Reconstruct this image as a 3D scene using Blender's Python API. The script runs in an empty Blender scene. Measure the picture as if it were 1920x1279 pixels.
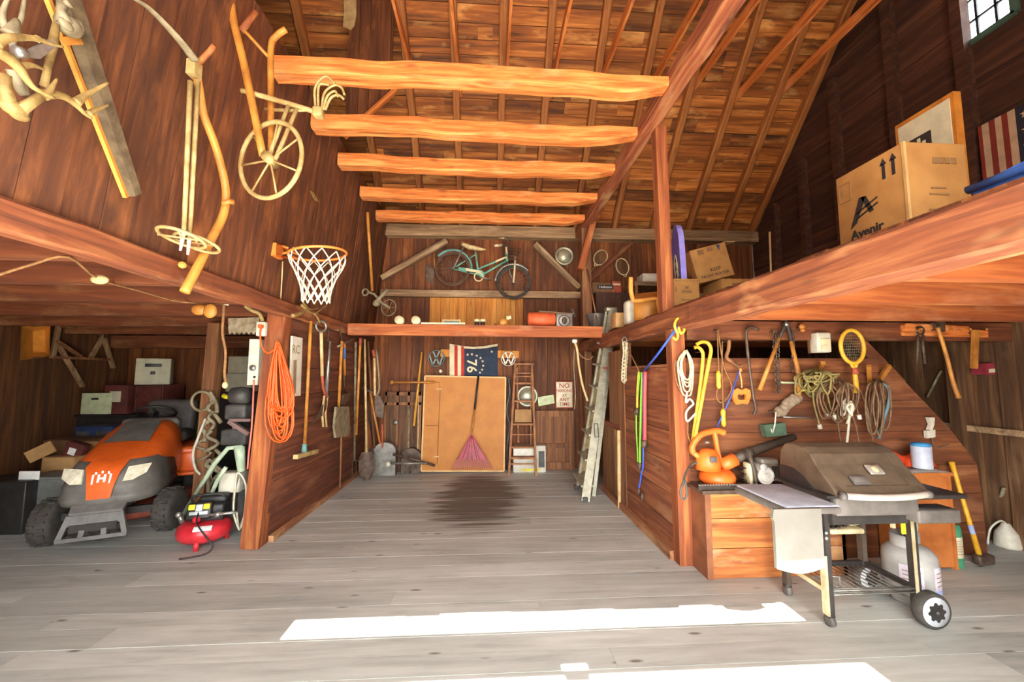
import bpy, bmesh, math, random
from mathutils import Vector, Matrix
random.seed(11)
SC = bpy.context.scene
C = SC.collection
PI = math.pi
V = Vector

# ------------------------------------------------------------------ camera
FOC = 760.0                                   # pixels at 1920 wide
PITCH = math.radians(4.9); YAW = math.radians(3.3)
CAM = V((0, 0, 1.63))
RC = Matrix.Rotation(-YAW, 3, 'Z') @ Matrix.Rotation(PI/2 + PITCH, 3, 'X')
cd = bpy.data.cameras.new('camera'); cam = bpy.data.objects.new('camera', cd); C.objects.link(cam)
cd.sensor_width = 36; cd.lens = FOC/1920*36; cd.clip_start = .05; cd.clip_end = 200
cam.location = CAM; cam.rotation_euler = RC.to_euler(); SC.camera = cam

def ray(px, py): return RC @ V(((px-960)/FOC, -(py-639.5)/FOC, -1))
def aY(px, py, y): d = ray(px, py); return CAM + d*(y/d.y)          # point seen at a pixel, on the wall plane Y=y
def aX(px, py, x): d = ray(px, py); return CAM + d*(x/d.x)
def aZ(px, py, z): d = ray(px, py); return CAM + d*((z-1.63)/d.z)
def onpl(px, py, p, n): d = ray(px, py); return CAM + d*((V(p)-CAM).dot(V(n))/d.dot(V(n)))
def up_l(px, py, off=.03):                                          # on the leaning upper left wall
    return onpl(px, py, (-2.0+off, 0, 2.3), (1, 0, -.111))
def lo_l(px, py, off=.03):                                          # on the lower left partition
    return onpl(px, py, (-2.16+off, 0, 0), (1, 0, -.067))

# ------------------------------------------------------------------ materials
def lin(c):
    if isinstance(c, str): c = [int(c[i:i+2], 16)/255 for i in (0, 2, 4)]
    return tuple(x/12.92 if x <= .04045 else ((x+.055)/1.055)**2.4 for x in c) + (1,)
MATS = {}
def newmat(name):
    m = bpy.data.materials.new(name); m.use_nodes = True
    nt = m.node_tree; b = nt.nodes['Principled BSDF']; MATS[name] = m
    return m, nt, b
def N(nt, t, **k):
    n = nt.nodes.new(t)
    for a, v in k.items():
        if a in n.inputs: n.inputs[a].default_value = v
        else: setattr(n, a, v)
    return n
def ramp(nt, stops):
    r = nt.nodes.new('ShaderNodeValToRGB'); e = r.color_ramp.elements
    while len(e) < len(stops): e.new(.5)
    for el, (p, c) in zip(e, stops): el.position = p; el.color = c if len(c) == 4 else lin(c)
    return r
def mix(nt, fac, a, b, typ='MIX'):
    n = nt.nodes.new('ShaderNodeMix'); n.data_type = 'RGBA'; n.blend_type = typ
    for s, v in ((n.inputs['Factor'], fac), (n.inputs[6], a), (n.inputs[7], b)):
        if hasattr(v, 'is_linked') or hasattr(v, 'links'): nt.links.new(v, s)
        else: s.default_value = v
    return n.outputs[2]
def tame(c, lift=.0):
    r = [int(c[i:i+2], 16)/255 for i in (0, 2, 4)]; g = sum(r)/3
    return [min(1, (g+(x-g)*1.04)*(1-lift)+lift) for x in r]
def wood(name, dark, mid, light, axis='x', gs=1.0, wear=None, wamt=.5, rough=.75, var=.35, bump=.35):
    """procedural timber: stretched grain along one axis, knots, per-board tint, worn patches"""
    m, nt, b = newmat(name); L = nt.links.new
    dark, mid, light = tame(dark, .05), tame(mid), tame(light); wear = wear and tame(wear)
    tc = N(nt, 'ShaderNodeTexCoord'); geo = N(nt, 'ShaderNodeNewGeometry')
    off = N(nt, 'ShaderNodeVectorMath', operation='SCALE'); off.inputs[0].default_value = (13, 29, 47)
    L(geo.outputs['Random Per Island'], off.inputs['Scale'])
    add = N(nt, 'ShaderNodeVectorMath', operation='ADD'); L(tc.outputs['Object'], add.inputs[0]); L(off.outputs[0], add.inputs[1])
    mp = N(nt, 'ShaderNodeMapping'); L(add.outputs[0], mp.inputs[0])
    lo, hi = 1.1*gs, 17*gs
    mp.inputs['Scale'].default_value = {'x': (lo, hi, hi), 'y': (hi, lo, hi), 'z': (hi, hi, lo)}[axis]
    n1 = N(nt, 'ShaderNodeTexNoise', Scale=1.0, Detail=7.0, Roughness=.62, Distortion=.6); L(mp.outputs[0], n1.inputs[0])
    r = ramp(nt, [(.28, dark), (.5, mid), (.74, light)]); L(n1.outputs[0], r.inputs[0])
    col = r.outputs[0]
    mp2 = N(nt, 'ShaderNodeMapping'); L(add.outputs[0], mp2.inputs[0])
    lo, hi = 1.3, 3.6
    mp2.inputs['Scale'].default_value = {'x': (lo, hi, hi), 'y': (hi, lo, hi), 'z': (hi, hi, lo)}[axis]
    n2 = N(nt, 'ShaderNodeTexNoise', Scale=1.0, Detail=4.0, Roughness=.6); L(mp2.outputs[0], n2.inputs[0])
    if wear:
        rw = ramp(nt, [(.56, (0, 0, 0, 1)), (.70, (wamt, wamt, wamt, 1))]); L(n2.outputs[0], rw.inputs[0])
        col = mix(nt, rw.outputs[0], col, lin(wear))
    # knots
    vo = N(nt, 'ShaderNodeTexVoronoi', Scale=1.0); mp3 = N(nt, 'ShaderNodeMapping'); L(add.outputs[0], mp3.inputs[0])
    lo, hi = 1.6, 5.5
    mp3.inputs['Scale'].default_value = {'x': (lo, hi, hi), 'y': (hi, lo, hi), 'z': (hi, hi, lo)}[axis]
    L(mp3.outputs[0], vo.inputs[0])
    rk = ramp(nt, [(.03, (.75, .75, .75, 1)), (.13, (0, 0, 0, 1))]); L(vo.outputs[0], rk.inputs[0])
    col = mix(nt, rk.outputs[0], col, lin(dark))
    hv = N(nt, 'ShaderNodeHueSaturation'); L(col, hv.inputs['Color'])
    mr = N(nt, 'ShaderNodeMapRange'); mr.inputs['To Min'].default_value = 1-var; mr.inputs['To Max'].default_value = 1+var
    L(geo.outputs['Random Per Island'], mr.inputs[0]); L(mr.outputs[0], hv.inputs['Value'])
    L(hv.outputs[0], b.inputs['Base Color'])
    b.inputs['Roughness'].default_value = rough
    bp = N(nt, 'ShaderNodeBump', Strength=bump, Distance=.01); L(n1.outputs[0], bp.inputs['Height']); L(bp.outputs[0], b.inputs['Normal'])
    return m
def plain(name, c, rough=.6, metal=0., var=.10, sc=9., c2=None, bump=0., trans=0., alpha=1.):
    """one colour with a little procedural mottling (dust, scuffs)"""
    m, nt, b = newmat(name); L = nt.links.new
    tc = N(nt, 'ShaderNodeTexCoord')
    n = N(nt, 'ShaderNodeTexNoise', Scale=sc, Detail=5.0, Roughness=.6); L(tc.outputs['Object'], n.inputs[0])
    a = lin(c); k = 1-var*2.2
    d = lin(c2) if c2 else (a[0]*k, a[1]*k, a[2]*k, 1)
    r = ramp(nt, [(.35, d), (.62, a)]); L(n.outputs[0], r.inputs[0]); L(r.outputs[0], b.inputs['Base Color'])
    b.inputs['Roughness'].default_value = rough; b.inputs['Metallic'].default_value = metal
    if trans: b.inputs['Transmission Weight'].default_value = trans
    if bump:
        bp = N(nt, 'ShaderNodeBump', Strength=bump, Distance=.01); L(n.outputs[0], bp.inputs['Height']); L(bp.outputs[0], b.inputs['Normal'])
    return m

# ------------------------------------------------------------------ mesh builder
def frame(d, up=(0, 0, 1)):
    d = V(d).normalized(); u = V(up)
    if abs(d.dot(u.normalized())) > .98: u = V((1, 0, 0)) if abs(d.x) < .9 else V((0, 1, 0))
    s = d.cross(u).normalized(); t = s.cross(d).normalized()
    return d, s, t
class MB:
    def __init__(self): self.v = []; self.f = []; self.s = []
    def add(self, vs, fs, smooth=False):
        o = len(self.v); self.v += [V(p) for p in vs]
        self.f += [[i+o for i in f] for f in fs]; self.s += [smooth]*len(fs); return self
    def box(self, c, size, rot=None, taper=None):
        x, y, z = size[0]/2, size[1]/2, size[2]/2; tx, ty = taper or (1, 1)
        p = [V((a*x*(tx if c2 > 0 else 1), b*y*(ty if c2 > 0 else 1), c2*z)) for c2 in (-1, 1) for b in (-1, 1) for a in (-1, 1)]
        if rot is not None: p = [rot @ q for q in p]
        return self.add([q+V(c) for q in p], [[0, 2, 3, 1], [4, 5, 7, 6], [0, 1, 5, 4], [2, 6, 7, 3], [0, 4, 6, 2], [1, 3, 7, 5]])
    def bb(self, a, b):
        a, b = V(a), V(b); return self.box((a+b)/2, [abs(k) for k in (b-a)])
    def rbox(self, c, size, r=.01, rot=None, seg=2, taper=None):
        bm = bmesh.new(); bmesh.ops.create_cube(bm, size=1)
        for q in bm.verts:
            k = q.co.z > 0
            q.co = V((q.co.x*size[0]*(taper[0] if taper and k else 1), q.co.y*size[1]*(taper[1] if taper and k else 1), q.co.z*size[2]))
        bmesh.ops.bevel(bm, geom=bm.edges[:], offset=min(r, min(size)*.48), segments=seg, profile=.5, affect='EDGES')
        bm.verts.index_update()
        vs = [(rot @ q.co if rot is not None else q.co)+V(c) for q in bm.verts]
        self.add(vs, [[q.index for q in f.verts] for f in bm.faces], seg > 1); bm.free(); return self
    def bar(self, p, q, w, h, up=(0, 0, 1), t=1.0):
        p, q = V(p), V(q); d, s, u = frame(q-p, up); vs = []
        for e, k in ((p, 1), (q, t)):
            vs += [e - s*w/2*k - u*h/2*k, e + s*w/2*k - u*h/2*k, e + s*w/2*k + u*h/2*k, e - s*w/2*k + u*h/2*k]
        return self.add(vs, [[0, 1, 2, 3], [7, 6, 5, 4], [0, 4, 5, 1], [1, 5, 6, 2], [2, 6, 7, 3], [3, 7, 4, 0]])
    def tube(self, pts, r, n=8, closed=False, flat=1.0, smooth=True, up=None):
        pts = [V(p) for p in pts]; m = len(pts)
        if m < 2: return self
        rs = list(r) if isinstance(r, (list, tuple)) else [r]*m
        tan = []
        for i in range(m):
            if closed: t = pts[(i+1) % m]-pts[i-1]
            else: t = pts[min(i+1, m-1)]-pts[max(i-1, 0)]
            tan.append(t.normalized() if t.length > 1e-9 else V((0, 0, 1)))
        d, s, u = frame(tan[0], up or (0, 0, 1)); vs = []
        for i in range(m):
            if up: d, s, u = frame(tan[i], up)
            else:
                s = (s - tan[i]*s.dot(tan[i]))
                s = s.normalized() if s.length > 1e-6 else frame(tan[i])[1]
                u = s.cross(tan[i])
            for k in range(n):
                a = 2*PI*k/n; vs.append(pts[i] + s*math.cos(a)*rs[i] + u*math.sin(a)*rs[i]*flat)
        fs = [[i*n+k, i*n+(k+1) % n, (i+1)*n+(k+1) % n, (i+1)*n+k] for i in range(m-1) for k in range(n)]
        if closed: fs += [[(m-1)*n+k, (m-1)*n+(k+1) % n, (k+1) % n, k] for k in range(n)]
        else: fs += [list(range(n))[::-1], list(range((m-1)*n, m*n))]
        return self.add(vs, fs, smooth)
    def lathe(self, prof, M=None, n=20, smooth=True, arc=2*PI):
        M = M or Matrix(); vs = []; full = arc > 6.28
        k = n if full else n+1
        for r, z in prof: vs += [M @ V((r*math.cos(arc*i/n), r*math.sin(arc*i/n), z)) for i in range(k)]
        fs = [[j*k+i, j*k+(i+1) % k, (j+1)*k+(i+1) % k, (j+1)*k+i] for j in range(len(prof)-1) for i in range(n)]
        if full: fs += [list(range(k))[::-1], list(range((len(prof)-1)*k, len(prof)*k))]
        return self.add(vs, fs, smooth)
    def ring(self, c, R, r, nrm=(0, 0, 1), n=28, m=8, sx=1, sy=1, a0=0, a1=2*PI, xdir=None, flat=1.0):
        d, s, u = frame(nrm, xdir or (0, 0, 1)); full = abs(a1-a0) > 6.28
        if xdir: u = (V(xdir)-d*V(xdir).dot(d)).normalized(); s = u; u = d.cross(s)
        k = n if full else n+1
        pts = [V(c)+s*R*sx*math.cos(a0+(a1-a0)*i/n)+u*R*sy*math.sin(a0+(a1-a0)*i/n) for i in range(k)]
        return self.tube(pts, r, m, closed=full, flat=flat)
    def prism(self, pts, depth, M=None, smooth=False):
        M = M or Matrix(); n = len(pts)
        vs = [M @ V((p[0], p[1], 0)) for p in pts] + [M @ V((p[0], p[1], depth)) for p in pts]
        return self.add(vs, [list(range(n))[::-1], list(range(n, 2*n))] + [[i, (i+1) % n, n+(i+1) % n, n+i] for i in range(n)], smooth)
    def slab(self, pts, n, t):
        """3-D polygon thickened along n"""
        pts = [V(p) for p in pts]; k = len(pts); n = V(n).normalized()*t
        return self.add(pts+[p+n for p in pts], [list(range(k))[::-1], list(range(k, 2*k))] + [[i, (i+1) % k, k+(i+1) % k, k+i] for i in range(k)])
    def ball(self, c, r, rot=None, n=12, m=8):
        r = V(r) if isinstance(r, (tuple, list, Vector)) else V((r, r, r)); vs = []; fs = []
        for j in range(m+1):
            t = PI*j/m
            for i in range(n):
                q = V((r.x*math.sin(t)*math.cos(2*PI*i/n), r.y*math.sin(t)*math.sin(2*PI*i/n), r.z*math.cos(t)))
                vs.append((rot @ q if rot is not None else q)+V(c))
        for j in range(m):
            for i in range(n): fs.append([j*n+i, (j+1)*n+i, (j+1)*n+(i+1) % n, j*n+(i+1) % n])
        return self.add(vs, fs, True)
    def loft(self, rows, closed=False, caps=True, smooth=True):
        n = len(rows[0]); vs = [p for r in rows for p in r]; k = n if closed else n-1
        fs = [[j*n+i, j*n+(i+1) % n, (j+1)*n+(i+1) % n, (j+1)*n+i] for j in range(len(rows)-1) for i in range(k)]
        if caps and closed: fs += [list(range(n))[::-1], list(range((len(rows)-1)*n, len(rows)*n))]
        return self.add(vs, fs, smooth)
    def mesh(self, name, mat):
        me = bpy.data.meshes.new(name); me.from_pydata([tuple(p) for p in self.v], [], self.f)
        me.polygons.foreach_set('use_smooth', self.s)
        bm = bmesh.new(); bm.from_mesh(me); bmesh.ops.recalc_face_normals(bm, faces=bm.faces); bm.to_mesh(me); bm.free()
        if mat: me.materials.append(MATS[mat] if isinstance(mat, str) else mat)
        return me

def text_mb(s, size, M, depth=.002, align='CENTER', bold=0.0):
    cu = bpy.data.curves.new('t', 'FONT'); cu.body = s; cu.size = size; cu.extrude = depth/2; cu.align_x = align; cu.align_y = 'CENTER'; cu.resolution_u = 2; cu.offset = bold
    o = bpy.data.objects.new('t', cu); C.objects.link(o); bpy.context.view_layer.update()
    me = bpy.data.meshes.new_from_object(o.evaluated_get(bpy.context.evaluated_depsgraph_get()))
    mb = MB(); mb.add([M @ v.co for v in me.vertices], [list(p.vertices) for p in me.polygons])
    bpy.data.objects.remove(o); bpy.data.curves.remove(cu); bpy.data.meshes.remove(me); return mb
def mat4(o, x, y, z=None):
    x = V(x).normalized(); y = V(y); y = (y-x*y.dot(x)).normalized(); z = x.cross(y)
    m = Matrix((x, y, z)).transposed().to_4x4(); m.translation = V(o); return m

# ------------------------------------------------------------------ objects
def tag(o, label=None, cat=None, group=None, kind=None):
    if label: o['label'] = label
    if cat: o['category'] = cat
    if group: o['group'] = group
    if kind: o['kind'] = kind
    return o
def solo(name, mb, mat, label=None, cat=None, group=None, kind=None):
    """a thing that is one mesh, origin at its base centre"""
    xs = [p.x for p in mb.v]; ys = [p.y for p in mb.v]; zs = [p.z for p in mb.v]
    o0 = V(((min(xs)+max(xs))/2, (min(ys)+max(ys))/2, min(zs)))
    mb.v = [p-o0 for p in mb.v]
    o = bpy.data.objects.new(name, mb.mesh(name, mat)); C.objects.link(o); o.location = o0
    return tag(o, label, cat, group, kind)
def struct(name, mb, mat, label=None):
    return solo(name, mb, mat, label, None, None, 'structure')
def thing(name, label, cat, loc, rz=0, group=None, kind=None):
    o = bpy.data.objects.new(name, None); C.objects.link(o); o.empty_display_size = .1
    o.location = V(loc); o.rotation_euler = (0, 0, rz); bpy.context.view_layer.update()
    return tag(o, label, cat, group, kind)
def part(name, mb, mat, par, world=True, label=None):
    """a part: vertices given in world space (or in the parent's own space)"""
    if world:
        bpy.context.view_layer.update()
        iv = par.matrix_world.inverted(); mb.v = [iv @ p for p in mb.v]
    o = bpy.data.objects.new(name, mb.mesh(name, mat)); C.objects.link(o); o.parent = par
    if label: o['label'] = label
    return o
def copy_tree(o, par=None):
    c = o.copy(); C.objects.link(c); c.parent = par
    for ch in list(o.children): copy_tree(ch, c)
    return c
def arc(c, R, a0, a1, n, x=(1, 0, 0), y=(0, 0, 1), ry=None):
    ry = ry or R
    return [V(c)+V(x)*R*math.cos(a0+(a1-a0)*i/n)+V(y)*ry*math.sin(a0+(a1-a0)*i/n) for i in range(n+1)]
def smooth_path(pts, k=5):
    """Catmull-Rom through the points"""
    pts = [V(p) for p in pts]; out = []
    for i in range(len(pts)-1):
        p0, p1, p2, p3 = pts[max(i-1, 0)], pts[i], pts[i+1], pts[min(i+2, len(pts)-1)]
        for j in range(k):
            t = j/k
            out.append(.5*((2*p1)+(p2-p0)*t+(2*p0-5*p1+4*p2-p3)*t*t+(3*p1-p0-3*p2+p3)*t**3))
    return out+[pts[-1]]
def lerpl(a, b, n): return [a+(b-a)*i/(n-1) for i in range(n)]

def beam(name, p, q, w, h, mat, label=None, up=(0, 0, 1), wob=.0, seed=0, kind='structure'):
    """timber whose grain follows its own length: built along local x, then turned into place"""
    p, q = V(p), V(q); d, s, u = frame(q-p, up); L = (q-p).length; rr = random.Random(seed); n = max(2, int(L/.18)) if wob else 1; rows = []
    for i in range(n+1):
        x = L*i/n; dy, dz = (rr.uniform(-wob, wob), rr.uniform(-wob, wob)) if 0 < i < n else (0, 0); c = .012 if wob else .001
        k = [(-1, -1), (1, -1), (1, 1), (-1, 1)]; r = []
        for a, b in k:
            e = rr.uniform(0, wob); A, B = a*w/2, b*h/2
            if a*b > 0: r += [V((x, A+dy, B-b*(c+e)+dz)), V((x, A-a*(c+e)+dy, B+dz))] if (a, b) == (1, 1) else [V((x, A+dy, B-b*(c+e)+dz)), V((x, A-a*(c+e)+dy, B+dz))]
            else: r += [V((x, A-a*(c+e)+dy, B+dz)), V((x, A+dy, B-b*(c+e)+dz))]
        rows.append(r)
    mb = MB(); mb.loft(rows, closed=True, smooth=False)
    o = bpy.data.objects.new(name, mb.mesh(name, mat)); C.objects.link(o); M = Matrix((d, -s, u)).transposed()
    if M.determinant() < 0: M = Matrix((d, s, u)).transposed()
    o.rotation_euler = M.to_euler(); o.location = p
    return tag(o, label, None, None, kind)
# ------------------------------------------------------------------ timber materials
wood('mauve_boards', '3a1b0f', '633820', '8c5431', 'z', wear='b8703c', wamt=.5, var=.24)       # upper left wall, vertical
wood('dark_boards_h', '3a1d12', '633522', '8d5438', 'y', wear='a5714f', wamt=.35, var=.25)
wood('bay_boards_h', '4a2416', '7c4529', 'a86a44', 'y', wear='b98a62', wamt=.4, var=.22)
wood('back_boards', '381b0c', '683819', '985a28', 'z', wear='bb7a40', wamt=.3, var=.3)
wood('rough_boards', '301c10', '583a24', '84603e', 'z', wear='a5835f', wamt=.3, var=.35)
wood('side_boards', '2c170c', '553219', '7c4e26', 'z', var=.22)
wood('gable_boards', '281612', '4a2c20', '6b4632', 'y', var=.3)
wood('roof_boards', '3a1c0c', '93531f', 'd48c46', 'x', wear='e2a862', wamt=.7, var=.5, gs=.7)
wood('loft_boards', '44200f', '7a4424', 'a46a38', 'x', var=.25)
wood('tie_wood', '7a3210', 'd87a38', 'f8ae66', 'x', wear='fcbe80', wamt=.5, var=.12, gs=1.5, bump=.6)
wood('rafter_wood', '5e3216', 'a0602e', 'cc8c4c', 'x', var=.2)
wood('red_wood_x', '6a2c12', 'a0552a', 'c87c44', 'x', wear='d59a70', wamt=.45, var=.15)
wood('red_wood_y', '3e190d', '743620', 'a25f38', 'y', wear='c88a58', wamt=.35, var=.12)
wood('red_wood_z', '56240f', '8a4824', 'ba763f', 'z', wear='c48858', wamt=.35, var=.12)
wood('purlin_wood', '5a2814', '945030', 'c28a5a', 'x', wear='d0a478', wamt=.6, var=.1)
wood('loft_wood', '46200f', '7c4226', 'aa6c42', 'x', wear='cf9a68', wamt=.6, var=.1)
wood('worn_wood_y', '5a3320', '946040', 'c08a5c', 'y', wear='d7a877', wamt=.6, var=.12)
wood('dark_wood_x', '45200f', '6f3a20', '97603a', 'x', wear='b78a5a', wamt=.4, var=.15)
wood('grey_wood_x', '5a4431', '967656', 'c9a882', 'x', wear='d9bd98', wamt=.5, var=.12)
wood('grey_wood_z', '54402e', '8d6d4e', 'bd9a70', 'z', var=.15)
wood('brown_wood_z', '4a2a17', '7c4f30', 'a5764c', 'z', var=.2)
wood('orange_boards', '9c5a20', 'd08838', 'eab060', 'z', var=.16)

def floor_mat():
    m, nt, b = newmat('floor_boards'); L = nt.links.new
    tc = N(nt, 'ShaderNodeTexCoord'); geo = N(nt, 'ShaderNodeNewGeometry')
    off = N(nt, 'ShaderNodeVectorMath', operation='SCALE'); off.inputs[0].default_value = (17, 31, 5)
    L(geo.outputs['Random Per Island'], off.inputs['Scale'])
    add = N(nt, 'ShaderNodeVectorMath', operation='ADD'); L(geo.outputs['Position'], add.inputs[0]); L(off.outputs[0], add.inputs[1])
    mp = N(nt, 'ShaderNodeMapping'); L(add.outputs[0], mp.inputs[0]); mp.inputs['Scale'].default_value = (1.3, 15, 8)
    n1 = N(nt, 'ShaderNodeTexNoise', Scale=1.0, Detail=7.0, Roughness=.65, Distortion=.4); L(mp.outputs[0], n1.inputs[0])
    r = ramp(nt, [(.25, '86867e'), (.47, 'b8b9b1'), (.72, 'd4d4cb')]); L(n1.outputs[0], r.inputs[0])
    mp2 = N(nt, 'ShaderNodeMapping'); L(geo.outputs['Position'], mp2.inputs[0]); mp2.inputs['Scale'].default_value = (.5, 1.1, 1)
    n2 = N(nt, 'ShaderNodeTexNoise', Scale=1.0, Detail=5.0, Roughness=.65); L(mp2.outputs[0], n2.inputs[0])
    rb = ramp(nt, [(.4, 'a09f95'), (.6, 'c9c8be')]); L(n2.outputs[0], rb.inputs[0])
    col = mix(nt, .45, r.outputs[0], rb.outputs[0])
    # small scattered nicks and knots
    mp3 = N(nt, 'ShaderNodeMapping'); L(add.outputs[0], mp3.inputs[0]); mp3.inputs['Scale'].default_value = (2.2, 7, 3)
    vo = N(nt, 'ShaderNodeTexVoronoi', Scale=1.0); L(mp3.outputs[0], vo.inputs[0])
    rk = ramp(nt, [(.05, (.8, .8, .8, 1)), (.12, (0, 0, 0, 1))]); L(vo.outputs[0], rk.inputs[0])
    col = mix(nt, rk.outputs[0], col, lin('5a4a3e'))
    # oil stains soaked along the boards
    sep = N(nt, 'ShaderNodeSeparateXYZ'); L(geo.outputs['Position'], sep.inputs[0])
    mp4 = N(nt, 'ShaderNodeMapping'); L(geo.outputs['Position'], mp4.inputs[0]); mp4.inputs['Scale'].default_value = (.55, 9, 1)
    n4 = N(nt, 'ShaderNodeTexNoise', Scale=1.0, Detail=4.0); L(mp4.outputs[0], n4.inputs[0])
    for (cx, cy, rx, ry, amt, c) in ((STAIN[0], STAIN[1], STAIN[2], STAIN[3], .80, '453a33'), (-.2, 2.26, .16, .10, .6, '6d5442')):
        def ax(o, c0, rr):
            s = N(nt, 'ShaderNodeMath', operation='SUBTRACT'); L(o, s.inputs[0]); s.inputs[1].default_value = c0
            d = N(nt, 'ShaderNodeMath', operation='DIVIDE'); L(s.outputs[0], d.inputs[0]); d.inputs[1].default_value = rr
            p = N(nt, 'ShaderNodeMath', operation='MULTIPLY'); L(d.outputs[0], p.inputs[0]); L(d.outputs[0], p.inputs[1]); return p.outputs[0]
        s = N(nt, 'ShaderNodeMath', operation='ADD'); L(ax(sep.outputs[0], cx, rx), s.inputs[0]); L(ax(sep.outputs[1], cy, ry), s.inputs[1])
        w = N(nt, 'ShaderNodeMath', operation='MULTIPLY_ADD'); L(n4.outputs[0], w.inputs[0]); w.inputs[1].default_value = 2.6; w.inputs[2].default_value = -1.3
        t = N(nt, 'ShaderNodeMath', operation='ADD'); L(s.outputs[0], t.inputs[0]); L(w.outputs[0], t.inputs[1])
        rs = ramp(nt, [(.5, (amt, amt, amt, 1)), (.95, (0, 0, 0, 1))]); L(t.outputs[0], rs.inputs[0])
        col = mix(nt, rs.outputs[0], col, lin(c))
    hv = N(nt, 'ShaderNodeHueSaturation'); L(col, hv.inputs['Color'])
    mr = N(nt, 'ShaderNodeMapRange'); mr.inputs['To Min'].default_value = .86; mr.inputs['To Max'].default_value = 1.12
    L(geo.outputs['Random Per Island'], mr.inputs[0]); L(mr.outputs[0], hv.inputs['Value']); L(hv.outputs[0], b.inputs['Base Color'])
    b.inputs['Roughness'].default_value = .62
    bp = N(nt, 'ShaderNodeBump', Strength=.25, Distance=.006); L(n1.outputs[0], bp.inputs['Height']); L(bp.outputs[0], b.inputs['Normal'])
a_, b_ = aZ(892, 888, 0), aZ(892, 998, 0)
STAIN = (aZ(893, 940, 0).x, (a_.y+b_.y)/2, .62, (a_.y-b_.y)/2*1.05)
floor_mat()

def boards(mb, o, u, v, n, U, bw, vr, t=.025, gap=.005, jit=.005, rnd=.15, cuts=None):
    """boards running along v, laid side by side along u"""
    o, u, v, n = V(o), V(u), V(v), V(n); x = 0
    while x < U-1e-4:
        w = min(bw*(1+random.uniform(-rnd, rnd)), U-x); x0, x1 = x+gap/2, x+w-gap/2; x += w
        if w < .02: continue
        a0, a1 = vr(x0); b0, b1 = vr(x1); d = n*random.uniform(-jit, jit)
        if a1-a0 < .02 and b1-b0 < .02: continue
        ks = [0, 1]
        if cuts: ks = [0]+sorted(random.uniform(.1, .9) for _ in range(cuts))+[1]
        for k0, k1 in zip(ks, ks[1:]):
            e = .0015/max(a1-a0, .1) if k0 else 0
            q = [o+u*x0+v*(a0+(a1-a0)*(k0+e)), o+u*x1+v*(b0+(b1-b0)*(k0+e)), o+u*x1+v*(b0+(b1-b0)*k1), o+u*x0+v*(a0+(a1-a0)*k1)]
            mb.slab([p+d for p in q], n, t)
    return mb
XL, XR, YF, YB = -6.1, 5.0, -1.2, 7.25
ZP = 4.18; SL = 1.05; YM = (YF+YB)/2; ZR = ZP+SL*(YB-YM)
roofz = lambda y: ZP+.16+SL*min(YB-y, y-YF)

# floor of long boards running left to right
mb = MB(); boards(mb, (XL-.1, YF-.4, 0), (0, 1, 0), (1, 0, 0), (0, 0, -1), YB-YF+.5, .19, lambda y: (0, XR-XL+.2), t=.05, gap=.003, jit=.0012, cuts=2)
mb.bb((XL-.1, YF-.4, -.12), (XR+.1, YB+.1, -.055))
struct('floor', mb, 'floor_boards', 'weathered grey plank floor of the barn with a dark oil stain')
# ground outside the open door
plain('gravel', 'a0968a', .9, var=.12, sc=3)
struct('ground', MB().bb((-40, -60, -.3), (40, YF-.4, -.1)), 'gravel', 'pale sunlit gravel yard outside the door')
plain('lawn', '8f9a68', .9, var=.15, sc=2)

# back wall: vertical boards
mb = MB(); boards(mb, (XL, YB, 0), (1, 0, 0), (0, 0, 1), (0, 1, 0), XR-XL, .2, lambda x: (0, ZP+.1), t=.03)
mb.bb((XL-.12, YB+.035, -.1), (XR+.12, YB+.06, ZP+.26))
struct('wall_back', mb, 'back_boards', 'brown vertical board back wall of the barn')
# left side wall
mb = MB(); boards(mb, (XL, YF, 0), (0, 1, 0), (0, 0, 1), (-1, 0, 0), YB-YF, .2, lambda y: (0, roofz(y+YF)), t=.03)
mb.bb((XL-.06, YF-.1, -.1), (XL-.035, YB+.08, 4.3)); mb.slab([(XL-.06, YF, 4.2), (XL-.06, YB, 4.2), (XL-.06, YM, ZR+.2)], (1, 0, 0), .02)
struct('wall_left', mb, 'side_boards', 'brown vertical board wall of the left bay')
# right gable: vertical boards below, horizontal boards above, one window opening
WY0, WY1, WZ0, WZ1 = aX(1907, 25, XR).y, aX(1800, 96, XR).y, aX(1800, 96, XR).z, 6.15
mb = MB(); boards(mb, (XR, YF, 0), (0, 1, 0), (0, 0, 1), (1, 0, 0), YB-YF, .17, lambda y: (0, 2.2), t=.03, jit=.012)
mb.bb((XR+.045, YF-.1, -.1), (XR+.06, YB+.08, 2.2))
struct('wall_right', mb, 'rough_boards', 'rough vertical board wall on the right side')
mb = MB()
def gv(z0):
    def f(z):
        z = z+z0; k = max((z-ZP-.16)/SL, 0); return (k, YB-YF-k)
    return f
boards(mb, (XR, YF, 2.2), (0, 0, 1), (0, 1, 0), (1, 0, 0), WZ0-2.2, .2, gv(2.2), t=.03, jit=.006)
f0 = gv(WZ0)
boards(mb, (XR, YF, WZ0), (0, 0, 1), (0, 1, 0), (1, 0, 0), WZ1-WZ0, .2, lambda z: (f0(z)[0], WY0-YF), t=.03)
boards(mb, (XR, YF, WZ0), (0, 0, 1), (0, 1, 0), (1, 0, 0), WZ1-WZ0, .2, lambda z: (WY1-YF, max(f0(z)[1], WY1-YF+.03)), t=.03)
boards(mb, (XR, YF, WZ1), (0, 0, 1), (0, 1, 0), (1, 0, 0), ZR-WZ1, .2, gv(WZ1), t=.03)
g0 = [(XR+.045, YF, 2.2), (XR+.045, YB, 2.2), (XR+.045, YB, ZP+.16), (XR+.045, WY1, roofz(WY1)), (XR+.045, WY1, WZ0), (XR+.045, WY0, WZ0), (XR+.045, WY0, roofz(WY0)), (XR+.045, YF, ZP+.16)]
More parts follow.
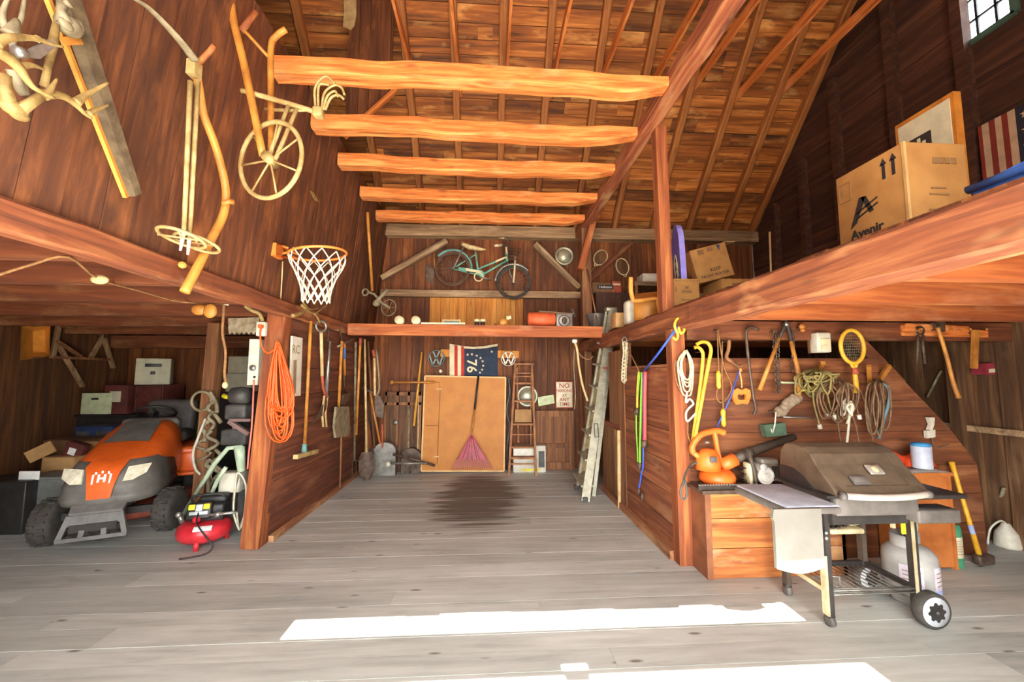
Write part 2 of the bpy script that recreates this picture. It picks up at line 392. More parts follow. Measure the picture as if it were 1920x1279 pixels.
mb.slab(g0[:6]+g0[6:], (1, 0, 0), .02)
struct('wall_right_upper', mb, 'gable_boards', 'dark horizontal board gable above the right loft')
# gable window
w = thing('window_1', 'small paned window high in the dark right gable', 'window', (XR, (WY0+WY1)/2, WZ0), kind='structure')
plain('window_paint', '4f6f60', .6); plain('muntin_paint', '22282a', .6)
mb = MB()
for y in (WY0, WY1): mb.bb((XR-.03, y-.03, WZ0), (XR+.06, y+.03, WZ1))
for z in (WZ0, WZ1): mb.bb((XR-.03, WY0, z-.025), (XR+.06, WY1, z+.025))
part('window_frame', mb, 'window_paint', w)
mb = MB()
for i in (1, 2): y = WY0+(WY1-WY0)*i/3; mb.bb((XR+.01, y-.011, WZ0), (XR+.03, y+.011, WZ1))
for i in (1, 2, 3, 4): z = WZ0+.235*i; mb.bb((XR+.01, WY0, z-.011), (XR+.03, WY1, z+.011))
part('muntins', mb, 'muntin_paint', w)
gm, nt, b = newmat('pane_glass'); b.inputs['Base Color'].default_value = (1, 1, 1, 1); b.inputs['Roughness'].default_value = 0.02; b.inputs['Transmission Weight'].default_value = 1; b.inputs['IOR'].default_value = 1.01
part('pane', MB().bb((XR+.017, WY0, WZ0), (XR+.022, WY1, WZ1)), 'pane_glass', w)

# roof: horizontal boards, a few gaps
for i, (y0, sg) in enumerate(((YB+.25, -1), (YF-.06, 1))):
    oh = .25 if i == 0 else .06; mb = MB(); d = V((0, sg, SL)).normalized(); n = V((0, -sg*SL, 1)).normalized()
    ln = (abs(y0-YM))/abs(d.y)
    boards(mb, (XL-.2, y0, ZP+.16-oh*SL), d, (1, 0, 0), n, ln, .19, lambda x: (0, XR-XL+.4), t=.03, gap=.008, jit=.018, cuts=5)
    mb.slab([p+n*.04 for p in (V((XL-.2, y0, ZP+.16-oh*SL)), V((XR+.2, y0, ZP+.16-oh*SL)), V((XR+.2, YM, ZR+.16)), V((XL-.2, YM, ZR+.16)))], n, .02)
    struct('ceiling' if i == 0 else 'ceiling_front', mb, 'roof_boards', 'rough orange-brown roof boards above the rafters' if i == 0 else 'front slope of roof boards')
struct('ridge_board', MB().bb((XL-.2, YM-.25, ZR-.06), (XR+.2, YM+.25, ZR+.3)), 'roof_boards', 'ridge of the roof')
# unseen front wall: door, lintel gap and slot shaped for the floor's sun strips
SUNT = .95
zs = [(aZ(1000, 1271, 0).y-YF)*SUNT, (aZ(1000, 1181, 0).y-YF)*SUNT, (aZ(1000, 1148, 0).y-YF)*SUNT]
mb = MB(); DX0, DX1 = -2.0, aZ(1652, 1266, 0).x; SX0, SX1 = aZ(548, 1172, 0).x, aZ(1492, 1150, 0).x
mb.bb((XL-.1, YF-.05, 0), (DX0, YF, ZP+.25)); mb.bb((DX1, YF-.05, 0), (XR+.1, YF, ZP+.25))
kz = (aZ(1080, 1260, 0).y-YF)*SUNT; kx = aZ(1080, 1260, 0).x
zs[0] += .05*SUNT; zs[2] += .05*SUNT
mb.bb((DX0, YF-.05, zs[0]), (kx-.07, YF, zs[1])); mb.bb((kx+.07, YF-.05, zs[0]), (DX1, YF, zs[1]))
mb.bb((kx-.07, YF-.05, zs[0]), (kx+.07, YF, kz-.02)); mb.bb((kx-.07, YF-.05, kz+.10), (kx+.07, YF, zs[1]))
mb.bb((DX0, YF-.05, zs[1]), (SX0, YF, zs[2])); mb.bb((SX1, YF-.05, zs[1]), (DX1, YF, zs[2]))
x = DX0
while x < DX1:
    x1 = min(x+.24, DX1); j = random.uniform(-.014, .012); mb.bb((x, YF-.05, zs[2]+j), (x1, YF, ZP+.25)); x = x1
x = -.5
struct('wall_front', mb, 'back_boards', 'unseen board front wall with a wide open door and a slot added for the sun strip')

# eave plates, purlin, ties
struct('eave_plate', MB().bar((XL, YB-.09, ZP+.03), (XR, YB-.09, ZP+.03), .18, .2), 'grey_wood_x', 'weathered grey eave beam along the top of the back wall')
struct('front_plate', MB().bar((XL, YF+.09, ZP+.03), (XR, YF+.09, ZP+.03), .18, .2), 'grey_wood_x', 'eave beam over the door')
beam('purlin', (1.64, YF, 4.2), (1.62, YB-.2, 4.2), .14, .2, 'purlin_wood', 'long red-brown beam running back along the right side of the tie beams', (0, 0, 1), .008, 4)
ordn = ['nearest of the tie beams', 'second tie beam from the front', 'third tie beam from the front', 'fourth tie beam from the front', 'last tie beam before the back wall']
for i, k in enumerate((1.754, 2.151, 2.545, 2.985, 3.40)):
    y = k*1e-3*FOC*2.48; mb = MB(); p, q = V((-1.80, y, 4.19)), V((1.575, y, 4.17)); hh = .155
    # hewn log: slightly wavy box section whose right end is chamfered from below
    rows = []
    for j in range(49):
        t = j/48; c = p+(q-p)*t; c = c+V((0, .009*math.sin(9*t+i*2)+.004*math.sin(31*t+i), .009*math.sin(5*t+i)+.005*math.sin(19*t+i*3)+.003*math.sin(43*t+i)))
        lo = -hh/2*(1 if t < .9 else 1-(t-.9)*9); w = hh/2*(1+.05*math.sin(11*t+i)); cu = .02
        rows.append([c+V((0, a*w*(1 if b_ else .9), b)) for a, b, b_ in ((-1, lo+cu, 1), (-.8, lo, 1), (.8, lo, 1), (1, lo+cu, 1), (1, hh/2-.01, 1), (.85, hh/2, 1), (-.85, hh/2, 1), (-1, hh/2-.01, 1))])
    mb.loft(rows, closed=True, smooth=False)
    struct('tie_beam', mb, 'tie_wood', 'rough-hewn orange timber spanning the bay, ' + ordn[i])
# rafters and collar beams on both slopes
rx = [-5.9, -5.3, -4.6, -3.95, -3.26, -2.56, -1.87, -1.18, -.5, .18, .84, 1.58, 2.3, 3.02, 3.7, 4.4, 4.93]
d = V((0, -1, SL)).normalized()
for i, x in enumerate(rx):
    a = V((x, YB-.02, ZP+.08)); L_ = (YB-YM)/abs(d.y)
    beam('rafter', a, a+d*L_, .105, .13, 'rafter_wood', 'sloping roof rafter of the back slope', (0, 1, 0), .004, i)
    if i % 2 == 0:
        a = V((x, YF+.02, ZP+.08)); beam('front_rafter', a, a+V((0, 1, SL)).normalized()*L_, .085, .12, 'rafter_wood', 'sloping rafter of the front slope', (0, -1, 0))
    if -1.5 < x < 4.6:
        z = 5.93+.06*math.sin(i*3); k = (z-ZP-.16)/SL
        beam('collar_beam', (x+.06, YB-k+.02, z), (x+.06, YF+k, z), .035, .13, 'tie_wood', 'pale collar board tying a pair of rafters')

# upper left wall of vertical boards, leaning slightly inwards
mb = MB(); n = V((1, 0, -.111)).normalized(); vv = V((.111, 0, 1)).normalized()
boards(mb, (-2.03, YF, 2.3), (0, 1, 0), vv, -n, YB-YF, .21, lambda y: (0, 2.28-.02*y), t=.03, jit=.006)
mb.slab([(-2.075, YF, 2.3), (-2.075, YB, 2.3), (-1.83, YB, 4.45), (-1.83, YF, 4.45)], -n, .015)
struct('wall_left_partition_upper', mb, 'mauve_boards', 'red-brown vertical board wall above the left loft beam')
# lower left partition: wide horizontal boards, leaning
mb = MB(); n = V((1, 0, -.067)).normalized(); vv = V((.067, 0, 1)).normalized()
boards(mb, (-2.165, 4.2, 0), vv, (0, 1, 0), -n, 2.32, .27, lambda z: (0, YB-4.2), t=.035, jit=.008)
struct('wall_left_partition', mb, 'dark_boards_h', 'dark wide-board partition below the left loft beam, hung with garden tools')
struct('left_sill', MB().bar((-2.13, 4.27, .03), (-2.13, YB, .03), .05, .06), 'worn_wood_y', 'worn sill strip along the left partition')
# left loft edge beam
beam('loft_beam', (-2.03, YF, 2.30), (-2.03, 5.85, 2.29), .10, .15, 'loft_wood', 'long worn beam along the edge of the left loft', (0, 0, 1), .007, 2)
# left post, leaning
mb = MB(); mb.bar((-2.245, 4.18, 0), (-2.10, 4.18, 2.24), .17, .15, (0, 1, 0))
struct('post', mb, 'red_wood_z', 'leaning red-brown post carrying the left loft, hung with an orange cord')
struct('post', MB().bar(aZ(400, 935, 0).lerp(V((-3.3, 5.0, 0)), 1), (-3.24, 5.0, 2.25), .13, .13, (0, 1, 0)), 'brown_wood_z', 'dark post standing deeper in the left bay behind the mower')
# left bay loft: joists and floor boards
for y in (-.9, -.3, .3, .95, 1.55, 2.2, 2.8, 3.5, 4.3, 5.2, 6.2):
    struct('joist', MB().bar((XL, y, 2.32), (-2.08, y, 2.32), .075, .17, (0, 0, 1)), 'dark_wood_x', 'dark red joist under the left loft')
mb = MB(); boards(mb, (XL, YF, 2.405), (0, 1, 0), (1, 0, 0), (0, 0, 1), YB-YF, .2, lambda y: (0, -2.09-XL), t=.03, cuts=1)
struct('ceiling_left_loft', mb, 'loft_boards', 'boards of the left loft floor seen from below')
struct('crossbeam', MB().bar((XL, 6.95, 2.18), (-2.2, 6.95, 2.18), .14, .2), 'dark_wood_x', 'dark crossbeam at the back of the left bay')

# back loft: header, floor, bike rail, braces
struct('header_beam', MB().bar((-1.98, 5.85, 2.285), (1.66, 5.85, 2.265), .12, .16), 'red_wood_x', 'red-brown header beam along the front of the back loft')
mb = MB(); boards(mb, (-2.0, 5.9, 2.33), (0, 1, 0), (1, 0, 0), (0, 0, 1), YB-5.9, .2, lambda y: (0, 3.65), t=.025)
struct('ceiling_back_loft', mb, 'loft_boards', 'boards of the shallow loft along the back wall')
struct('wall_rail', MB().bar((-1.9, YB-.07, 3.08), (XR, YB-.07, 3.08), .12, .12), 'grey_wood_x', 'weathered rail across the back wall behind the bicycle')
for (a, b, s) in (((838, 452), (716, 522), 'left'), ((1003, 458), (1086, 540), 'right')):
    beam('brace', aY(*a, YB-.1), aY(*b, YB-.1), .1, .13, 'grey_wood_x', 'diagonal weathered brace under the eave beam, on the %s of the bicycle' % s, (0, 1, 0), .004)
beam('brace', aY(1182, 455, YB-.1), aY(1105, 525, YB-.1), .1, .13, 'dark_wood_x', 'dark diagonal brace behind the two rackets', (0, 1, 0))
struct('post', MB().bar((1.62, 6.6, 2.35), (1.62, 6.6, 4.1), .15, .15, (0, 1, 0)), 'brown_wood_z', 'dark post at the right end of the back loft')
p0 = aY(1112, 415, 6.4); p1 = aY(1088, 505, 6.4)
beam('brace', p0, p1, .1, .1, 'red_wood_x', 'steep bright brace below the back end of the long purlin', (0, 1, 0))
mb = MB(); boards(mb, (aY(816, 0, YB-.02).x, YB-.03, aY(880, 622, YB).z), (1, 0, 0), (0, 0, 1), (0, 1, 0), aY(979, 0, YB-.02).x-aY(816, 0, YB-.02).x, .17, lambda x: (0, .72), t=.02)
struct('wall_back_panel', mb, 'orange_boards', 'patch of new orange boards on the back wall below the bicycle')
plain('pale_scrap', 'c9a978', .9, c2='a88656', sc=10)
# upper partition stub between rafters
mb = MB(); boards(mb, (-1.83, 5.0, 4.4), (1, 0, 0), (0, 0, 1), (0, 1, 0), .57, .14, lambda x: (.28+x*.9, 2.2), t=.025)
struct('wall_partition_stub', mb, 'mauve_boards', 'dark red board panel between the rafters at upper left')
beam('brace', (-1.83, 4.97, 4.62), (-1.2, 4.97, 5.28), .05, .06, 'tie_wood', 'thin bright brace under the dark red board panel at upper left', (0, 1, 0))
solo('torn_paper', MB().slab([aY(*q, 4.97) for q in ((644, -8), (668, -8), (668, 30), (664, 48), (657, 56), (650, 52), (643, 50), (645, 22))], (0, 1, 0), .012), 'pale_scrap', 'torn pale scrap hanging on the dark red board panel at the top of the photo', 'scrap')

# right side: loft edge beam, posts, partitions
beam('loft_beam', (1.73, 1.0, 2.14), (1.73, YB, 2.14), .17, .2, 'loft_wood', 'thick worn beam along the edge of the right loft', (0, 0, 1), .006, 9)
struct('post', MB().bar((1.715, 3.80, 2.23), (1.70, 3.80, 4.11), .11, .11, (0, 1, 0)), 'red_wood_z', 'red-brown post rising from the right loft beam to the purlin')
struct('post', MB().bar((1.71, 3.60, 0), (1.70, 3.60, 2.05), .12, .12, (0, 1, 0)), 'red_wood_z', 'red-brown post at the front corner of the right partition')
struct('post', MB().bar((1.70, 4.95, 0), (1.70, 4.95, 2.05), .10, .12, (0, 1, 0)), 'brown_wood_z', 'post beside the chain at the far end of the right partition')
struct('post', MB().bar((1.70, 6.9, 0), (1.70, 6.9, 2.05), .12, .12, (0, 1, 0)), 'brown_wood_z', 'post in the right back corner behind the aluminium ladder')
mb = MB(); boards(mb, (1.66, 3.64, 0), (0, 0, 1), (0, 1, 0), (1, 0, 0), 1.74, .3, lambda z: (0, 1.34), t=.03, jit=.004)
struct('wall_right_partition', mb, 'bay_boards_h', 'brown wide-board partition on the right, hung with jump ropes')
struct('right_sill', MB().bar((1.645, 3.66, .04), (1.645, 5.9, .03), .06, .08), 'worn_wood_y', 'worn sill along the foot of the right partition')
# board partition facing the door, with a cut-off corner
Yp = 3.60
pl = [aY(1292, 664, Yp), aY(1655, 672, Yp), aY(1832, 858, Yp), aY(1843, 900, Yp), aY(1848, 1002, Yp)]
x0, x1 = 1.76, pl[4].x; ztop = pl[1].z; mb = MB()
def pv(z):
    if z <= pl[3].z: xx = x1
    elif z <= pl[2].z: xx = x1-.02
    else: xx = pl[2].x+(pl[1].x-pl[2].x)*(z-pl[2].z)/(ztop-pl[2].z)
    return (0, xx-x0)
boards(mb, (x0, Yp, 0), (0, 0, 1), (1, 0, 0), (0, 1, 0), ztop, .30, pv, t=.03, jit=.003, gap=.004)
wood('panel_boards', '45210f', '6e3c20', '966038', 'x', wear='b07a58', wamt=.35, var=.16)
struct('wall_right_cross', mb, 'panel_boards', 'dark brown board partition with a sloping corner behind the grill')
struct('stair_stringer', MB().slab([aY(*p, 3.68) for p in ((1590, 630), (1622, 636), (1700, 716), (1668, 716))], (0, 1, 0), .04), 'panel_boards', 'sloping board behind the tennis racket')
# right bay ceiling: joists and boards
for y, z in ((1.06, 2.2), (1.45, 2.2), (1.9, 2.19), (2.55, 2.19), (3.1, 2.155), (4.4, 2.15), (5.2, 2.15), (6.1, 2.15)):
    struct('joist', MB().bar((1.8, y, z), (XR, y, z), .08, .15), 'red_wood_x', 'red joist under the right loft')
struct('crossbeam', MB().bar((1.8, 3.63, 2.045), (XR, 3.63, 2.045), .12, .17), 'dark_wood_x', 'crossbeam above the board partition, hung with tools')
mb = MB(); boards(mb, (1.78, 1.0, 2.262), (0, 1, 0), (1, 0, 0), (0, 0, 1), YB-1.0, .2, lambda y: (0, XR-1.78), t=.03, cuts=1)
struct('ceiling_right_loft', mb, 'loft_boards', 'boards of the right loft floor seen from below')
# right wall studs, rails, inside face
for y, z0, z1 in ((4.42, 2.26, 6.6), (5.25, 2.26, 5.9), (5.9, 2.26, 5.2), (6.55, 2.26, 4.6), (3.7, 2.26, 7.5)):
    struct('stud', MB().bar((XR-.05, y, z0), (XR-.05, y, z1), .1, .1, (0, 1, 0)), 'gable_boards', 'dark upright stud of the right gable')
struct('girt', MB().bar((XR-.05, YF, 3.35), (XR-.05, YB, 3.35), .12, .1), 'gable_boards', 'dark rail along the right gable')
a, b = aX(1790, 800, XR-.04), aX(1920, 814, XR-.04); dd = (a-b)
struct('wall_rail', MB().bar(b-dd*1.5, a+dd, .05, .06), 'grey_wood_x', 'pale rail along the rough right wall')
struct('post', MB().bar((XR-.06, 4.02, 0), (XR-.06, 4.02, 2.2), .13, .1, (0, 1, 0)), 'rough_boards', 'brown upright against the rough right wall')
# world, sun
w = bpy.data.worlds.new('sky'); SC.world = w; w.use_nodes = True
bg = w.node_tree.nodes['Background']; bg.inputs[0].default_value = (.91, .965, .975, 1); bg.inputs[1].default_value = 1.6
sd = bpy.data.lights.new('sun', 'SUN'); sd.energy = 8.0; sd.color = (1, .96, .90); sd.angle = .004
so = bpy.data.objects.new('sun', sd); C.objects.link(so); so.rotation_euler = V((0, -1, SUNT)).to_track_quat('Z', 'Y').to_euler(); so.location = (0, -8, 9)
SC.view_settings.view_transform = 'Standard'; SC.view_settings.look = 'None'; SC.view_settings.gamma = 1; SC.view_settings.use_curve_mapping = False
SC.view_settings.exposure = 3.3
# ================================================================== things on the upper left wall
plain('bone', 'aa8c54', .65, c2='74582e', sc=14); plain('bone_grey', '9a8c70', .6, c2='6c5d45', sc=12)
plain('pole_wood', 'd08c3c', .5, c2='9c6026', sc=6); plain('pale_wood', 'e0c08a', .55, c2='bb9560', sc=8)
plain('old_plank', '77644a', .7, c2='4c3c2c', sc=10); plain('cream_paint', 'bea46e', .55, c2='947440', sc=10)
plain('iron', '6e5a4c', .55, .4, c2='4a382d', sc=14); plain('steel', 'b5b2ab', .35, .7, c2='8b857c', sc=14); plain('dark_iron', '4a3d36', .6, .3, c2='2e2622', sc=12)
plain('orange_paint', 'f08a3c', .45, c2='d0702a', sc=8); plain('white_cord', 'ece2cc', .7, c2='cbbd9e', sc=20)
plain('orange_cord', 'ee5a18', .45, var=.05); plain('white_plastic', 'e4dccb', .45, c2='c9bfa9', sc=8); plain('black_plastic', '2b2826', .5, c2='1b1918')
plain('rust_red', 'b5553a', .6, c2='8d3c28', sc=9); plain('blue_paint', '3f6ca8', .5); plain('teal', '6f9c96', .6, c2='4f7a76', sc=10)
def nail(t, f, x, y, off, r=.008): part('nail', MB().tube([f(x, y, -.055), f(x, y, off)], r, 6), 'iron', t)
def antler(name, label, branches, g=None, mat='bone'):
    mb = MB()
    for pts, off, r in branches:
        P = smooth_path([up_l(x, y, off+(o[0] if o else 0)) for x, y, *o in pts], 4); n = len(P)
        mb.tube(P, [max(.004, r*(1-.75*i/(n-1))) for i in range(n)], 8)
    x, y = branches[0][0][len(branches[0][0])//2][:2]; mb.tube([up_l(x, y, -.05), up_l(x, y, branches[0][1])], .012, 6)
    return solo(name, mb, mat, label, 'antler', g)
G = 'antlers on the upper left wall'
antler('deer_antler', 'long pale antler at upper left with two forked tines reaching right', [
    ([(82, 178), (100, 176), (122, 182), (142, 196), (158, 212), (172, 222)], .24, .02), ([(143, 192), (155, 183), (172, 172), (204, 155)], .25, .018), ([(166, 214), (180, 206), (204, 197)], .25, .015), ([(84, 178), (94, 168), (107, 148)], .26, .016)], G)
antler('deer_antler', 'curved antler crossing over the others at the left edge of the photo', [
    ([(-12, 92), (15, 108), (36, 128), (48, 146), (66, 166), (102, 184)], .34, .022), ([(34, 126), (58, 122), (82, 130)], .33, .014)], G)
antler('deer_antler', 'slender antler sweeping level to a point over the wooden bar', [
    ([(-8, 84), (10, 72), (40, 70), (70, 73), (96, 82), (118, 88)], .40, .015)], G)
antler('deer_antler', 'upright forked antler with two prongs running out of the top of the photo', [
    ([(22, 130), (44, 176), (40, 150), (30, 110), (24, 70), (38, 40), (44, 10), (48, -20)], .16, .018), ([(20, 68), (10, 50), (5, 30), (10, 8), (22, -14)], .16, .016), ([(22, 66), (26, 52), (32, 36)], .18, .03)], G, 'bone_grey')
mb = MB(); mb.ball(up_l(26, 202, .2), (.03, .045, .03)); mb.tube([up_l(9, 140, .2), up_l(10, 165, .2), up_l(14, 192, .2)], [.018, .02, .026], 8); mb.tube([up_l(40, 205, .22), up_l(60, 192, .22), up_l(84, 176, .23)], [.02, .017, .016], 8); mb.ball(up_l(34, 214, .2), (.022, .035, .022))
solo('skull_plate', mb, 'bone', 'knobbly pale skull plate joining the antlers at the left edge', 'skull')
mb = MB(); mb.ball(up_l(128, 48, .12), (.04, .05, .042)); mb.ball(up_l(147, 52, .12), (.016, .022, .04)); mb.tube([up_l(121, 42, .14), up_l(114, 20, .13), up_l(118, 4, .13)], [.026, .016, .02], 8); mb.tube([up_l(120, 0, .15), up_l(130, 10, .15), up_l(138, 15, .15)], [.012, .01, .006], 6)
mb.ball(up_l(124, 46, .15), (.012, .03, .02))
solo('animal_skull', mb, 'bone_grey', 'small grey-white animal skull hanging over the top of the wooden bar', 'skull')
mb = MB(); mb.tube([up_l(60, 98, -.05), up_l(60, 98, .2)], .012); mb.slab([up_l(44, 96, .2), up_l(88, 74, .2), up_l(104, 84, .2), up_l(70, 110, .2), (up_l(50, 108, .2))], (1, 0, 0), .012); mb.tube([up_l(46, 100, .2), up_l(28, 96, .2)], .02)
solo('sickle', mb, 'steel', 'worn grey sickle head among the antlers at upper left', 'sickle')
mb = MB(); mb.tube([up_l(95, 100, -.05), up_l(95, 100, .12)], .012); mb.tube([up_l(105, 45, .12), up_l(100, 80, .12), up_l(90, 125, .12), up_l(82, 162, .12)], [.012, .016, .012, .013], 8)
solo('branch_stick', mb, 'bone', 'crooked pale stick hanging between the antlers and the wooden bar', 'stick')
t = thing('wooden_bar', 'long grey wooden bar with its lit edge set in yellow hung slantwise at upper left', 'bar', up_l(240, 365, .04))
mb = MB(); mb.slab([up_l(*p, .03) for p in ((100, -10), (128, -10), (248, 362), (236, 368))], (1, 0, 0), .05); part('bar', mb, 'old_plank', t)
mb = MB(); mb.bar(up_l(86, -10, .085), up_l(236, 370, .085), .018, .02); part('lit_edge_strip', mb, 'pole_wood', t, label='yellow strip in place of the lit edge')  # light along the plank's edge, put in as a yellow strip
mb = MB(); mb.bar(up_l(122, 77, .1), up_l(147, 76, .1), .03, .03); part('cleat', mb, 'pole_wood', t)

t = thing('scythe', 'old scythe with a curved wooden handle and grey blade on the left wall', 'scythe', up_l(345, 545, .1))
P = smooth_path([up_l(*p, .14) for p in ((366, 122), (374, 170), (382, 215), (402, 268), (418, 325), (424, 368), (418, 405), (398, 445), (372, 498), (346, 548))], 5)
part('handle_shaft', MB().tube(P, [.022+.006*i/len(P) for i in range(len(P))], 10), 'pole_wood', t)
P = smooth_path([up_l(*p, .16) for p in ((232, -12), (275, 12), (310, 46), (342, 82), (366, 114))], 5)
part('blade', MB().tube(P, [.012+.016*i/len(P) for i in range(len(P))], 8, flat=.35), 'bone_grey', t)
part('grip', MB().tube([up_l(372, 118, .15), up_l(388, 102, .2), up_l(402, 86, .24)], .016), 'red_wood_z', t)
part('grip', MB().tube([up_l(416, 382, .15), up_l(428, 378, .18), up_l(438, 379, .2)], [.014, .018, .02]), 'pole_wood', t)
nail(t, up_l, 364, 128, .13)
part('ferrule', MB().box(up_l(364, 130, .14), (.05, .06, .09)), 'cream_paint', t)
for i, (a, b, c, e, l) in enumerate((((357, 152), (345, 432), (338, 470), (341, 446), 'left'), ((371, 152), (356, 436), (352, 478), (370, 456), 'right'))):
    t = thing('ski_pole', 'pale bamboo ski pole with a ring basket, the %s of the pair by the scythe' % l, 'ski pole', up_l(*c, .16), group='ski poles hung by the scythe')
    part('shaft', MB().tube([up_l(*a, .17), up_l(*b, .2)], [.014, .012]), 'cream_paint', t)
    part('tip', MB().tube([up_l(*b, .2), up_l(*c, .2)], [.014, .006]), 'white_plastic', t); nail(t, up_l, a[0], a[1]+4, .17)
    cc = up_l(*e, .2); mb = MB(); mb.ring(cc, .115, .010, (.15, .2, 1), 24, 6)
    for k in range(2): a_ = PI*k/2+.5; mb.tube([cc+V((.11*math.cos(a_), .11*math.sin(a_), 0)), cc-V((.11*math.cos(a_), .11*math.sin(a_), 0))], .006, 6)
    part('basket', mb, 'cream_paint', t)
mb = MB(); mb.tube([up_l(342, 496, -.05), up_l(342, 497, .10)], .022); solo('wooden_peg', mb, 'pole_wood', 'short wooden peg under the ski pole tips', 'peg')

# wheel cultivator hanging in front of the wall
HY = 2.8; hp = lambda x, y, o=0: aY(x, y, HY+o)
t = thing('wheel_cultivator', 'antique wheel cultivator with spoked wheel and curved tines hung high on the left', 'cultivator', hp(507, 370))
wc = hp(507, 300); wh = thing('wheel', None, None, (0, 0, 0)); 
bpy.data.objects.remove(wh)
mb = MB(); mb.ring(wc, .268, .016, (.35, 1, .05), 36, 8, sx=1, sy=1, flat=1.0); mb.tube([wc+V((0, .06, 0)), wc-V((0, .06, 0))], .035, 12)
wheel = part('wheel', mb, 'cream_paint', t)
d, s, u = frame(V((.35, 1, .05)))
for k in range(7): a_ = 2*PI*k/7+.45; part('spoke', MB().tube([wc, wc+(s*math.cos(a_)+u*math.sin(a_))*.262], .007, 6), 'cream_paint', wheel)
P = smooth_path([hp(432, -15, -.03), hp(437, 35, -.03), hp(455, 110, -.03), hp(472, 190, -.03), hp(493, 292, -.03)], 4); part('handle', MB().tube(P, [.026]*len(P), 8), 'pole_wood', t)
P = smooth_path([hp(536, 55, .1), hp(518, 68, .1), hp(508, 90, .1), hp(508, 180, .08), hp(508, 290, .05)], 4); part('handle', MB().tube(P, [.022]*len(P), 8), 'pole_wood', t)
part('grip', MB().tube([hp(452, 58), hp(480, 22)], .022), 'red_wood_z', t); part('crosspiece', MB().tube([hp(457, 56), hp(508, 112, .1)], .012), 'pole_wood', t)
part('frame_bar', MB().tube(smooth_path([hp(453, 170), hp(480, 177), hp(540, 194), hp(598, 212)], 3), .018), 'cream_paint', t)
part('frame_bar', MB().tube([hp(497, 205, .1), hp(540, 207, .06), hp(572, 206)], .013), 'cream_paint', t)
for a, b in (((541, 198), (503, 296)), ((556, 205), (516, 300))): part('fork', MB().tube([hp(*a), hp(*b)], .014), 'cream_paint', t)
part('tine_block', MB().rbox(hp(597, 212), (.07, .07, .07), .015), 'cream_paint', t)
for q in (((592, 205), (590, 170), (598, 152), (612, 143), (628, 157)), ((597, 206), (597, 165), (604, 157), (617, 160)), ((603, 206), (608, 175), (626, 160), (640, 164), (646, 178)), ((606, 206), (614, 180), (628, 171), (634, 182)), ((610, 206), (620, 184), (634, 178), (645, 186))):
    P = smooth_path([hp(*p) for p in q], 4); part('tine', MB().tube(P, [.009]*len(P), 6), 'cream_paint', t)

# basketball hoop
hc = V((-1.47, 3.5, 2.675)); R = .228
t = thing('basketball_hoop', 'orange basketball hoop with a white net fixed to the left wall', 'basketball hoop', hc-V((.45, 0, 0)))
tl = V((-.12, -.05, 1)).normalized()
part('rim', MB().ring(hc, R, .011, tl, 40, 8), 'orange_paint', t)
wp = up_l(519, 471, -.015); mb = MB(); mb.box(wp+V((.0, 0, 0)), (.05, .13, .12)); 
part('backplate', mb, 'orange_paint', t)
mb = MB()
for z in (.05, -.04):
    for k in (-.09, .09): mb.tube([wp+V((.03, k*.5, z)), hc+V((-R*.93, k, .02 if z > 0 else -.02))], .010, 6)
part('bracket', mb, 'orange_paint', t)
mb = MB(); lv = [(0, R), (.07, .215), (.14, .18), (.21, .148), (.28, .125), (.345, .112), (.41, .108)]
for k in range(12):
    for sg in (1, -1):
        P = [hc+V((r*math.cos(2*PI*(k+sg*j*.5)/12), r*math.sin(2*PI*(k+sg*j*.5)/12), -z-.01-.012*math.cos(2*PI*k/12)*0)) for j, (z, r) in enumerate(lv)]
        mb.tube(smooth_path(P, 2), .0055, 5)
part('net', mb, 'white_cord', t, label='white cord net')
mb = MB()
for pts, r in ((((548, 592), (562, 588), (575, 578), (568, 566), (578, 558)), .02), (((566, 572), (580, 584), (592, 590), (600, 606)), .016), (((590, 590), (602, 580), (612, 572)), .012), (((572, 576), (584, 580), (596, 578)), .011)):
    P = smooth_path([lo_l(x, y, .12) for x, y in pts], 4); mb.tube(P, [max(.005, r*(1-.6*i/len(P))) for i in range(len(P))], 8)
mb.tube([lo_l(575, 577, -.02), lo_l(575, 577, .12)], .015, 6); solo('deer_antler', mb, 'bone', 'small pair of pale antlers mounted under the basketball hoop', 'antler')
solo('cord', MB().tube([up_l(530, 490, -.02), up_l(529, 515, -.02), up_l(526, 565, -.02)], .006), 'pale_wood', 'thin cord hanging down from the hoop bracket', 'cord')
solo('paint_flake', MB().slab([up_l(581, 358, -.03), up_l(588, 362, -.03), up_l(596, 378, -.03), (up_l(590, 376, -.03))], (1, 0, 0), .008), 'bone', 'small pale scrap stuck to the wall below the cultivator wheel', 'scrap')
# long hoe and push plough on the far part of the wall
t = thing('wheel_hoe', 'old wheel hoe with a tall wooden handle in the far left corner of the loft', 'wheel hoe', up_l(705, 575, .1))
part('handle', MB().tube([up_l(689, 398, .10), up_l(698, 545, .14)], .022), 'pole_wood', t)
q = lambda x, y: aY(x, y, 6.3)
part('frame_bar', MB().tube([q(690, 547), q(702, 552), q(716, 568), q(731, 578)], .02), 'bone_grey', t)
part('grip', MB().tube([q(705, 566), q(727, 543)], .03), 'bone_grey', t); mb = MB(); mb.ring(q(729, 577), .125, .010, (.3, 1, 0), 28, 6)
for k in range(6): a_ = PI*k/3; mb.tube([q(729, 577), q(729, 577)+V((.12*math.cos(a_), 0, .12*math.sin(a_)))], .004, 5)
part('wheel', mb, 'bone_grey', t); part('coil', MB().ring(q(685, 548), .05, .014, (.3, 1, 0), 18, 6), 'bone_grey', t)
part('blade', MB().ball(q(706, 569), (.06, .02, .05)), 'bone_grey', t)

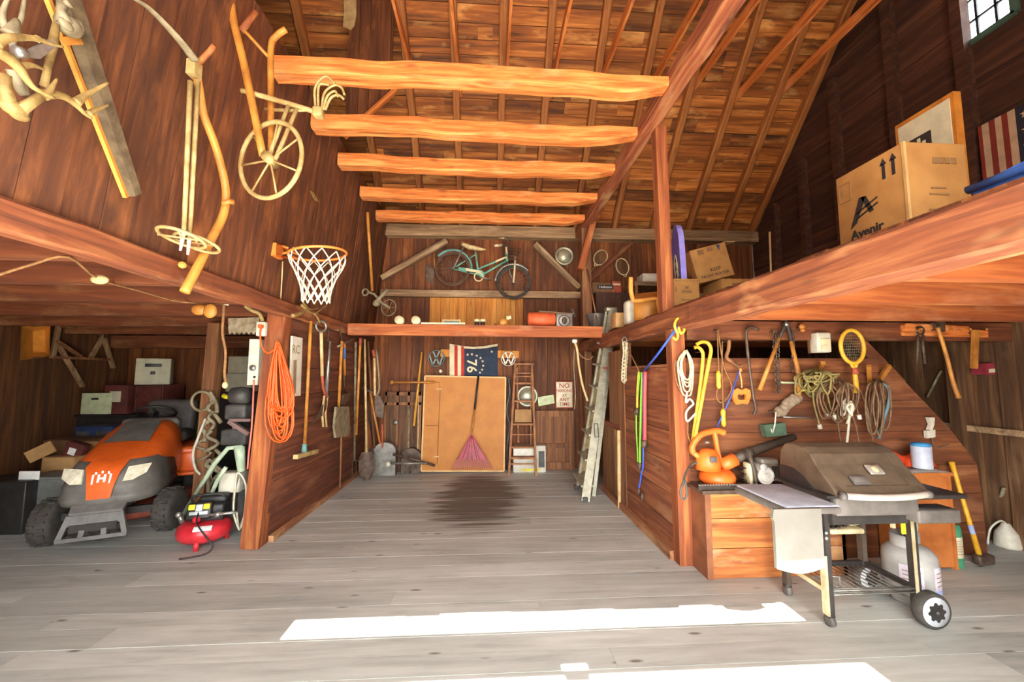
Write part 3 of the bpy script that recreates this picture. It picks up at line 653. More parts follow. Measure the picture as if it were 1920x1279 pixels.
# ================================================================== post and lower left partition
t = thing('extension_cord', 'thick coil of orange extension cord hung beside the leaning post', 'extension cord', aY(522, 640, 3.98))
mb = MB(); Yc = 3.98; top = aY(522, 645, Yc)
rr = random.Random(3)
for k in range(24):
    bt = rr.uniform(745, 832); w = rr.uniform(12, 36) if k else 42; cx = 527+rr.uniform(-7, 6)
    if k == 0: cx, bt, w = 525, 830, 42
    tp = rr.uniform(638, 655); dy = rr.uniform(-.04, .05); pts = []
    for j in range(23):
        s_ = j/22; a_ = -PI/2+2*PI*s_
        # teardrop: narrow at the nail, round at the bottom
        yy = (tp+bt)/2 - (bt-tp)/2*math.cos(2*PI*s_); ww = w*math.sin(2*PI*s_)*(.28+.72*max(0, (yy-tp)/(bt-tp))**1.5)
        pts.append(aY(cx+ww+(520-cx)*(1-(yy-tp)/(bt-tp)), yy, Yc+dy))
    mb.tube(pts, .0075, 6)
part('coil', mb, 'orange_cord', t)
part('lead', MB().tube(smooth_path([aY(*p, 3.95) for p in ((489, 615), (488, 632), (492, 652), (502, 662), (514, 656), (522, 644))], 5), .0085, 6), 'orange_cord', t)
part('plug', MB().rbox(aY(489, 612, 3.92), (.035, .05, .035), .008), 'orange_cord', t)
t = thing('outlet_box', 'white electrical outlet box at the top of the leaning post', 'outlet', aY(491, 628, 4.06))
part('box', MB().rbox(aY(491, 617, 4.06), (.085, .06, .14), .01), 'white_plastic', t)
part('conduit', MB().tube(smooth_path([aY(*p, 4.02) for p in ((460, 574), (472, 582), (486, 588), (492, 602))], 4), .018), 'cream_paint', t)
mb = MB(); mb.slab([lo_l(*p, .02) for p in ((545, 630), (564, 634), (560, 742), (541, 744))], (1, 0, 0), .02)
t = thing('thermometer', 'tall white metal thermometer board beside the orange cord coil', 'thermometer', lo_l(553, 744, .02)); part('plate', mb, 'white_plastic', t)
M = mat4(lo_l(555, 656, .043), lo_l(564, 657, .043)-lo_l(545, 655, .043), (0, 0, 1)); plain('faded_brown', 'a08468', .7)
part('lettering', text_mb('RC', .13, M, .003), 'faded_brown', t)
part('glass_tube', MB().bar(lo_l(553, 676, .045), lo_l(551, 738, .045), .06, .01, (0, 0, 1)), 'faded_brown', t)
t = thing('push_broom', 'yellow-handled flat broom hung on the partition under the antlers', 'broom', lo_l(573, 855, .06))
part('handle', MB().tube([lo_l(583, 602, .06), lo_l(571, 836, .07)], .018), 'pole_wood', t)
part('socket', MB().tube([lo_l(571, 832, .07), lo_l(570, 850, .07)], [.026, .034]), 'teal', t)
part('head', MB().bar(lo_l(554, 857, .08), lo_l(593, 846, .08), .05, .045), 'cream_paint', t)
t = thing('spade', 'spade with a D handle and red shank, next to the yellow broom', 'spade', lo_l(600, 795, .06))
mb = MB(); mb.ring(lo_l(602, 612, .06), .07, .014, (.9, -.5, 0), 16, 6, sy=.9); part('grip', mb, 'steel', t)
part('shaft', MB().tube([lo_l(602, 622, .06), lo_l(604, 705, .06)], .02), 'pale_wood', t); part('shank', MB().tube([lo_l(604, 705, .06), lo_l(606, 728, .06), lo_l(612, 746, .08)], .018), 'rust_red', t)
P = [lo_l(*p, .06) for p in ((608, 742), (612, 760), (604, 778), (582, 794), (596, 776), (604, 758))]; part('blade', MB().slab(P, (1, 0, 0), .02), 'iron', t)
t = thing('lopping_shears', 'blue-grey handled long shears hung beside the spade', 'shears', lo_l(610, 800, .06))
part('handle', MB().tube([lo_l(619, 640, .07), lo_l(611, 742, .07)], [.014, .024]), 'steel', t)
for dx in (0, 6): part('jaw', MB().tube([lo_l(608+dx, 742, .07), lo_l(604+dx, 775, .07), lo_l(606+dx, 800, .07)], .014), 'pale_wood', t)
t = thing('flat_shovel', 'wide pale flat shovel hung on the left partition', 'shovel', lo_l(637, 822, .06))
part('handle', MB().tube([lo_l(641, 640, .05), lo_l(635, 765, .07)], .02), 'pole_wood', t)
P = [lo_l(*p, .07) for p in ((627, 763), (650, 762), (653, 800), (652, 815), (648, 819), (626, 821), (623, 800))]; part('blade', MB().slab(P, (1, 0, 0), .03), 'bone_grey', t)
t = thing('hand_scoop', 'short scoop with a blue and yellow grip hung behind the flat shovel', 'scoop', lo_l(649, 758, .04))
part('grip', MB().tube([lo_l(646, 645, .05), lo_l(646, 704, .05)], .018), 'pole_wood', t); part('band', MB().tube([lo_l(646, 652, .05), lo_l(646, 672, .05)], .021), 'blue_paint', t, label='blue band')
part('shank', MB().tube(smooth_path([lo_l(*p, .05) for p in ((645, 704), (646, 724), (652, 736))], 3), .012), 'iron', t)
part('blade', MB().slab([lo_l(*p, .05) for p in ((642, 740), (655, 738), (652, 750), (643, 760), (638, 758))], (1, 0, 0), .02), 'iron', t)
for a, b, l in (((617, 616), (615, 640), 'shears'), ((637, 615), (641, 642), 'flat shovel')):
    solo('hanging_hook', MB().tube([lo_l(a[0], a[1], .02), lo_l(a[0], a[1], .06), lo_l(*b, .05)], .008), 'iron', 'small iron hook holding the %s' % l, 'hook')
solo('hand_hoe', MB().tube([lo_l(633, 650, .05), lo_l(644, 644, .05), lo_l(668, 632, .08)], .014), 'bone_grey', 'short stick lying across the tool handles on the partition', 'stick')
mb = MB(); mb.bar(lo_l(641, 800, .05), lo_l(638, 915, .06), .03, .02); solo('batten', mb, 'brown_wood_z', 'thin upright batten on the partition under the flat shovel', 'batten')

# tools standing in the far left corner
def standing(name, label, cat, top, bot, toff=.05, r=.018, mat='pole_wood', tip=None, head=None, bw=None):
    p = lo_l(*top, toff); q = bot if isinstance(bot, Vector) else aZ(*bot, .02); t = thing(name, label, cat, q, group='long tools in the far left corner')
    k = p+(q-p)*(bw or 1); part('handle', MB().tube([p, k], r), mat, t)
    if tip: part('tip', MB().tube([p, p+(q-p)*.07], r*1.15), tip, t, label='red painted end')
    d = (q-p).normalized(); s = V((.95, .3, 0)); s = (s-d*s.dot(d)).normalized(); u = d.cross(s)
    if head == 'shovel':
        rows = []
        for j in range(7):
            a_ = j/6; w = .12*math.sin(min(1, .35+a_*1.1)*PI*.62)*(1 if a_ < .75 else 1-(a_-.75)*2.6); c = k+d*(a_*(q-k).length)
            rows.append([c+s*w*i/3-u*(.03*(1-(i/3)**2)) for i in range(-3, 4)])
        b = MB(); b.loft(rows, caps=False); b.loft([[x-u*.006 for x in r_] for r_ in rows], caps=False); part('blade', b, 'iron', t)
    if head == 'fork':
        b = MB(); 
        for i in range(4): b.tube(smooth_path([k, k+d*.05+s*(i-1.5)*.05, k+d*.2+s*(i-1.5)*.06-u*.04, q+s*(i-1.5)*.05], 3), .007, 6)
        part('tines', b, 'iron', t)
    return t
standing('pitchfork', 'grey pitchfork leaning in the far left corner, nearest of the tools', 'pitchfork', (667, 642), (664, 896), r=.017, mat='bone_grey', head='fork', bw=.86)
standing('pole', 'yellow pole with a red end, hanging in front of the other long tools', 'pole', (676, 634), lo_l(668, 815, .14), .14, tip='rust_red')
standing('round_shovel', 'round-point shovel with a brown handle, front one of the two shovels', 'shovel', (684, 636), (688, 901), .10, mat='pale_wood', head='shovel', bw=.80)
standing('round_shovel', 'round-point shovel with a dark handle standing behind the front shovel', 'shovel', (690, 640), (705, 889), .08, mat='brown_wood_z', head='shovel', bw=.80)
standing('iron_bar', 'dark iron digging bar standing at the right of the shovels', 'bar', (678, 700), (709, 885), .05, .014, 'dark_iron')
p, q = aZ(723, 886, .02), lo_l(694, 735, .18)
t = thing('garden_rake', 'yellow-handled rake leaning head up in the far left corner', 'rake', p, group='long tools in the far left corner'); part('handle', MB().tube([p, q], .018), 'pole_wood', t)
b = MB(); b.bar(q+V((-.12, 0, .06)), q+V((.06, 0, -.01)), .04, .03)
for i in range(6): c = q+V((-.11+.03*i, 0, .05-.012*i)); b.tube([c, c+V((.02, -.06, .04))], .006, 5)
part('head', b, 'iron', t)
t = thing('snow_shovel', 'shovel with a red-tipped grip hanging blade down in the left corner', 'shovel', aY(712, 782, 6.5)); g = lambda x, y: aY(x, y, 6.5)
part('shaft', MB().tube([g(702, 664), g(703, 742)], .02), 'pale_wood', t); part('shaft', MB().tube(smooth_path([g(706, 655), g(710, 700), g(711, 730), g(706, 742)], 3), .015), 'bone_grey', t); part('tip', MB().tube([g(700, 656), g(702, 672)], .026), 'rust_red', t)
part('blade', MB().slab([g(*p) for p in ((703, 741), (712, 742), (720, 758), (719, 784), (704, 781), (702, 760))], (0, 1, 0), .03), 'iron', t)
solo('stake', MB().tube([aZ(717, 884, .0), aY(717, 795, 6.6)], .015), 'rust_red', 'reddish stake standing behind the rake handle', 'stake')
# ================================================================== lawn tractor
plain('mower_orange', 'f26a28', .35, c2='d85818', sc=5, var=.05); plain('mower_grey', '77716a', .55, c2='5f5a54', sc=7); plain('tyre', '4a443e', .85, c2='37322d', sc=18, bump=.3)
plain('rim_white', 'cfd3d6', .4, c2='a9acae'); plain('guard_grey', '77736e', .5, c2='625e59', sc=9); plain('lens', 'f3ead2', .15, c2='d9cfae', sc=30); plain('seat_vinyl', '5d534e', .55, c2='423a36', sc=8)
plain('engine_dark', '3a3330', .7, c2='28221f'); plain('logo_white', 'f2efe8', .5)
mw = thing('lawn_tractor', 'orange and grey riding lawn mower parked in the left bay', 'lawn mower', (-3.83, 4.52, 0), math.radians(-90+22)); mw.scale = (1.12, 1.12, 1.12); bpy.context.view_layer.update()
L_ = lambda n, b, m, p=mw, l=None: part(n, b, m, p, False, l)
def wheel(x, y, r, w, steer=0):
    R_ = Matrix.Translation((x, y, r)) @ Matrix.Rotation(steer, 4, 'Z') @ Matrix.Rotation(PI/2, 4, 'X')
    mb = MB(); k = w/2; mb.lathe([(r*.5, -k), (r*.78, -k*1.05), (r*.95, -k*.85), (r, -k*.5), (r, k*.5), (r*.95, k*.85), (r*.78, k*1.05), (r*.5, k)], R_, 30)
    for i in range(20):
        a_ = 2*PI*i/20
        for sg in (-1, 1): c = R_ @ V((r*1.005*math.cos(a_+sg*.08), r*1.005*math.sin(a_+sg*.08), sg*k*.42)); mb.box(c, (.022, k*.62, .018), (R_.to_3x3() @ Matrix.Rotation(a_, 3, 'Z')) @ Matrix(((0, 0, 1), (1, 0, 0), (0, 1, 0))))
    o = L_('wheel', mb, 'tyre')
    mb = MB(); mb.lathe([(r*.52, -k*.9), (r*.5, -k*.95), (r*.42, -k*.6), (r*.18, -k*.6), (r*.15, -k*.95), (.01, -k*.95)], R_, 20); mb.lathe([(r*.52, k*.9), (r*.5, k*.95), (r*.42, k*.6), (r*.18, k*.6), (r*.15, k*.95), (.01, k*.95)], R_, 20)
    L_('hub', mb, 'rim_white', o)
wheel(0, .41, .19, .15, math.radians(-14)); wheel(0, -.41, .19, .15, math.radians(-6)); wheel(-1.22, .37, .25, .22); wheel(-1.22, -.37, .25, .22)
L_('front_axle', MB().bar((0, -.34, .22), (0, .34, .22), .06, .06).bar((-.9, 0, .3), (.1, 0, .34), .3, .1).box((0, 0, .28), (.12, .2, .1)), 'engine_dark')
L_('chassis', MB().box((-.55, 0, .36), (1.3, .36, .12)).box((-.25, 0, .48), (.5, .4, .2)).bar((-1.22, -.3, .25), (-1.22, .3, .25), .1, .1), 'engine_dark')
mb = MB(); mb.lathe([(.02, .2), (.44, .2), (.5, .17), (.52, .09), (.5, .07)], Matrix.Translation((-.62, 0, 0)) @ Matrix.Scale(.82, 4, (1, 0, 0)), 28); L_('mower_deck', mb, 'rust_red')
# grille / bumper: plan loops stacked in height
def loop(z, fx, w, bx=-.42, n=18):
    pts = [V((bx, -w, z))]
    for i in range(n+1):
        a_ = -PI/2+PI*i/n; c, s_ = math.cos(a_), math.sin(a_)
        pts.append(V((bx+.25+(fx-bx-.25)*abs(c)**.55*(1 if c >= 0 else -1), w*abs(s_)**.6*(1 if s_ >= 0 else -1), z)))
    return pts+[V((bx, w, z))]
mb = MB(); mb.loft([loop(.335, .22, .30), loop(.35, .29, .335), loop(.40, .31, .35), loop(.43, .305, .345), loop(.445, .285, .335), loop(.50, .295, .34), loop(.52, .275, .33), loop(.56, .265, .325), loop(.60, .25, .315), loop(.64, .22, .30), loop(.70, .15, .27)], closed=True)
gr = L_('grille', mb, 'mower_grey')
# hood: arches along x
def arch(x, w, z0, z1, n=14, e=.5):
    return [V((x, -w*math.copysign(abs(math.cos(PI*i/n))**e, math.cos(PI*i/n)), z0+(z1-z0)*math.sin(PI*i/n)**e)) for i in range(n+1)]
mb = MB(); mb.loft([arch(.17, .17, .63, .655), arch(.13, .22, .62, .70), arch(.02, .27, .60, .745), arch(-.2, .30, .50, .83), arch(-.45, .315, .45, .93), arch(-.68, .31, .44, .985), arch(-.74, .29, .46, .975)], caps=False); mb.loft([arch(-.74, .29, .46, .975), arch(-.745, .02, .6, .7)], caps=False)
L_('hood', mb, 'mower_orange')
mb = MB(); rows = []
for i, (x, w, z) in enumerate(((-.14, .17, .825), (-.30, .155, .882), (-.50, .145, .957), (-.60, .14, .985))): rows.append([V((x, w*k/4, z+.006-.012*(abs(k)/4)**2)) for k in range(-4, 5)])
mb.loft(rows, caps=False); vn = L_('hood_vent', mb, 'mower_grey')
# orange nose panel, emblem, head lamps
nose = lambda y, z, o=0: V((.335-.33*max(z-.42, 0)-.25*y*y+o, y, z))
mb = MB(); mb.loft([[nose(y, .415) for y in (-.075, 0, .075)], [nose(y, .52, .01) for y in (-.09, 0, .09)], [nose(y, .62, .005) for y in (-.11, 0, .11)], [nose(y, .665, -.01) for y in (-.13, 0, .13)], [V((.1, y, .72)) for y in (-.13, 0, .13)]], caps=False)
ns = L_('nose_panel', mb, 'mower_orange')
M = mat4(nose(0, .575, .014), (0, 1, 0), (-.33, 0, 1)); mb = text_mb('H', .085, M, .004, bold=.004)
for k in (-.055, 0, .055): mb.box(M @ V((k*.75, .048+.008*(k == 0), .002)), (.006, .014, .022))
mb.slab([M @ V(p) for p in ((-.062, -.04, 0), (-.05, -.045, 0), (-.05, .04, 0), (-.065, .035, 0))], M.to_3x3() @ V((0, 0, 1)), .004); mb.slab([M @ V(p) for p in ((.062, -.04, 0), (.05, -.045, 0), (.05, .04, 0), (.065, .035, 0))], M.to_3x3() @ V((0, 0, 1)), .004)
L_('emblem', mb, 'logo_white', ns, 'white crest')
for sg in (-1, 1):
    pts = [(.262, .13), (.268, .20), (.205, .275), (.14, .29), (.20, .145)]; zz = [.535, .54, .585, .655, .645]
    b = MB(); b.loft([[V((x+.012, sg*y, z)) for (x, y), z in zip(pts, zz)], [V((x+.024, sg*(y+.005), z+.006)) for (x, y), z in zip(pts, zz)]], closed=True, smooth=False); L_('headlight', b, 'lens')
# brush guard
mb = MB(); gx = .345
mb.slab([(.29, -.18, .34), (.29, .18, .34), (gx, .17, .29), (gx, -.17, .29)], (0, 0, 1), .03)
for y in (-.17, -.06, .06, .17): mb.bar((gx, y*.95, .30), (gx+.03, y*1.22, .125), .035, .03, (1, 0, 0))
mb.bar((gx+.03, -.222, .12), (gx+.03, .222, .12), .04, .03); mb.slab([(gx, -.17, .30), (gx, .17, .30), (gx+.012, .19, .22), (gx+.012, -.19, .22)], (1, 0, 0), .012)
L_('brush_guard', mb, 'guard_grey')
mb = MB(); mb.box((.3, 0, .2), (.16, .3, .06)); [mb.tube([(.32, y, .18), (.36, y, .18)], .045, 12) for y in (-.12, .0, .12)]; L_('front_bracket', mb, 'engine_dark')
# dash, steering, fenders, seat
L_('dash', MB().rbox((-.80, 0, .78), (.16, .5, .42), .05, seg=3), 'mower_grey')
mb = MB(); mb.ring((-.92, 0, 1.04), .17, .016, (-.5, 0, 1), 28, 8); mb.tube([(-.80, 0, .92), (-.92, 0, 1.04)], .022)
for k in range(3): a_ = 2*PI*k/3; mb.tube([(-.92, 0, 1.035), (-.92+.15*math.cos(a_)*.9, .16*math.sin(a_), 1.035+.07*math.cos(a_))], .012, 6)
L_('steering_wheel', mb, 'black_plastic')
mb = MB(); mb.rbox((-1.2, 0, .60), (.8, .86, .10), .04, seg=3); 
for sg in (-1, 1): mb.rbox((-1.02, sg*.34, .48), (.46, .2, .26), .05, seg=3); mb.rbox((-.86, sg*.34, .37), (.34, .2, .04), .015)
fd = L_('fender', mb, 'mower_orange')
for sg in (-1, 1): L_('decal', MB().rbox((-.90, sg*.447, .50), (.12, .006, .05), .002), 'logo_white', fd)
mb = MB(); mb.rbox((-1.28, 0, .74), (.46, .5, .14), .06, seg=3); mb.rbox((-1.46, 0, .95), (.13, .5, .42), .06, Matrix.Rotation(-.22, 3, 'Y'), seg=3)
L_('seat', mb, 'seat_vinyl'); L_('seat_trim', MB().tube(arc((-1.5, 0, .95), .24, .2, PI-.2, 12, (0, 1, 0), (0, 0, 1), .2), .014), 'black_plastic')

# ================================================================== air compressor
plain('comp_red', 'd8323c', .35, c2='b8222c', sc=6, var=.04); plain('yellow_label', 'f0dc2a', .5); plain('hose_grey', 'cfc8b4', .5, c2='b0a890')
cp = thing('air_compressor', 'red pancake air compressor on the floor beside the leaning post', 'air compressor', (-2.76, 4.27, 0), .25)
K = lambda n, b, m, p=cp, l=None: part(n, b, m, p, False, l)
K('tank', MB().lathe([(.05, .05), (.17, .055), (.215, .09), (.228, .14), (.215, .19), (.17, .225), (.05, .232)], None, 32), 'comp_red')
for k in range(3): a_ = 2*PI*k/3-PI/2; K('foot', MB().tube([(.17*math.cos(a_), .17*math.sin(a_), .09), (.19*math.cos(a_), .19*math.sin(a_), 0)], [.03, .02]), 'comp_red')
K('motor_shroud', MB().rbox((.02, .05, .30), (.30, .22, .17), .03, seg=3).rbox((.05, .08, .41), (.24, .16, .08), .03, seg=3), 'black_plastic')
pn = K('gauge_panel', MB().rbox((-.02, -.09, .34), (.20, .05, .15), .012, Matrix.Rotation(-.35, 3, 'X')), 'black_plastic')
for x in (-.075, .045): K('gauge', MB().rbox((x, -.122, .385), (.055, .02, .05), .008, Matrix.Rotation(-.35, 3, 'X')), 'yellow_label', pn)
K('label_plate', MB().rbox((-.015, -.12, .375), (.055, .02, .06), .004, Matrix.Rotation(-.35, 3, 'X')), 'rim_white', pn); K('label_plate', MB().rbox((-.02, -.117, .325), (.15, .02, .03), .004, Matrix.Rotation(-.35, 3, 'X')), 'rim_white', pn)
K('regulator_knob', MB().lathe([(.032, 0), (.032, .03), (.012, .04)], Matrix.Translation((-.03, -.11, .27)) @ Matrix.Rotation(PI/2, 4, 'X'), 16), 'comp_red')
mb = MB(); mb.tube([(.06, -.12, .30), (.30, -.14, .31)], .014); mb.tube([(.12, -.126, .302), (.16, -.129, .304)], .026, 12); K('outlet_fitting', mb, 'steel')
K('carry_handle', MB().tube(smooth_path([(-.12, .0, .40), (-.11, -.02, .46), (.0, -.02, .47), (.12, .0, .46), (.16, .02, .40)], 4), .012), 'black_plastic'); K('valve', MB().tube([(-.17, -.05, .23), (-.19, -.06, .30)], .02).ball((-.2, -.06, .31), .026), 'steel')
M = Matrix.Translation((.02, -.226, .17)) @ Matrix.Rotation(PI/2, 4, 'X'); K('stripe', MB().rbox((.05, -.205, .205), (.15, .05, .015), .004, Matrix.Rotation(.6, 3, 'X')), 'logo_white')
K('power_cord', MB().tube(smooth_path([(-.02, -.12, .33), (.0, -.2, .26), (.09, -.25, .15), (.16, -.27, .06), (.12, -.31, .012), (.0, -.36, .012), (-.06, -.36, .012)], 5), .007), 'black_plastic')
h0 = cp.matrix_world @ V((.30, -.14, .31))
P = [h0]
for k in range(4):
    j = k*.018; P += [aY(447, 990, 4.3-j), aY(438, 950+3*k, 4.3-j), aY(441, 915, 4.3-j), aY(452-2*k, 886, 4.3-j), aY(461, 910, 4.3-j), aY(459, 960, 4.3-j), aY(451, 985+2*k, 4.3-j)]
solo('air_hose', MB().tube(smooth_path(P, 5), .0095, 6), 'hose_grey', 'pale coiled air hose looped between the red compressor and the post', 'hose')

# ================================================================== stand and machinery behind the post
plain('mint_paint', 'bcc9ac', .5, c2='96a58c', sc=9); plain('machine_grey', '57534f', .5, c2='3d3936', sc=9); plain('mauve_steel', '8a6c66', .5)
S = lambda x, y, Y=4.25: aY(x, y, Y)
st = thing('tool_stand', 'mint-green splayed stand carrying dark grey machine blocks behind the post', 'stand', V((S(430, 900).x, 4.7, 0)))
part('leg', MB().tube([aZ(334, 980, .03), S(402, 870), S(428, 840), S(455, 838)], .022), 'mint_paint', st); part('leg', MB().tube([aZ(374, 978, .03), S(408, 900), S(424, 876)], .02), 'mint_paint', st)
part('post', MB().tube([S(449, 838), S(453, 884)], [.05, .035], 12), 'mint_paint', st); part('base', MB().bb((S(408, 900).x, 4.6, .0), (S(445, 900).x+.03, 4.9, .42)), 'machine_grey', st)
part('machine_block', MB().rbox(S(447, 818, 4.72), (.27, .2, .17), .02), 'machine_grey', st); part('machine_block', MB().rbox(S(450, 772, 4.72), (.23, .2, .17), .03), 'machine_grey', st)
mb = MB(); mb.bar(S(430, 788, 4.58), S(470, 788, 4.58), .02, .03); mb.bar(S(430, 790, 4.58), S(468, 814, 4.58), .05, .04); mb.bar(S(440, 788, 4.66), S(440, 812, 4.66), .03, .03); part('bracket', mb, 'mauve_steel', st)
part('battery_box', MB().rbox(S(438, 902, 4.5), (.21, .16, .2), .015), 'white_plastic', st)
solo('motor', MB().lathe([(.03, -.1), (.09, -.09), (.1, 0), (.09, .09), (.03, .1)], Matrix.Translation(S(452, 742, 4.74)) @ Matrix.Rotation(PI/2, 4, 'Y'), 20), 'machine_grey', 'dark motor on top of the machine blocks behind the post', 'motor')
t = thing('wall_heater', 'long narrow white metal box with dials beside the leaning post', 'box', aY(475, 722, 4.25)); mb = MB(); mb.slab([aY(*p, 4.25) for p in ((468, 636), (487, 636), (483, 722), (463, 722))], (0, 1, 0), .08); part('case', mb, 'white_plastic', t)
part('dial', MB().lathe([(.03, 0), (.03, .02)], Matrix.Translation(aY(475, 690, 4.25)) @ Matrix.Rotation(PI/2, 4, 'X'), 14), 'steel', t); part('knob', MB().ball(aY(477, 707, 4.24), .012), 'black_plastic', t)
plain('pink_hose', 'e0685a', .5)
solo('air_line', MB().tube(smooth_path([aY(*p, 4.095) for p in ((476, 712), (475, 740), (472, 800), (467, 845), (464, 880))], 4), .008), 'pink_hose', 'thin red-pink air line hanging down the left side of the post', 'hose')
plain('jute', '96693e', .8, c2='75502c', sc=30)
t = thing('pull_switch', 'brown pull cord with a white switch hanging from the left loft', 'cord', aY(421, 722, 3.6)); part('cord', MB().tube(smooth_path([aY(*p, 3.6) for p in ((420, 566), (419, 590), (417, 625), (423, 660), (421, 700), (424, 722))], 4), .011), 'jute', t); part('knot', MB().ball(aY(422, 722, 3.6), (.022, .022, .03)), 'pale_wood', t)
part('switch', MB().bar(aY(412, 562, 3.6), aY(427, 570, 3.6), .04, .03), 'white_plastic', t)
for i, (a, b) in enumerate((((466, 710), None), ((484, 712), None))): pass
plain('saw_steel', 'b5a58a', .6, .2, c2='7e6a50', sc=14)
mb = MB(); pts = [(428, 597), (486, 595), (486, 618)]+[(484-i*4.5, 622 if i % 2 else 627) for i in range(13)]+[(428, 620)]
solo('hand_saw', MB().slab([aY(*p, 4.245) for p in pts], (0, 1, 0), .016), 'saw_steel', 'rusty toothed saw blade hung under the left loft behind the post', 'saw')
mb = MB(); mb.ball(aY(373, 581, 3.44), (.06, .03, .045)); mb.ball(aY(394, 583, 3.44), (.055, .03, .06)); mb.box(aY(383, 580, 3.45), (.08, .04, .04)); solo('wooden_cleat', mb, 'pole_wood', 'butterfly-shaped yellow wooden cleat under the left loft', 'cleat')
t = thing('light_wiring', 'thin brown cable strung along the underside of the left loft', 'cable', aY(188, 523, 2.6)); part('cable', MB().tube(smooth_path([aY(-10, 518, 2.1), aY(60, 496, 2.12), aY(128, 482, 2.13), aY(185, 523, 2.6), aY(260, 545, 3.0), aY(340, 566, 3.4), aY(425, 570, 3.6)], 4), .007), 'jute', t); part('junction', MB().ball(aY(187, 524, 2.58), (.05, .03, .03)), 'pale_wood', t)

# ================================================================== clutter at the back of the left bay
plain('tarp_black', '2c2724', .7, c2='1d1917'); plain('cardboard', 'b58a58', .8, c2='9a7246', sc=5); plain('cardboard_dark', '7c5838', .8, c2='634428', sc=5); plain('lime_white', 'c9cda6', .6, c2='aeb28a', sc=12); plain('box_white', 'c9c1a4', .7); plain('navy_box', '2d3a63', .6, c2='222b4a'); plain('green_canvas', '4c5636', .8, c2='3a4228', sc=6); plain('tote_grey', '73746f', .5, c2='5c5d58'); plain('maroon', '6a2f26', .7, c2='4c1f19'); plain('yellow_bin', 'e8a94c', .5, c2='d0903a', sc=7)
def crate(name, label, cat, x0, y0, x1, y1, Y, dep, mat, z0=None, rz=0, g=None):
    a, b = aY(x0, y0, Y), aY(x1, y1, Y); zb = b.z if z0 is None else z0
    t = thing(name, label, cat, ((a.x+b.x)/2, Y+dep/2, zb), rz, g); part('body', MB().rbox((0, 0, (a.z-zb)/2), (abs(b.x-a.x), dep, a.z-zb), .012), mat, t, False)
    return t, abs(b.x-a.x), a.z-zb
t, w, h = crate('storage_chest', 'low black chest along the back of the left bay, under the green-white sheet', 'chest', 142, 782, 300, 900, 6.4, .78, 'tarp_black', 0); part('lid', MB().rbox((0, -.01, h+.015), (w+.03, .8, .03), .01), 'tarp_black', t, False)
t, w, h = crate('cabinet', 'dark cabinet at the back of the left bay, under the white box', 'cabinet', 215, 722, 302, 782, 6.6, .45, 'maroon', aY(0, 782, 6.4).z+.03)
for k in (-.25, .25): part('door', MB().rbox((w*k, -.232, h/2), (w*.46, .02, h*.9), .005), 'maroon', t, False)
t, w, h = crate('box', 'tilted white box with black print on top of the dark cabinet', 'box', 250, 672, 300, 718, 6.62, .33, 'box_white', aY(0, 722, 6.6).z, .5); part('print', text_mb('TOOL', .09, Matrix.Translation((0, -.168, h*.72)) @ Matrix.Rotation(PI/2, 4, 'X'), .003), 'black_plastic', t, False) if False else part('print', MB().rbox((0, -.168, h*.45), (.06, .004, .05), .001).rbox((0, -.168, h*.74), (.2, .004, .05), .001), 'black_plastic', t, False)
t, w, h = crate('sheet', 'pale green-white slatted board lying on the black chest', 'board', 152, 748, 206, 788, 6.42, .03, 'lime_white'); t.location.z = aY(0, 782, 6.4).z+.03; part('slot', MB().rbox((-.02, -.017, h*.72), (.1, .01, .03), .004), 'black_plastic', t, False)
t, w, h = crate('carton', 'dark red carton with a white print on the black chest, left of the white box', 'carton', 196, 722, 236, 770, 6.43, .14, 'maroon', aY(0, 782, 6.4).z+.03); part('print', MB().rbox((0, -.073, h*.6), (.16, .004, .16), .03), 'box_white', t, False)
t, w, h = crate('storage_bin', 'navy blue box with pale lettering behind the mower hood', 'box', 140, 800, 205, 838, 5.9, .28, 'navy_box', 0); part('lettering', MB().rbox((-.12, -.142, h-.1), (.16, .004, .07), .005).rbox((.13, -.142, h-.1), (.16, .004, .07), .005), 'machine_grey', t, False)
t, w, h = crate('cardboard_box', 'open brown cardboard box with a dark carton in it, left of the mower', 'cardboard box', 78, 858, 132, 934, 5.05, .32, 'cardboard', 0)
part('flap', MB().bar((-w/2, -.14, h), (-w/2-.06, -.16, h+.12), .3, .012, (0, 1, 0)), 'cardboard', t, False); part('flap', MB().slab([(-w/2, .16, h), (w/2, .16, h), (w/2+.02, .2, h+.12), (-w/2, .2, h+.12)], (0, 1, 0), .01), 'cardboard', t, False)
part('inner_carton', MB().rbox((.06, -.02, h+.04), (.2, .1, .22), .01, Matrix.Rotation(.3, 3, 'Y')), 'maroon', t, False, 'dark red carton'); part('carton_label', MB().rbox((.07, -.08, h+.05), (.08, .01, .08), .003, Matrix.Rotation(.3, 3, 'Y')), 'logo_white', t, False)
crate('cardboard_box', 'flat brown cardboard box behind the open one, under the navy box', 'cardboard box', 80, 826, 160, 905, 5.45, .4, 'cardboard_dark', 0)
t, w, h = crate('storage_tote', 'grey plastic tote with a white label on its lid at the left edge', 'tote', 40, 900, 116, 955, 4.72, .34, 'tote_grey', 0); part('lid', MB().rbox((0, 0, h+.012), (w+.03, .37, .03), .01), 'tote_grey', t, False); part('label_card', MB().rbox((-w*.28, -.19, h+.05), (.2, .015, .09), .004), 'logo_white', t, False)
crate('storage_tote', 'black plastic tote standing at the left edge of the photo', 'tote', -70, 905, 43, 962, 4.6, .4, 'black_plastic', 0)
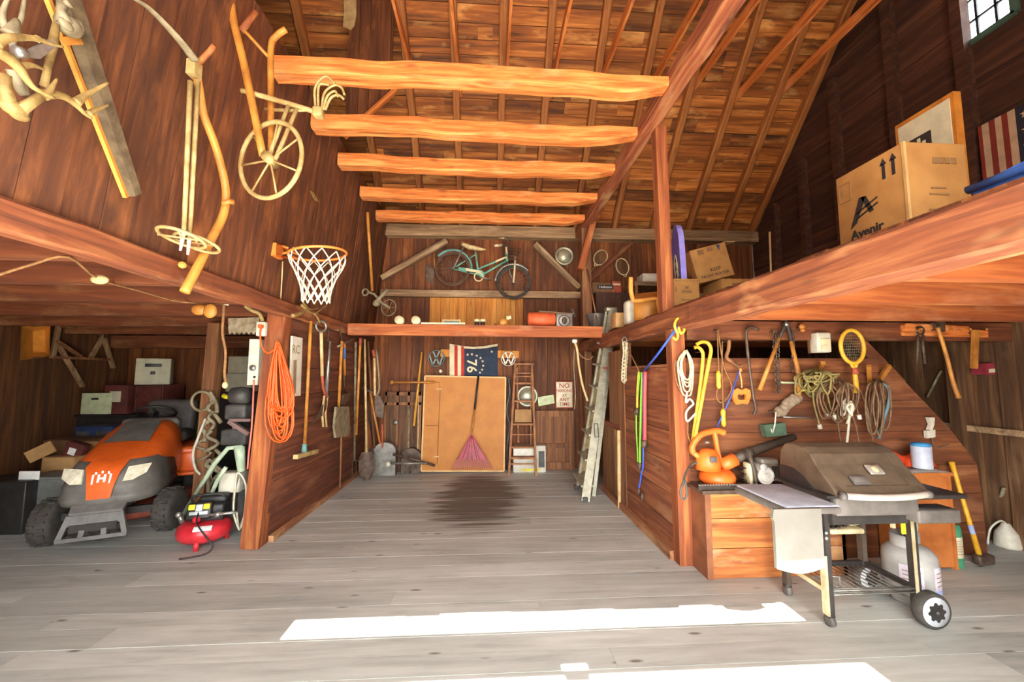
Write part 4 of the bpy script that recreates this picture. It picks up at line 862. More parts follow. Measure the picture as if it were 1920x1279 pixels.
t = thing('wheelbarrow', 'dark green wheelbarrow tray stood on end behind the mower seat', 'wheelbarrow', (aY(350, 800, 6.3).x, 6.35, 0)); a, b = aY(318, 755, 6.3), aY(383, 845, 6.3); part('tray', MB().rbox(((a.x+b.x)/2, 6.35, (a.z+.05)/2+.02), (b.x-a.x, .12, a.z-.05), .06, seg=3), 'green_canvas', t)
part('strap', MB().bar(aY(340, 748, 6.28), aY(340, 762, 6.28), .06, .02), 'maroon', t)
mb = MB(); rr = random.Random(5)
for k in range(9):
    a = aY(rr.uniform(378, 404), 735+k*18, 4.9); mb.tube(smooth_path([a, a+V((rr.uniform(-.08, .08), 0, -.07)), a+V((rr.uniform(-.1, .1), .03, -.15)), a+V((rr.uniform(-.1, .1), 0, -.24))], 3), rr.uniform(.012, .028), 6)
mb.ring(aY(378, 752, 4.9), .11, .016, (0, 1, 0), 20, 6); mb.tube([aY(390, 880, 4.9), aY(392, 960, 4.9)], .02)
solo('dried_vines', mb, 'bone_grey', 'pale bundle of dried vines and rope on the dark post', 'vines')
mb = MB(); mb.tube(smooth_path([aY(*p, 4.85) for p in ((385, 785), (372, 820), (362, 850), (366, 878), (376, 890))], 4), .014); solo('garden_hose', mb, 'hose_grey', 'grey hose looped down behind the mower fender', 'hose')
# side wall: yellow bin, chair, line
t = thing('plastic_bin', 'yellow plastic bin hung on the left wall with its mouth outward', 'bin', aX(68, 672, -6.05)); o = [(40, 612), (95, 609), (93, 668), (38, 676)]; i_ = [(62, 621), (86, 618), (86, 660), (62, 662)]
outer = [aX(*p, -5.85) for p in o]; inner = [aX(*p, -6.097) for p in i_]; mb = MB(); mb.loft([outer, [q+V((-.0, 0, 0)) for q in inner]], closed=True, caps=False, smooth=False); mb.add(inner, [[0, 1, 2, 3]]); mb.loft([[q+V((-.004, 0, 0)) for q in outer], [q+V((-.012, 0, 0)) for q in inner]], closed=True, smooth=False, caps=False); part('tub', mb, 'yellow_bin', t)
for y0, y1 in ((611, 611), (671, 671)): part('handle_slot', MB().bar(aX(60, y0, -5.84), aX(76, y1-1, -5.84), .02, .02), 'cardboard_dark', t)
t = thing('wooden_chair', 'plain wooden chair frame hung upside down on the left side wall', 'chair', aX(150, 735, -5.95)); q = lambda x, y, o=.12: aX(x, y, XL+o)
for a, b, n in (((112, 600), (98, 672), 'leg'), ((182, 592), (212, 690), 'leg'), ((105, 640), (155, 725), 'leg'), ((170, 672), (205, 610), 'leg')): part(n, MB().bar(q(*a), q(*b), .05, .04), 'grey_wood_z', t)
for a, b, n in (((115, 612), (190, 626), 'rail'), ((100, 670), (205, 674), 'rail'), ((108, 640), (150, 668), 'rail')): part(n, MB().bar(q(*a, .16), q(*b, .16), .04, .035), 'brown_wood_z', t)
solo('clothes_line', MB().tube([q(-15, 606, .25), q(90, 600, .25), q(178, 591, .25)], .012), 'pale_wood', 'pale line strung along the left wall above the yellow bin', 'line')
crate('filing_box', 'grey-white box on a shelf seen between the two left posts', 'box', 428, 668, 466, 702, 6.3, .3, 'box_white')
t, w, h = crate('sack', 'pale grey sacks heaped between the two left posts', 'sack', 424, 700, 470, 735, 6.2, .3, 'box_white', None)
t, w, h = crate('workbench', 'dark bench at the back of the left bay seen between the two posts', 'workbench', 410, 735, 480, 800, 6.1, .7, 'tarp_black', 0); t['label'] = 'dark bench at the back of the left bay seen between the two posts'
solo('work_light', MB().tube([aY(419, 742, 4.925), aY(426, 745, 4.915), aY(438, 744, 4.9)], [.03, .025, .012]), 'yellow_label', 'small yellow light hanging on the dark post', 'light')
# ================================================================== back wall below the loft
plain('tan_board', 'c8802f', .6, c2='b87226', sc=4, var=.06); plain('tan_edge', 'e8bd7c', .6); plain('rake_red', 'b5434f', .5, c2='96333f', sc=8); plain('galvanised', '9b958c', .45, .5, c2='77716a', sc=12)
plain('flag_navy', '2f3a4e', .85, c2='252e40'); plain('flag_red', 'c8392f', .85); plain('flag_white', 'efdcb4', .85); plain('emblem_grey', '77837f', .5, .3, c2='5d6865'); plain('emblem_white', 'f0e6d2', .5)
plain('sign_white', 'e6d9ba', .5, c2='cdbd98', sc=8); plain('sign_red', 'b0402c', .6); plain('plate_green', 'cfd8a4', .5, c2='a9b884', sc=14); plain('alum', 'c4bfa8', .4, .55, c2='a29b84', sc=10); plain('ladder_wood', 'b0703a', .6, c2='7d4a24', sc=9)
B = lambda x, y, Y=7.12: aY(x, y, Y)
fy = lambda p, z=0.0: V((p.x, p.y, max(p.z, z)))
t = thing('table_top', 'tan game-table panel stood upright against the back wall', 'panel', (B(870, 884).x, 7.05, 0))
q = [fy(B(790, 883, 7.02), .005), fy(B(945, 883, 7.02), .005), B(948, 708, 7.12), B(797, 705, 7.12)]
part('panel', MB().slab(q, (0, 1, 0), .035), 'tan_board', t)
mb = MB()
for a, b in ((0, 1), (1, 2), (2, 3), (3, 0)): mb.bar(q[a]-V((0, .004, 0)), q[b]-V((0, .004, 0)), .02, .025)
part('edge_trim', mb, 'tan_edge', t, label='pale edge trim')
mb = MB(); Q = lambda x, y: q[0]+(q[3]-q[0])*((883-y)/177)+(q[1]-q[0])*((x-790)/155)-V((0, .012, 0))
mb.tube([Q(800, 716), Q(818, 718), Q(820, 730), Q(819, 870)], .006, 5); mb.tube([Q(795, 800), Q(819, 800)], .005, 5)
part('leg_brace', mb, 'ladder_wood', t)
for y in (731, 857): part('latch', MB().rbox(Q(817, y), (.10, .012, .02), .004), 'tan_edge', t)
t = thing('leaf_rake', 'pink-red plastic leaf rake with a black and tan handle leaning on the tan panel', 'rake', aZ(886, 884, 0)); k = aY(884, 812, 6.93)
part('handle', MB().tube([k, aY(890, 768, 6.98)], .014), 'pole_wood', t); part('grip', MB().tube([aY(890, 768, 6.98), aY(897, 705, 7.06)], .017), 'black_plastic', t)
a, b = aY(848, 878, 6.84), aY(923, 878, 6.84); rows = []
for i in range(9):
    f = i/8; l = k.lerp(a, f); r_ = k.lerp(b, f); rows.append([l.lerp(r_, j/12)-V((0, .02*math.sin(PI*j/12)*f, 0)) for j in range(13)])
mb = MB(); mb.loft(rows[:7], caps=False); mb.loft([[p+V((0, .008, 0)) for p in r_] for r_ in rows[:7]], caps=False); hd = part('fan', mb, 'rake_red', t)
mb = MB()
for j in range(22):
    p0 = rows[6][0].lerp(rows[6][12], j/21); p1 = a.lerp(b, j/21); mb.bar(p0, p1-V((0, .0, .0)), .012, .006, (0, 1, 0)); mb.bar(p1, p1+V((0, -.03, -.012)), .012, .006, (1, 0, 0))
part('tines', mb, 'rake_red', hd)
mb = MB()
for j in (0, 2.2, 4, 6, 8, 9.8, 12): mb.tube([k.lerp(rows[6][6], .08), rows[6][min(12, int(j))]-V((0, .012, 0))], .004, 5)
part('ribs', mb, 'rake_red', hd)
# flag with stripes, a ring of stars and the numerals
t = thing('flag', 'small navy flag with red stripes and the numerals 76 hung sideways on the back wall', 'flag', B(885, 706, 7.2)); FYY = 7.18
def fg(x, y):                                                       # x 843..933, y 645..708, sagging top edge
    s = (x-843)/90; return aY(x, y+(1-(y-645)/63)*(6*math.sin(PI*s)), FYY-.012*math.sin(s*9))
def fpatch(x0, x1, mat, nm, y0=645, y1=708):
    b = MB(); b.loft([[fg(x0+(x1-x0)*i/4, y0+(y1-y0)*j/6)-V((0, .0, 0)) for i in range(5)] for j in range(7)], caps=False); b.loft([[fg(x0+(x1-x0)*i/4, y0+(y1-y0)*j/6)+V((0, .008, 0)) for i in range(5)] for j in range(7)], caps=False); return part(nm, b, mat, t)
for x0, x1, m in ((843, 852, 'flag_white'), (852, 858, 'flag_red'), (858, 864.5, 'flag_white'), (864.5, 870.5, 'flag_red')): fpatch(x0, x1, m, 'stripe')
fpatch(870.5, 933, 'flag_navy', 'canton', 649, 705); fpatch(843, 933, 'flag_white', 'hem', 644.5, 649)
M = mat4(fg(885, 684)-V((0, .03, 0)), (0, 0, -1), (1, 0, 0)); M = mat4(fg(884, 684)-V((0, .03, 0)), (0, 0, -1), (1, 0, 0))
part('numerals', text_mb('76', .24, M, .004, bold=.004), 'flag_white', t)
def star(c, r):
    return [V((c.x+(r if i % 2 == 0 else r*.42)*math.sin(PI*i/5), c.y, c.z+(r if i % 2 == 0 else r*.42)*math.cos(PI*i/5))) for i in range(10)]
for x, y in ((877, 661), (885, 660), (894, 663), (901, 668), (905, 675), (906, 684), (904, 692), (900, 698), (922, 658)): part('star', MB().slab(star(fg(x, y)-V((0, .028, 0)), .026), (0, 1, 0), .006), 'flag_white', t)
solo('plank', MB().bar(B(826, 662, 7.22), B(973, 665, 7.22), .02, .13), 'orange_boards', 'orange board on the back wall behind the small flag', 'board')
def emblem(name, label, x, y, R, mat):
    c = B(x, y, 7.13); t = thing(name, label, 'emblem', c-V((0, 0, R)), group='round emblems beside the flag'); part('ring', MB().ring(c, R*.9, R*.1, (0, 1, 0), 32, 8, flat=.6), mat, t)
    mb = MB(); w = R*.17; P = lambda u, v: c+V((u*R, 0, v*R))
    for pts in (((-.36, .78), (0, -.02), (.36, .78)), ((-.78, .42), (-.38, -.72), (0, .02), (.38, -.72), (.78, .42))):
        for a, b in zip(pts, pts[1:]): mb.bar(P(*a), P(*b), .02, w, (0, 1, 0)) if False else mb.bar(P(*a), P(*b), w, .02, (0, 1, 0))
    part('letters', mb, mat, t); part('mount', MB().tube([c, V((c.x, 7.26, c.z))], .02), mat, t)
emblem('wall_emblem', 'grey round car emblem left of the small flag', 818, 672, .155, 'emblem_grey'); emblem('wall_emblem', 'white round car emblem right of the small flag', 953, 673, .135, 'emblem_white')
def disc(name, label, x, y, R, Y, mat='alum', g='old metal discs on the back wall'):
    c = B(x, y, Y); t = thing(name, label, 'hubcap', c-V((0, 0, R)), group=g); M = Matrix.Translation(c) @ Matrix.Rotation(PI/2, 4, 'X')
    part('rim', MB().lathe([(R, -.02), (R, 0), (R*.9, .02), (R*.78, .012), (R*.74, 0)], M, 32), mat, t); part('dome', MB().lathe([(R*.76, .0), (R*.66, .03), (R*.4, .06), (R*.1, .07), (.005, .07)], M, 28), mat, t)
disc('hubcap', 'shiny domed hubcap behind the wooden stepladder', 989, 743, .19, 7.17); disc('hubcap', 'shiny domed metal disc hung on the wall right of the bicycle', 1058, 480, .175, 7.17)
# no parking sign
t = thing('parking_sign', 'cream NO PARKING sign with red lettering on the back wall', 'sign', B(1058, 766, 7.2)); c = B(1058, 740, 7.19); mb = MB(); mb.rbox(c, (.315, .012, .475), .02); part('plate', mb, 'sign_red', t); part('face', MB().rbox(c-V((0, .004, 0)), (.290, .012, .45), .02), 'sign_white', t)
for s, dz, sz in (('NO', .155, .12), ('PARKING', .065, .075), ('AT', -.015, .06), ('ANY', -.09, .085), ('TIME', -.17, .085)): part('lettering', text_mb(s, sz, mat4(c+V((0, -.0125, dz)), (1, 0, 0), (0, 0, 1)), .003, bold=.001), 'sign_red', t)
t = thing('license_plate', 'pale green licence plate tilted beside the parking sign', 'plate', B(1023, 762, 7.2)); mb = MB(); mb.slab([B(1008, 745, 7.19), B(1038, 740, 7.19), B(1040, 756, 7.19), B(1010, 762, 7.19)], (0, 1, 0), .012); part('plate', mb, 'plate_green', t)
part('figures', MB().slab([B(1013, 749, 7.185), B(1033, 745, 7.185), B(1034, 752, 7.185), B(1014, 756, 7.185)], (0, 1, 0), .004), 'lime_white', t)
# paneled door leaning, air conditioner, dark panel
t = thing('paneled_door', 'dark wooden paneled door standing against the back wall at right', 'door', (B(1042, 880).x, 7.1, 0)); p, r_ = B(1003, 770, 7.16), B(1076, 877, 7.16); mb = MB(); mb.bb((p.x, 7.13, .0), (r_.x, 7.17, p.z)); part('slab', mb, 'brown_wood_z', t); mb = MB()
for a, b in (((p.x, 7.10, 0), (p.x+.09, 7.13, p.z)), ((r_.x-.09, 7.10, 0), (r_.x, 7.13, p.z)), ((p.x+.09, 7.10, p.z-.1), (r_.x-.09, 7.13, p.z)), ((p.x+.09, 7.10, .02), (r_.x-.09, 7.13, .14)), ((p.x+.09, 7.10, .38), (r_.x-.09, 7.13, .46))): mb.bb(a, b)
part('rails', mb, 'brown_wood_z', t)
t = thing('air_conditioner', 'cream window air conditioner on the floor behind the wooden stepladder', 'air conditioner', (B(992, 880).x, 7.0, 0)); p, r_ = B(962, 836, 6.98), B(1024, 884, 6.98); part('case', MB().rbox(((p.x+r_.x)/2, 7.03, p.z/2), (r_.x-p.x, .14, p.z), .02), 'white_plastic', t)
mb = MB(); mb.box(((p.x+r_.x)/2+.2, 6.955, p.z*.5), (.1, .012, p.z*.6)); part('control_panel', mb, 'machine_grey', t); part('label_strip', MB().box((p.x+.3, 6.955, .05), (.32, .012, .03)), 'yellow_label', t)
t = thing('headboard', 'dark wooden panel leaning on the back wall left of the tan panel', 'panel', (B(758, 880).x, 7.15, 0)); p, r_ = B(724, 735, 7.16), B(788, 880, 7.16); part('panel', MB().bb((p.x, 7.14, 0), (r_.x, 7.17, p.z)), 'dark_boards_v', t) if 'dark_boards_v' in MATS else part('panel', MB().bb((p.x, 7.14, 0), (r_.x, 7.17, p.z)), 'rough_boards', t)
mb = MB()
for f in (.02, .35, .66, .98): x = p.x+(r_.x-p.x)*f; mb.bar((x, 7.12, 0), (x, 7.12, p.z), .04, .03, (0, 1, 0))
mb.bar((p.x, 7.12, p.z-.03), (r_.x, 7.12, p.z-.03), .03, .06); mb.bar((p.x, 7.12, p.z-.2), (r_.x, 7.12, p.z-.2), .03, .05); part('frame', mb, 'brown_wood_z', t)
part('medallion', MB().lathe([(.05, 0), (.03, .02), (.005, .02)], Matrix.Translation(B(742, 792, 7.11)) @ Matrix.Rotation(PI/2, 4, 'X'), 8), 'galvanised', t)
# tubs, rods, sticks
def dome(name, label, x0, x1, yt, yb, Y, mat):
    a, b = B(x0, yt, Y), B(x1, yb, Y); w = (b.x-a.x)/2; cx = (a.x+b.x)/2; h = a.z; mb = MB(); rows = []
    for i in range(15):
        t_ = PI*i/14; rows.append([V((cx-w*math.cos(t_), Y+j*.07, (h-w*.75)+w*.75*math.sin(t_))) for j in (0, 1, 2)])
    rows = [[V((p.x, p.y, .005)) for p in rows[0]]]+rows+[[V((p.x, p.y, .005)) for p in rows[-1]]]
    mb.loft(rows, caps=False, smooth=True); mb.slab([r[0]+V((0, .03, 0)) for r in rows], (0, 1, 0), .02); return solo(name, mb, mat, label, 'tub')
dome('wash_tub', 'grey galvanised tub standing on edge in the far left corner', 701, 741, 830, 882, 6.85, 'galvanised'); dome('coal_scuttle', 'small brown metal hood on the floor beside the galvanised tub', 752, 788, 841, 880, 7.0, 'iron')
t = thing('bent_rods', 'bent iron rods lying on the floor left of the tan panel', 'rods', aZ(765, 880, 0)); part('rod', MB().tube([aY(737, 852, 6.8), aY(772, 860, 6.8), aY(815, 873, 6.75)], .022), 'iron', t); part('rod', MB().tube([aY(730, 869, 6.7), aY(800, 869, 6.7)], .018), 'galvanised', t); part('knob', MB().ball(aY(728, 870, 6.7), .04), 'white_plastic', t); part('rod', MB().tube([aY(777, 868, 6.7), aZ(768, 887, .02)], .016), 'galvanised', t)
solo('rod', MB().tube([aY(735, 717, 7.0), aY(815, 717, 7.05)], .018).ball(aY(735, 717, 7.0), .035), 'pole_wood', 'horizontal wooden rod with a knob end left of the tan panel', 'rod')
t = thing('yellow_pole', 'slender yellow pole standing left of the tan panel', 'pole', aZ(772, 886, 0)); part('shaft', MB().tube([B(791, 660, 7.1), B(776, 799, 6.98)], .020), 'pole_wood_y', t) if 'pole_wood_y' in MATS else part('shaft', MB().tube([B(791, 660, 7.1), B(776, 799, 6.98)], .020), 'cream_yellow' if 'cream_yellow' in MATS else 'yellow_bin', t); part('spike', MB().tube([B(776, 799, 6.98), aZ(772, 886, .0)], .008), 'iron', t)
solo('stick', MB().tube([B(786, 700, 7.12), aZ(782, 886, .0)], .012), 'pale_wood', 'thin white stick beside the yellow pole', 'stick')
solo('grey_stick', MB().tube([B(767, 763, 7.09), aZ(766, 886, 0)], .018), 'bone_grey', 'upright grey tool handle in front of the dark panel', 'handle')
solo('knob', MB().tube([B(826, 696, 7.16), B(826, 696, 7.26)], [.03, .012]).ball(B(826, 696, 7.16), .032), 'white_plastic', 'small white knob on the wall below the grey emblem', 'knob')

# wooden stepladder
t = thing('step_ladder', 'brown wooden stepladder against the back wall', 'stepladder', aZ(978, 886, 0)); LY = 6.75
f = lambda x, y, o=0: aY(x, y, LY+(884-y)/200*.36+o)
for a, b in (((966, 683), (954, 884)), ((997, 683), (1005, 884))): part('rail', MB().bar(f(*a), V((f(*b).x, LY, 0)), .035, .06, (0, 1, 0)), 'ladder_wood', t)
for y in (719, 752, 795, 838, 858): s = (y-683)/201; part('step', MB().bar(f(966-12*s, y, .05), f(997+8*s, y, .05), .12, .03), 'ladder_wood', t)
part('top', MB().bar(f(963, 683, .03), f(1000, 683, .03), .14, .03), 'ladder_wood', t)
for a, b in (((969, 690), (972, 830)), ((996, 690), (995, 880))): part('back_leg', MB().bar(f(*a, .08), aY(b[0], b[1], 7.1), .03, .03, (0, 1, 0)), 'ladder_wood', t)
part('shelf_board', MB().slab([f(966, 768, .05), f(996, 768, .05), f(997, 792, .05), f(965, 792, .05)], (0, 1, 0), .02), 'orange_paint_dull' if 'orange_paint_dull' in MATS else 'cardboard', t)
for y in (700, 706, 815, 870): s = (y-683)/201; part('cross_rail', MB().bar(f(967-12*s, y, .02), f(996+8*s, y, .02), .02, .02), 'ladder_wood', t)
solo('leather_straps', MB().tube(smooth_path([B(953, 708, 7.1), B(956, 735, 7.1), B(950, 770, 7.08), B(956, 800, 7.08), B(951, 835, 7.05), aZ(952, 880, .01)], 4), .022), 'machine_grey', 'dark crumpled strap hanging between the tan panel and the stepladder', 'strap')

# rope by the post
t = thing('hanging_rope', 'cream rope hanging from the loft header left of the aluminium ladder', 'rope', aY(1088, 735, 5.75)); part('rope', MB().tube(smooth_path([aY(*p, 5.75) for p in ((1077, 641), (1082, 655), (1086, 690), (1093, 725), (1102, 752))], 4), .016), 'pale_wood', t); part('block', MB().rbox(aY(1077, 640, 5.76), (.07, .06, .05), .01), 'white_plastic', t)
solo('dark_rope', MB().tube(smooth_path([aY(*p, 5.78) for p in ((1079, 650), (1090, 668), (1104, 674), (1112, 668))], 4), .009), 'jute', 'brown rope looped beside the cream rope', 'rope')
solo('grey_string', MB().tube(smooth_path([aY(*p, 5.85) for p in ((1077, 655), (1076, 690), (1079, 740), (1077, 768))], 4), .007), 'bone_grey', 'thin grey cord hanging right of the parking sign', 'cord')
# aluminium stepladder, folded and leaning
t = thing('aluminium_ladder', 'tall folded aluminium stepladder leaning against the right loft beam', 'ladder', aZ(1098, 940, 0))
b1, t1 = aZ(1097, 941, 0), aY(1148, 583, 6.0); b2, t2 = aZ(1112, 930, 0), aY(1153, 583, 6.05); b0, t0 = aZ(1081, 918, 0), aY(1136, 585, 6.02)
part('rail', MB().bar(b1+V((0, 0, .0)), t1, .11, .03, (0, 1, 0)), 'alum', t); part('rail', MB().bar(b2, t2, .05, .07, (0, 1, 0)), 'alum', t)
part('back_rail', MB().bar(b0, t0, .03, .06, (0, 1, 0)), 'alum', t); part('back_rail', MB().bar(aZ(1086, 908, 0), aY(1139, 590, 6.1), .03, .05, (0, 1, 0)), 'alum', t)
for i in range(7):
    s = .085+i*.122; p = b0.lerp(t0, s); q_ = b1.lerp(t1, s-.015); part('step', MB().bar(p, q_, .16, .025), 'alum', t)
    if i < 6: r0, r1 = b0.lerp(t0, s+.01)+V((.02, .02, 0)), b0.lerp(t0, s+.10)+V((.02, .02, 0)); part('web', MB().bar(r0+V((.035, .03, 0)), r1+V((.035, .03, 0)), .075, .01, (0, 1, 0)), 'cream_paint', t)
part('top_cap', MB().rbox((t1+t0)/2+V((.03, .02, .03)), (.17, .14, .06), .015), 'alum', t)
for p in (b1, b0): part('foot', MB().rbox(p+V((0, 0, .03)), (.07, .07, .06), .01), 'machine_grey', t)
M = mat4(b1.lerp(t1, .665)-V((0, .04, 0)), (1, 0, 0), (t1-b1)); part('label', MB().slab([M @ V((x, y, .012)) for x, y in ((-.035, -.012), (.035, -.012), (.035, .012), (-.035, .012))], (0, 1, 0), .01), 'sign_red', t)
M = mat4(b1.lerp(t1, .34)-V((0, .045, 0)), (1, 0, 0), (t1-b1)); mb = MB()
for p, q_ in (((-.025, -.09), (.025, -.09)), ((.025, -.09), (.025, .09)), ((.025, .09), (-.025, .09)), ((-.025, .09), (-.025, -.09))): mb.bar(M @ V((*p, .01)), M @ V((*q_, .01)), .008, .008)
part('sticker', mb, 'dark_iron', t)

# ================================================================== on the back loft
plain('roll_orange', 'e0663a', .6, c2='c9562e'); plain('aqua', '77b9a2', .45, c2='5a9a86', sc=10); plain('cream', 'eddcb4', .5, c2='d2bd90'); plain('bike_dark', '6a4a36', .8, c2='4d3424'); plain('seat_cream', 'e2cc9c', .6, c2='b99c68', sc=16)
H = lambda x, y, Y=5.82: aY(x, y, Y)
for x, y, l in ((748, 603, 'left'), (779, 601, 'right')):
    c = V((H(x, y).x, 5.88, 2.36+.063)); solo('jar_lid', MB().lathe([(.005, -.06), (.06, -.06), (.063, -.045), (.063, .06), (.005, .06)], Matrix.Translation(c) @ Matrix.Rotation(PI/2, 4, 'X'), 20), 'cream', 'round cream can end on the loft header, the %s one of the two' % l, 'can', 'round cans on the loft header')
LZ = 2.368
def onl(x0, x1, Y): return aY(x0, 600, Y).x, aY(x1, 600, Y).x
x0, x1 = onl(790, 872, 5.82); solo('slat', MB().bb((x0, 5.80, LZ-.003), (x1, 5.86, LZ+.02)), 'cream', 'pale slat lying on the loft header', 'slat')
x0, x1 = onl(829, 864, 5.95); t = thing('picture_tray', 'small blue-grey tray with a tan frame on the loft', 'tray', ((x0+x1)/2, 5.97, LZ)); part('frame', MB().bb((x0, 5.95, LZ-.01), (x1, 6.0, LZ+.085)), 'tan_edge', t); part('panel', MB().bb((x0+.03, 5.945, LZ+.0), (x1-.02, 5.955, LZ+.06)), 'teal', t)
for i, (xa, xb) in enumerate(((891, 898), (902, 909))):
    x0, x1 = onl(xa, xb, 5.9); t = thing('small_jar', 'small cream-lidded jar on the loft, %s of the pair' % ('left' if i == 0 else 'right'), 'jar', ((x0+x1)/2, 5.9, LZ-.03), 0, 'jars on the loft'); part('body', MB().lathe([(.032, 0), (.035, .02), (.035, .07), (.03, .08)], None, 16), 'dark_iron', t, False); part('lid', MB().lathe([(.04, .08), (.04, .115), (.01, .118)], None, 16), 'cream', t, False)
t = thing('mallet', 'small wooden mallet lying on the loft left of the orange roll', 'mallet', aY(948, 606, 5.9)); c = V((aY(943, 606, 5.88).x, 5.88, LZ+.02)); part('head', MB().lathe([(.005, -.05), (.05, -.05), (.055, 0), (.05, .05), (.005, .05)], Matrix.Translation(c+V((0, 0, .02))) @ Matrix.Rotation(PI/2, 4, 'X'), 16), 'pole_wood', t); part('handle', MB().tube([c+V((-.12, .1, 0)), c+V((.09, .02, .09))], .014), 'pole_wood', t); part('knob', MB().tube([c+V((.05, .02, .085)), c+V((.12, .02, .10))], .03), 'cream', t)
x0, x1 = onl(990, 1042, 5.9); t = thing('foam_roll', 'orange-red roll lying on the loft header', 'roll', ((x0+x1)/2, 5.97, LZ)); M = Matrix.Translation(((x0+x1)/2, 5.97, LZ+.10)) @ Matrix.Rotation(PI/2, 4, 'Y'); part('roll', MB().lathe([(.06, -(x1-x0)/2), (.105, -(x1-x0)/2+.01), (.105, (x1-x0)/2-.01), (.06, (x1-x0)/2)], M, 26), 'roll_orange', t)
x0, x1 = onl(1043, 1074, 6.0); t = thing('picture_plaque', 'grey plaque with an oval design at the right of the orange roll', 'plaque', ((x0+x1)/2, 6.03, LZ)); part('plate', MB().rbox(((x0+x1)/2, 6.03, LZ+.09), (x1-x0, .03, .22), .01), 'galvanised', t); mb = MB(); mb.ring(((x0+x1)/2, 6.01, LZ+.09), .085, .008, (0, 1, 0), 24, 6, sx=.7 if False else 1, sy=1); mb.ball(((x0+x1)/2, 6.01, LZ+.09), (.04, .01, .055)); part('design', mb, 'iron', t)
solo('plank', MB().bar(aY(1010, 585, 6.2), aY(1073, 590, 6.2), .12, .025), 'grey_wood_x', 'grey board lying behind the orange roll on the loft', 'board')
solo('small_tool', MB().tube([aY(1073, 579, 6.512), aY(1078, 594, 6.512)], .015), 'steel', 'small bright tool hung on the dark loft post', 'tool')
# bicycle on the back wall
BY = 6.98
def K2(x, y, o=0): return aY(800+x/8.727, 440+y/8.727, BY+o)
bk = thing('bicycle', 'old aqua and cream ladies bicycle with a front basket hung on the back wall', 'bicycle', K2(900, 1050))
def bwheel(hx, hy, rx, ry, nrm, nm, tm):
    c = K2(hx, hy); e = K2(hx, hy-ry); R = (e-c).length; mb = MB(); mb.ring(c, R-.022, .022, nrm, 40, 8); o = part('wheel', mb, tm, bk); mb = MB(); mb.ring(c, R-.052, .010, nrm, 36, 6); part('rim', mb, 'iron', o)
    d, s, u = frame(V(nrm)); mb = MB()
    for k in range(18): a_ = 2*PI*k/18; mb.tube([c+d*(.02*(-1)**k), c+(s*math.cos(a_)+u*math.sin(a_))*(R-.05)], .0017, 4)
    mb.tube([c-d*.06, c+d*.06], .018, 8); part('spokes', mb, 'galvanised', o); return c, R
c1, R1 = bwheel(425, 555, 0, 290, (.10, 1, 0), 'rear', 'bike_dark'); c2, R2 = bwheel(1425, 780, 0, 278, (.2, 1, 0), 'front', 'tyre')
mb = MB()
for sg in (-1, 1): pass
fr = MB()
for a, b, r_ in (((1310, 370), (845, 560), .017), ((1310, 425), (900, 665), .017), ((800, 290), (850, 660), .016), ((800, 325), (430, 555), .011), ((850, 660), (430, 560), .012), ((1300, 300), (1320, 435), .022)): fr.tube([K2(*a), K2(*b)], r_, 8)
part('frame', fr, 'aqua', bk); part('top_tube', MB().tube([K2(1310, 365, -.012), K2(1130, 440, -.012)], .019), 'cream', bk); part('fork', MB().tube([K2(1450, 360, -.05), K2(1440, 560, -.05), K2(1420, 785, -.06)], .016), 'cream', bk); part('fork', MB().tube([K2(1320, 440, .03), K2(1370, 640, .04), K2(1425, 785, .05)], .012), 'galvanised', bk)
part('carrier_stay', MB().tube([K2(610, 190, -.04), K2(440, 550, -.05)], .013), 'galvanised', bk)
P = [K2(*p, -.05) for p in ((520, 530), (520, 575), (800, 620), (900, 700), (945, 690), (945, 630), (900, 585), (640, 545))]; part('chain_guard', MB().slab(P, (0, 1, 0), .025), 'aqua', bk); P = [K2(*p, -.058) for p in ((640, 550), (640, 585), (800, 615), (880, 640), (890, 595))]; part('guard_panel', MB().slab(P, (0, 1, 0), .01), 'cream', bk)
part('chainring', MB().ring(K2(850, 690, -.06), .075, .012, (0, 1, 0), 20, 6), 'cream', bk); part('crank', MB().tube([K2(850, 690, -.08), K2(1010, 725, -.09)], .010), 'galvanised', bk); part('pedal', MB().rbox(K2(1025, 730, -.13), (.06, .09, .03), .006), 'iron', bk)
P = [K2(x, y) for x, y in ((580, 150), (700, 205), (820, 225), (900, 240), (965, 245))]; part('saddle', MB().tube(P, [.05, .06, .05, .034, .016], 10, flat=.75), 'seat_cream', bk); part('seat_post', MB().tube([K2(790, 240), K2(800, 330)], .014), 'galvanised', bk)
P = smooth_path([K2(1120, 180, -.25), K2(1230, 170, -.22), K2(1300, 190, -.05), K2(1330, 110, .1), K2(1270, 55, .15), K2(1180, 45, .17)], 4); part('handlebar', MB().tube(P, .011), 'galvanised', bk); part('grip', MB().tube([K2(1110, 182, -.25), K2(1230, 170, -.22)], .02), 'cream', bk); part('grip', MB().tube([K2(1270, 55, .15), K2(1170, 45, .17)], .018), 'cream', bk); part('stem', MB().tube([K2(1300, 180, -.02), K2(1310, 330, 0)], .019), 'cream', bk)
mb = MB()
top = [K2(1330, 235, -.22), K2(1545, 240, -.22), K2(1545, 235, .03), K2(1330, 232, .03)]; bot = [K2(1350, 400, -.2), K2(1490, 405, -.2), K2(1490, 400, .0), K2(1350, 398, .0)]
for f_ in (0, .33, .66, 1): pts = [a.lerp(b, f_) for a, b in zip(top, bot)]; mb.tube(pts+[pts[0]], .006, 5)
for i in range(4):
    for f_ in (0, .25, .5, .75): mb.tube([top[i].lerp(top[(i+1) % 4], f_), bot[i].lerp(bot[(i+1) % 4], f_)], .004, 4)
part('basket', mb, 'iron', bk)
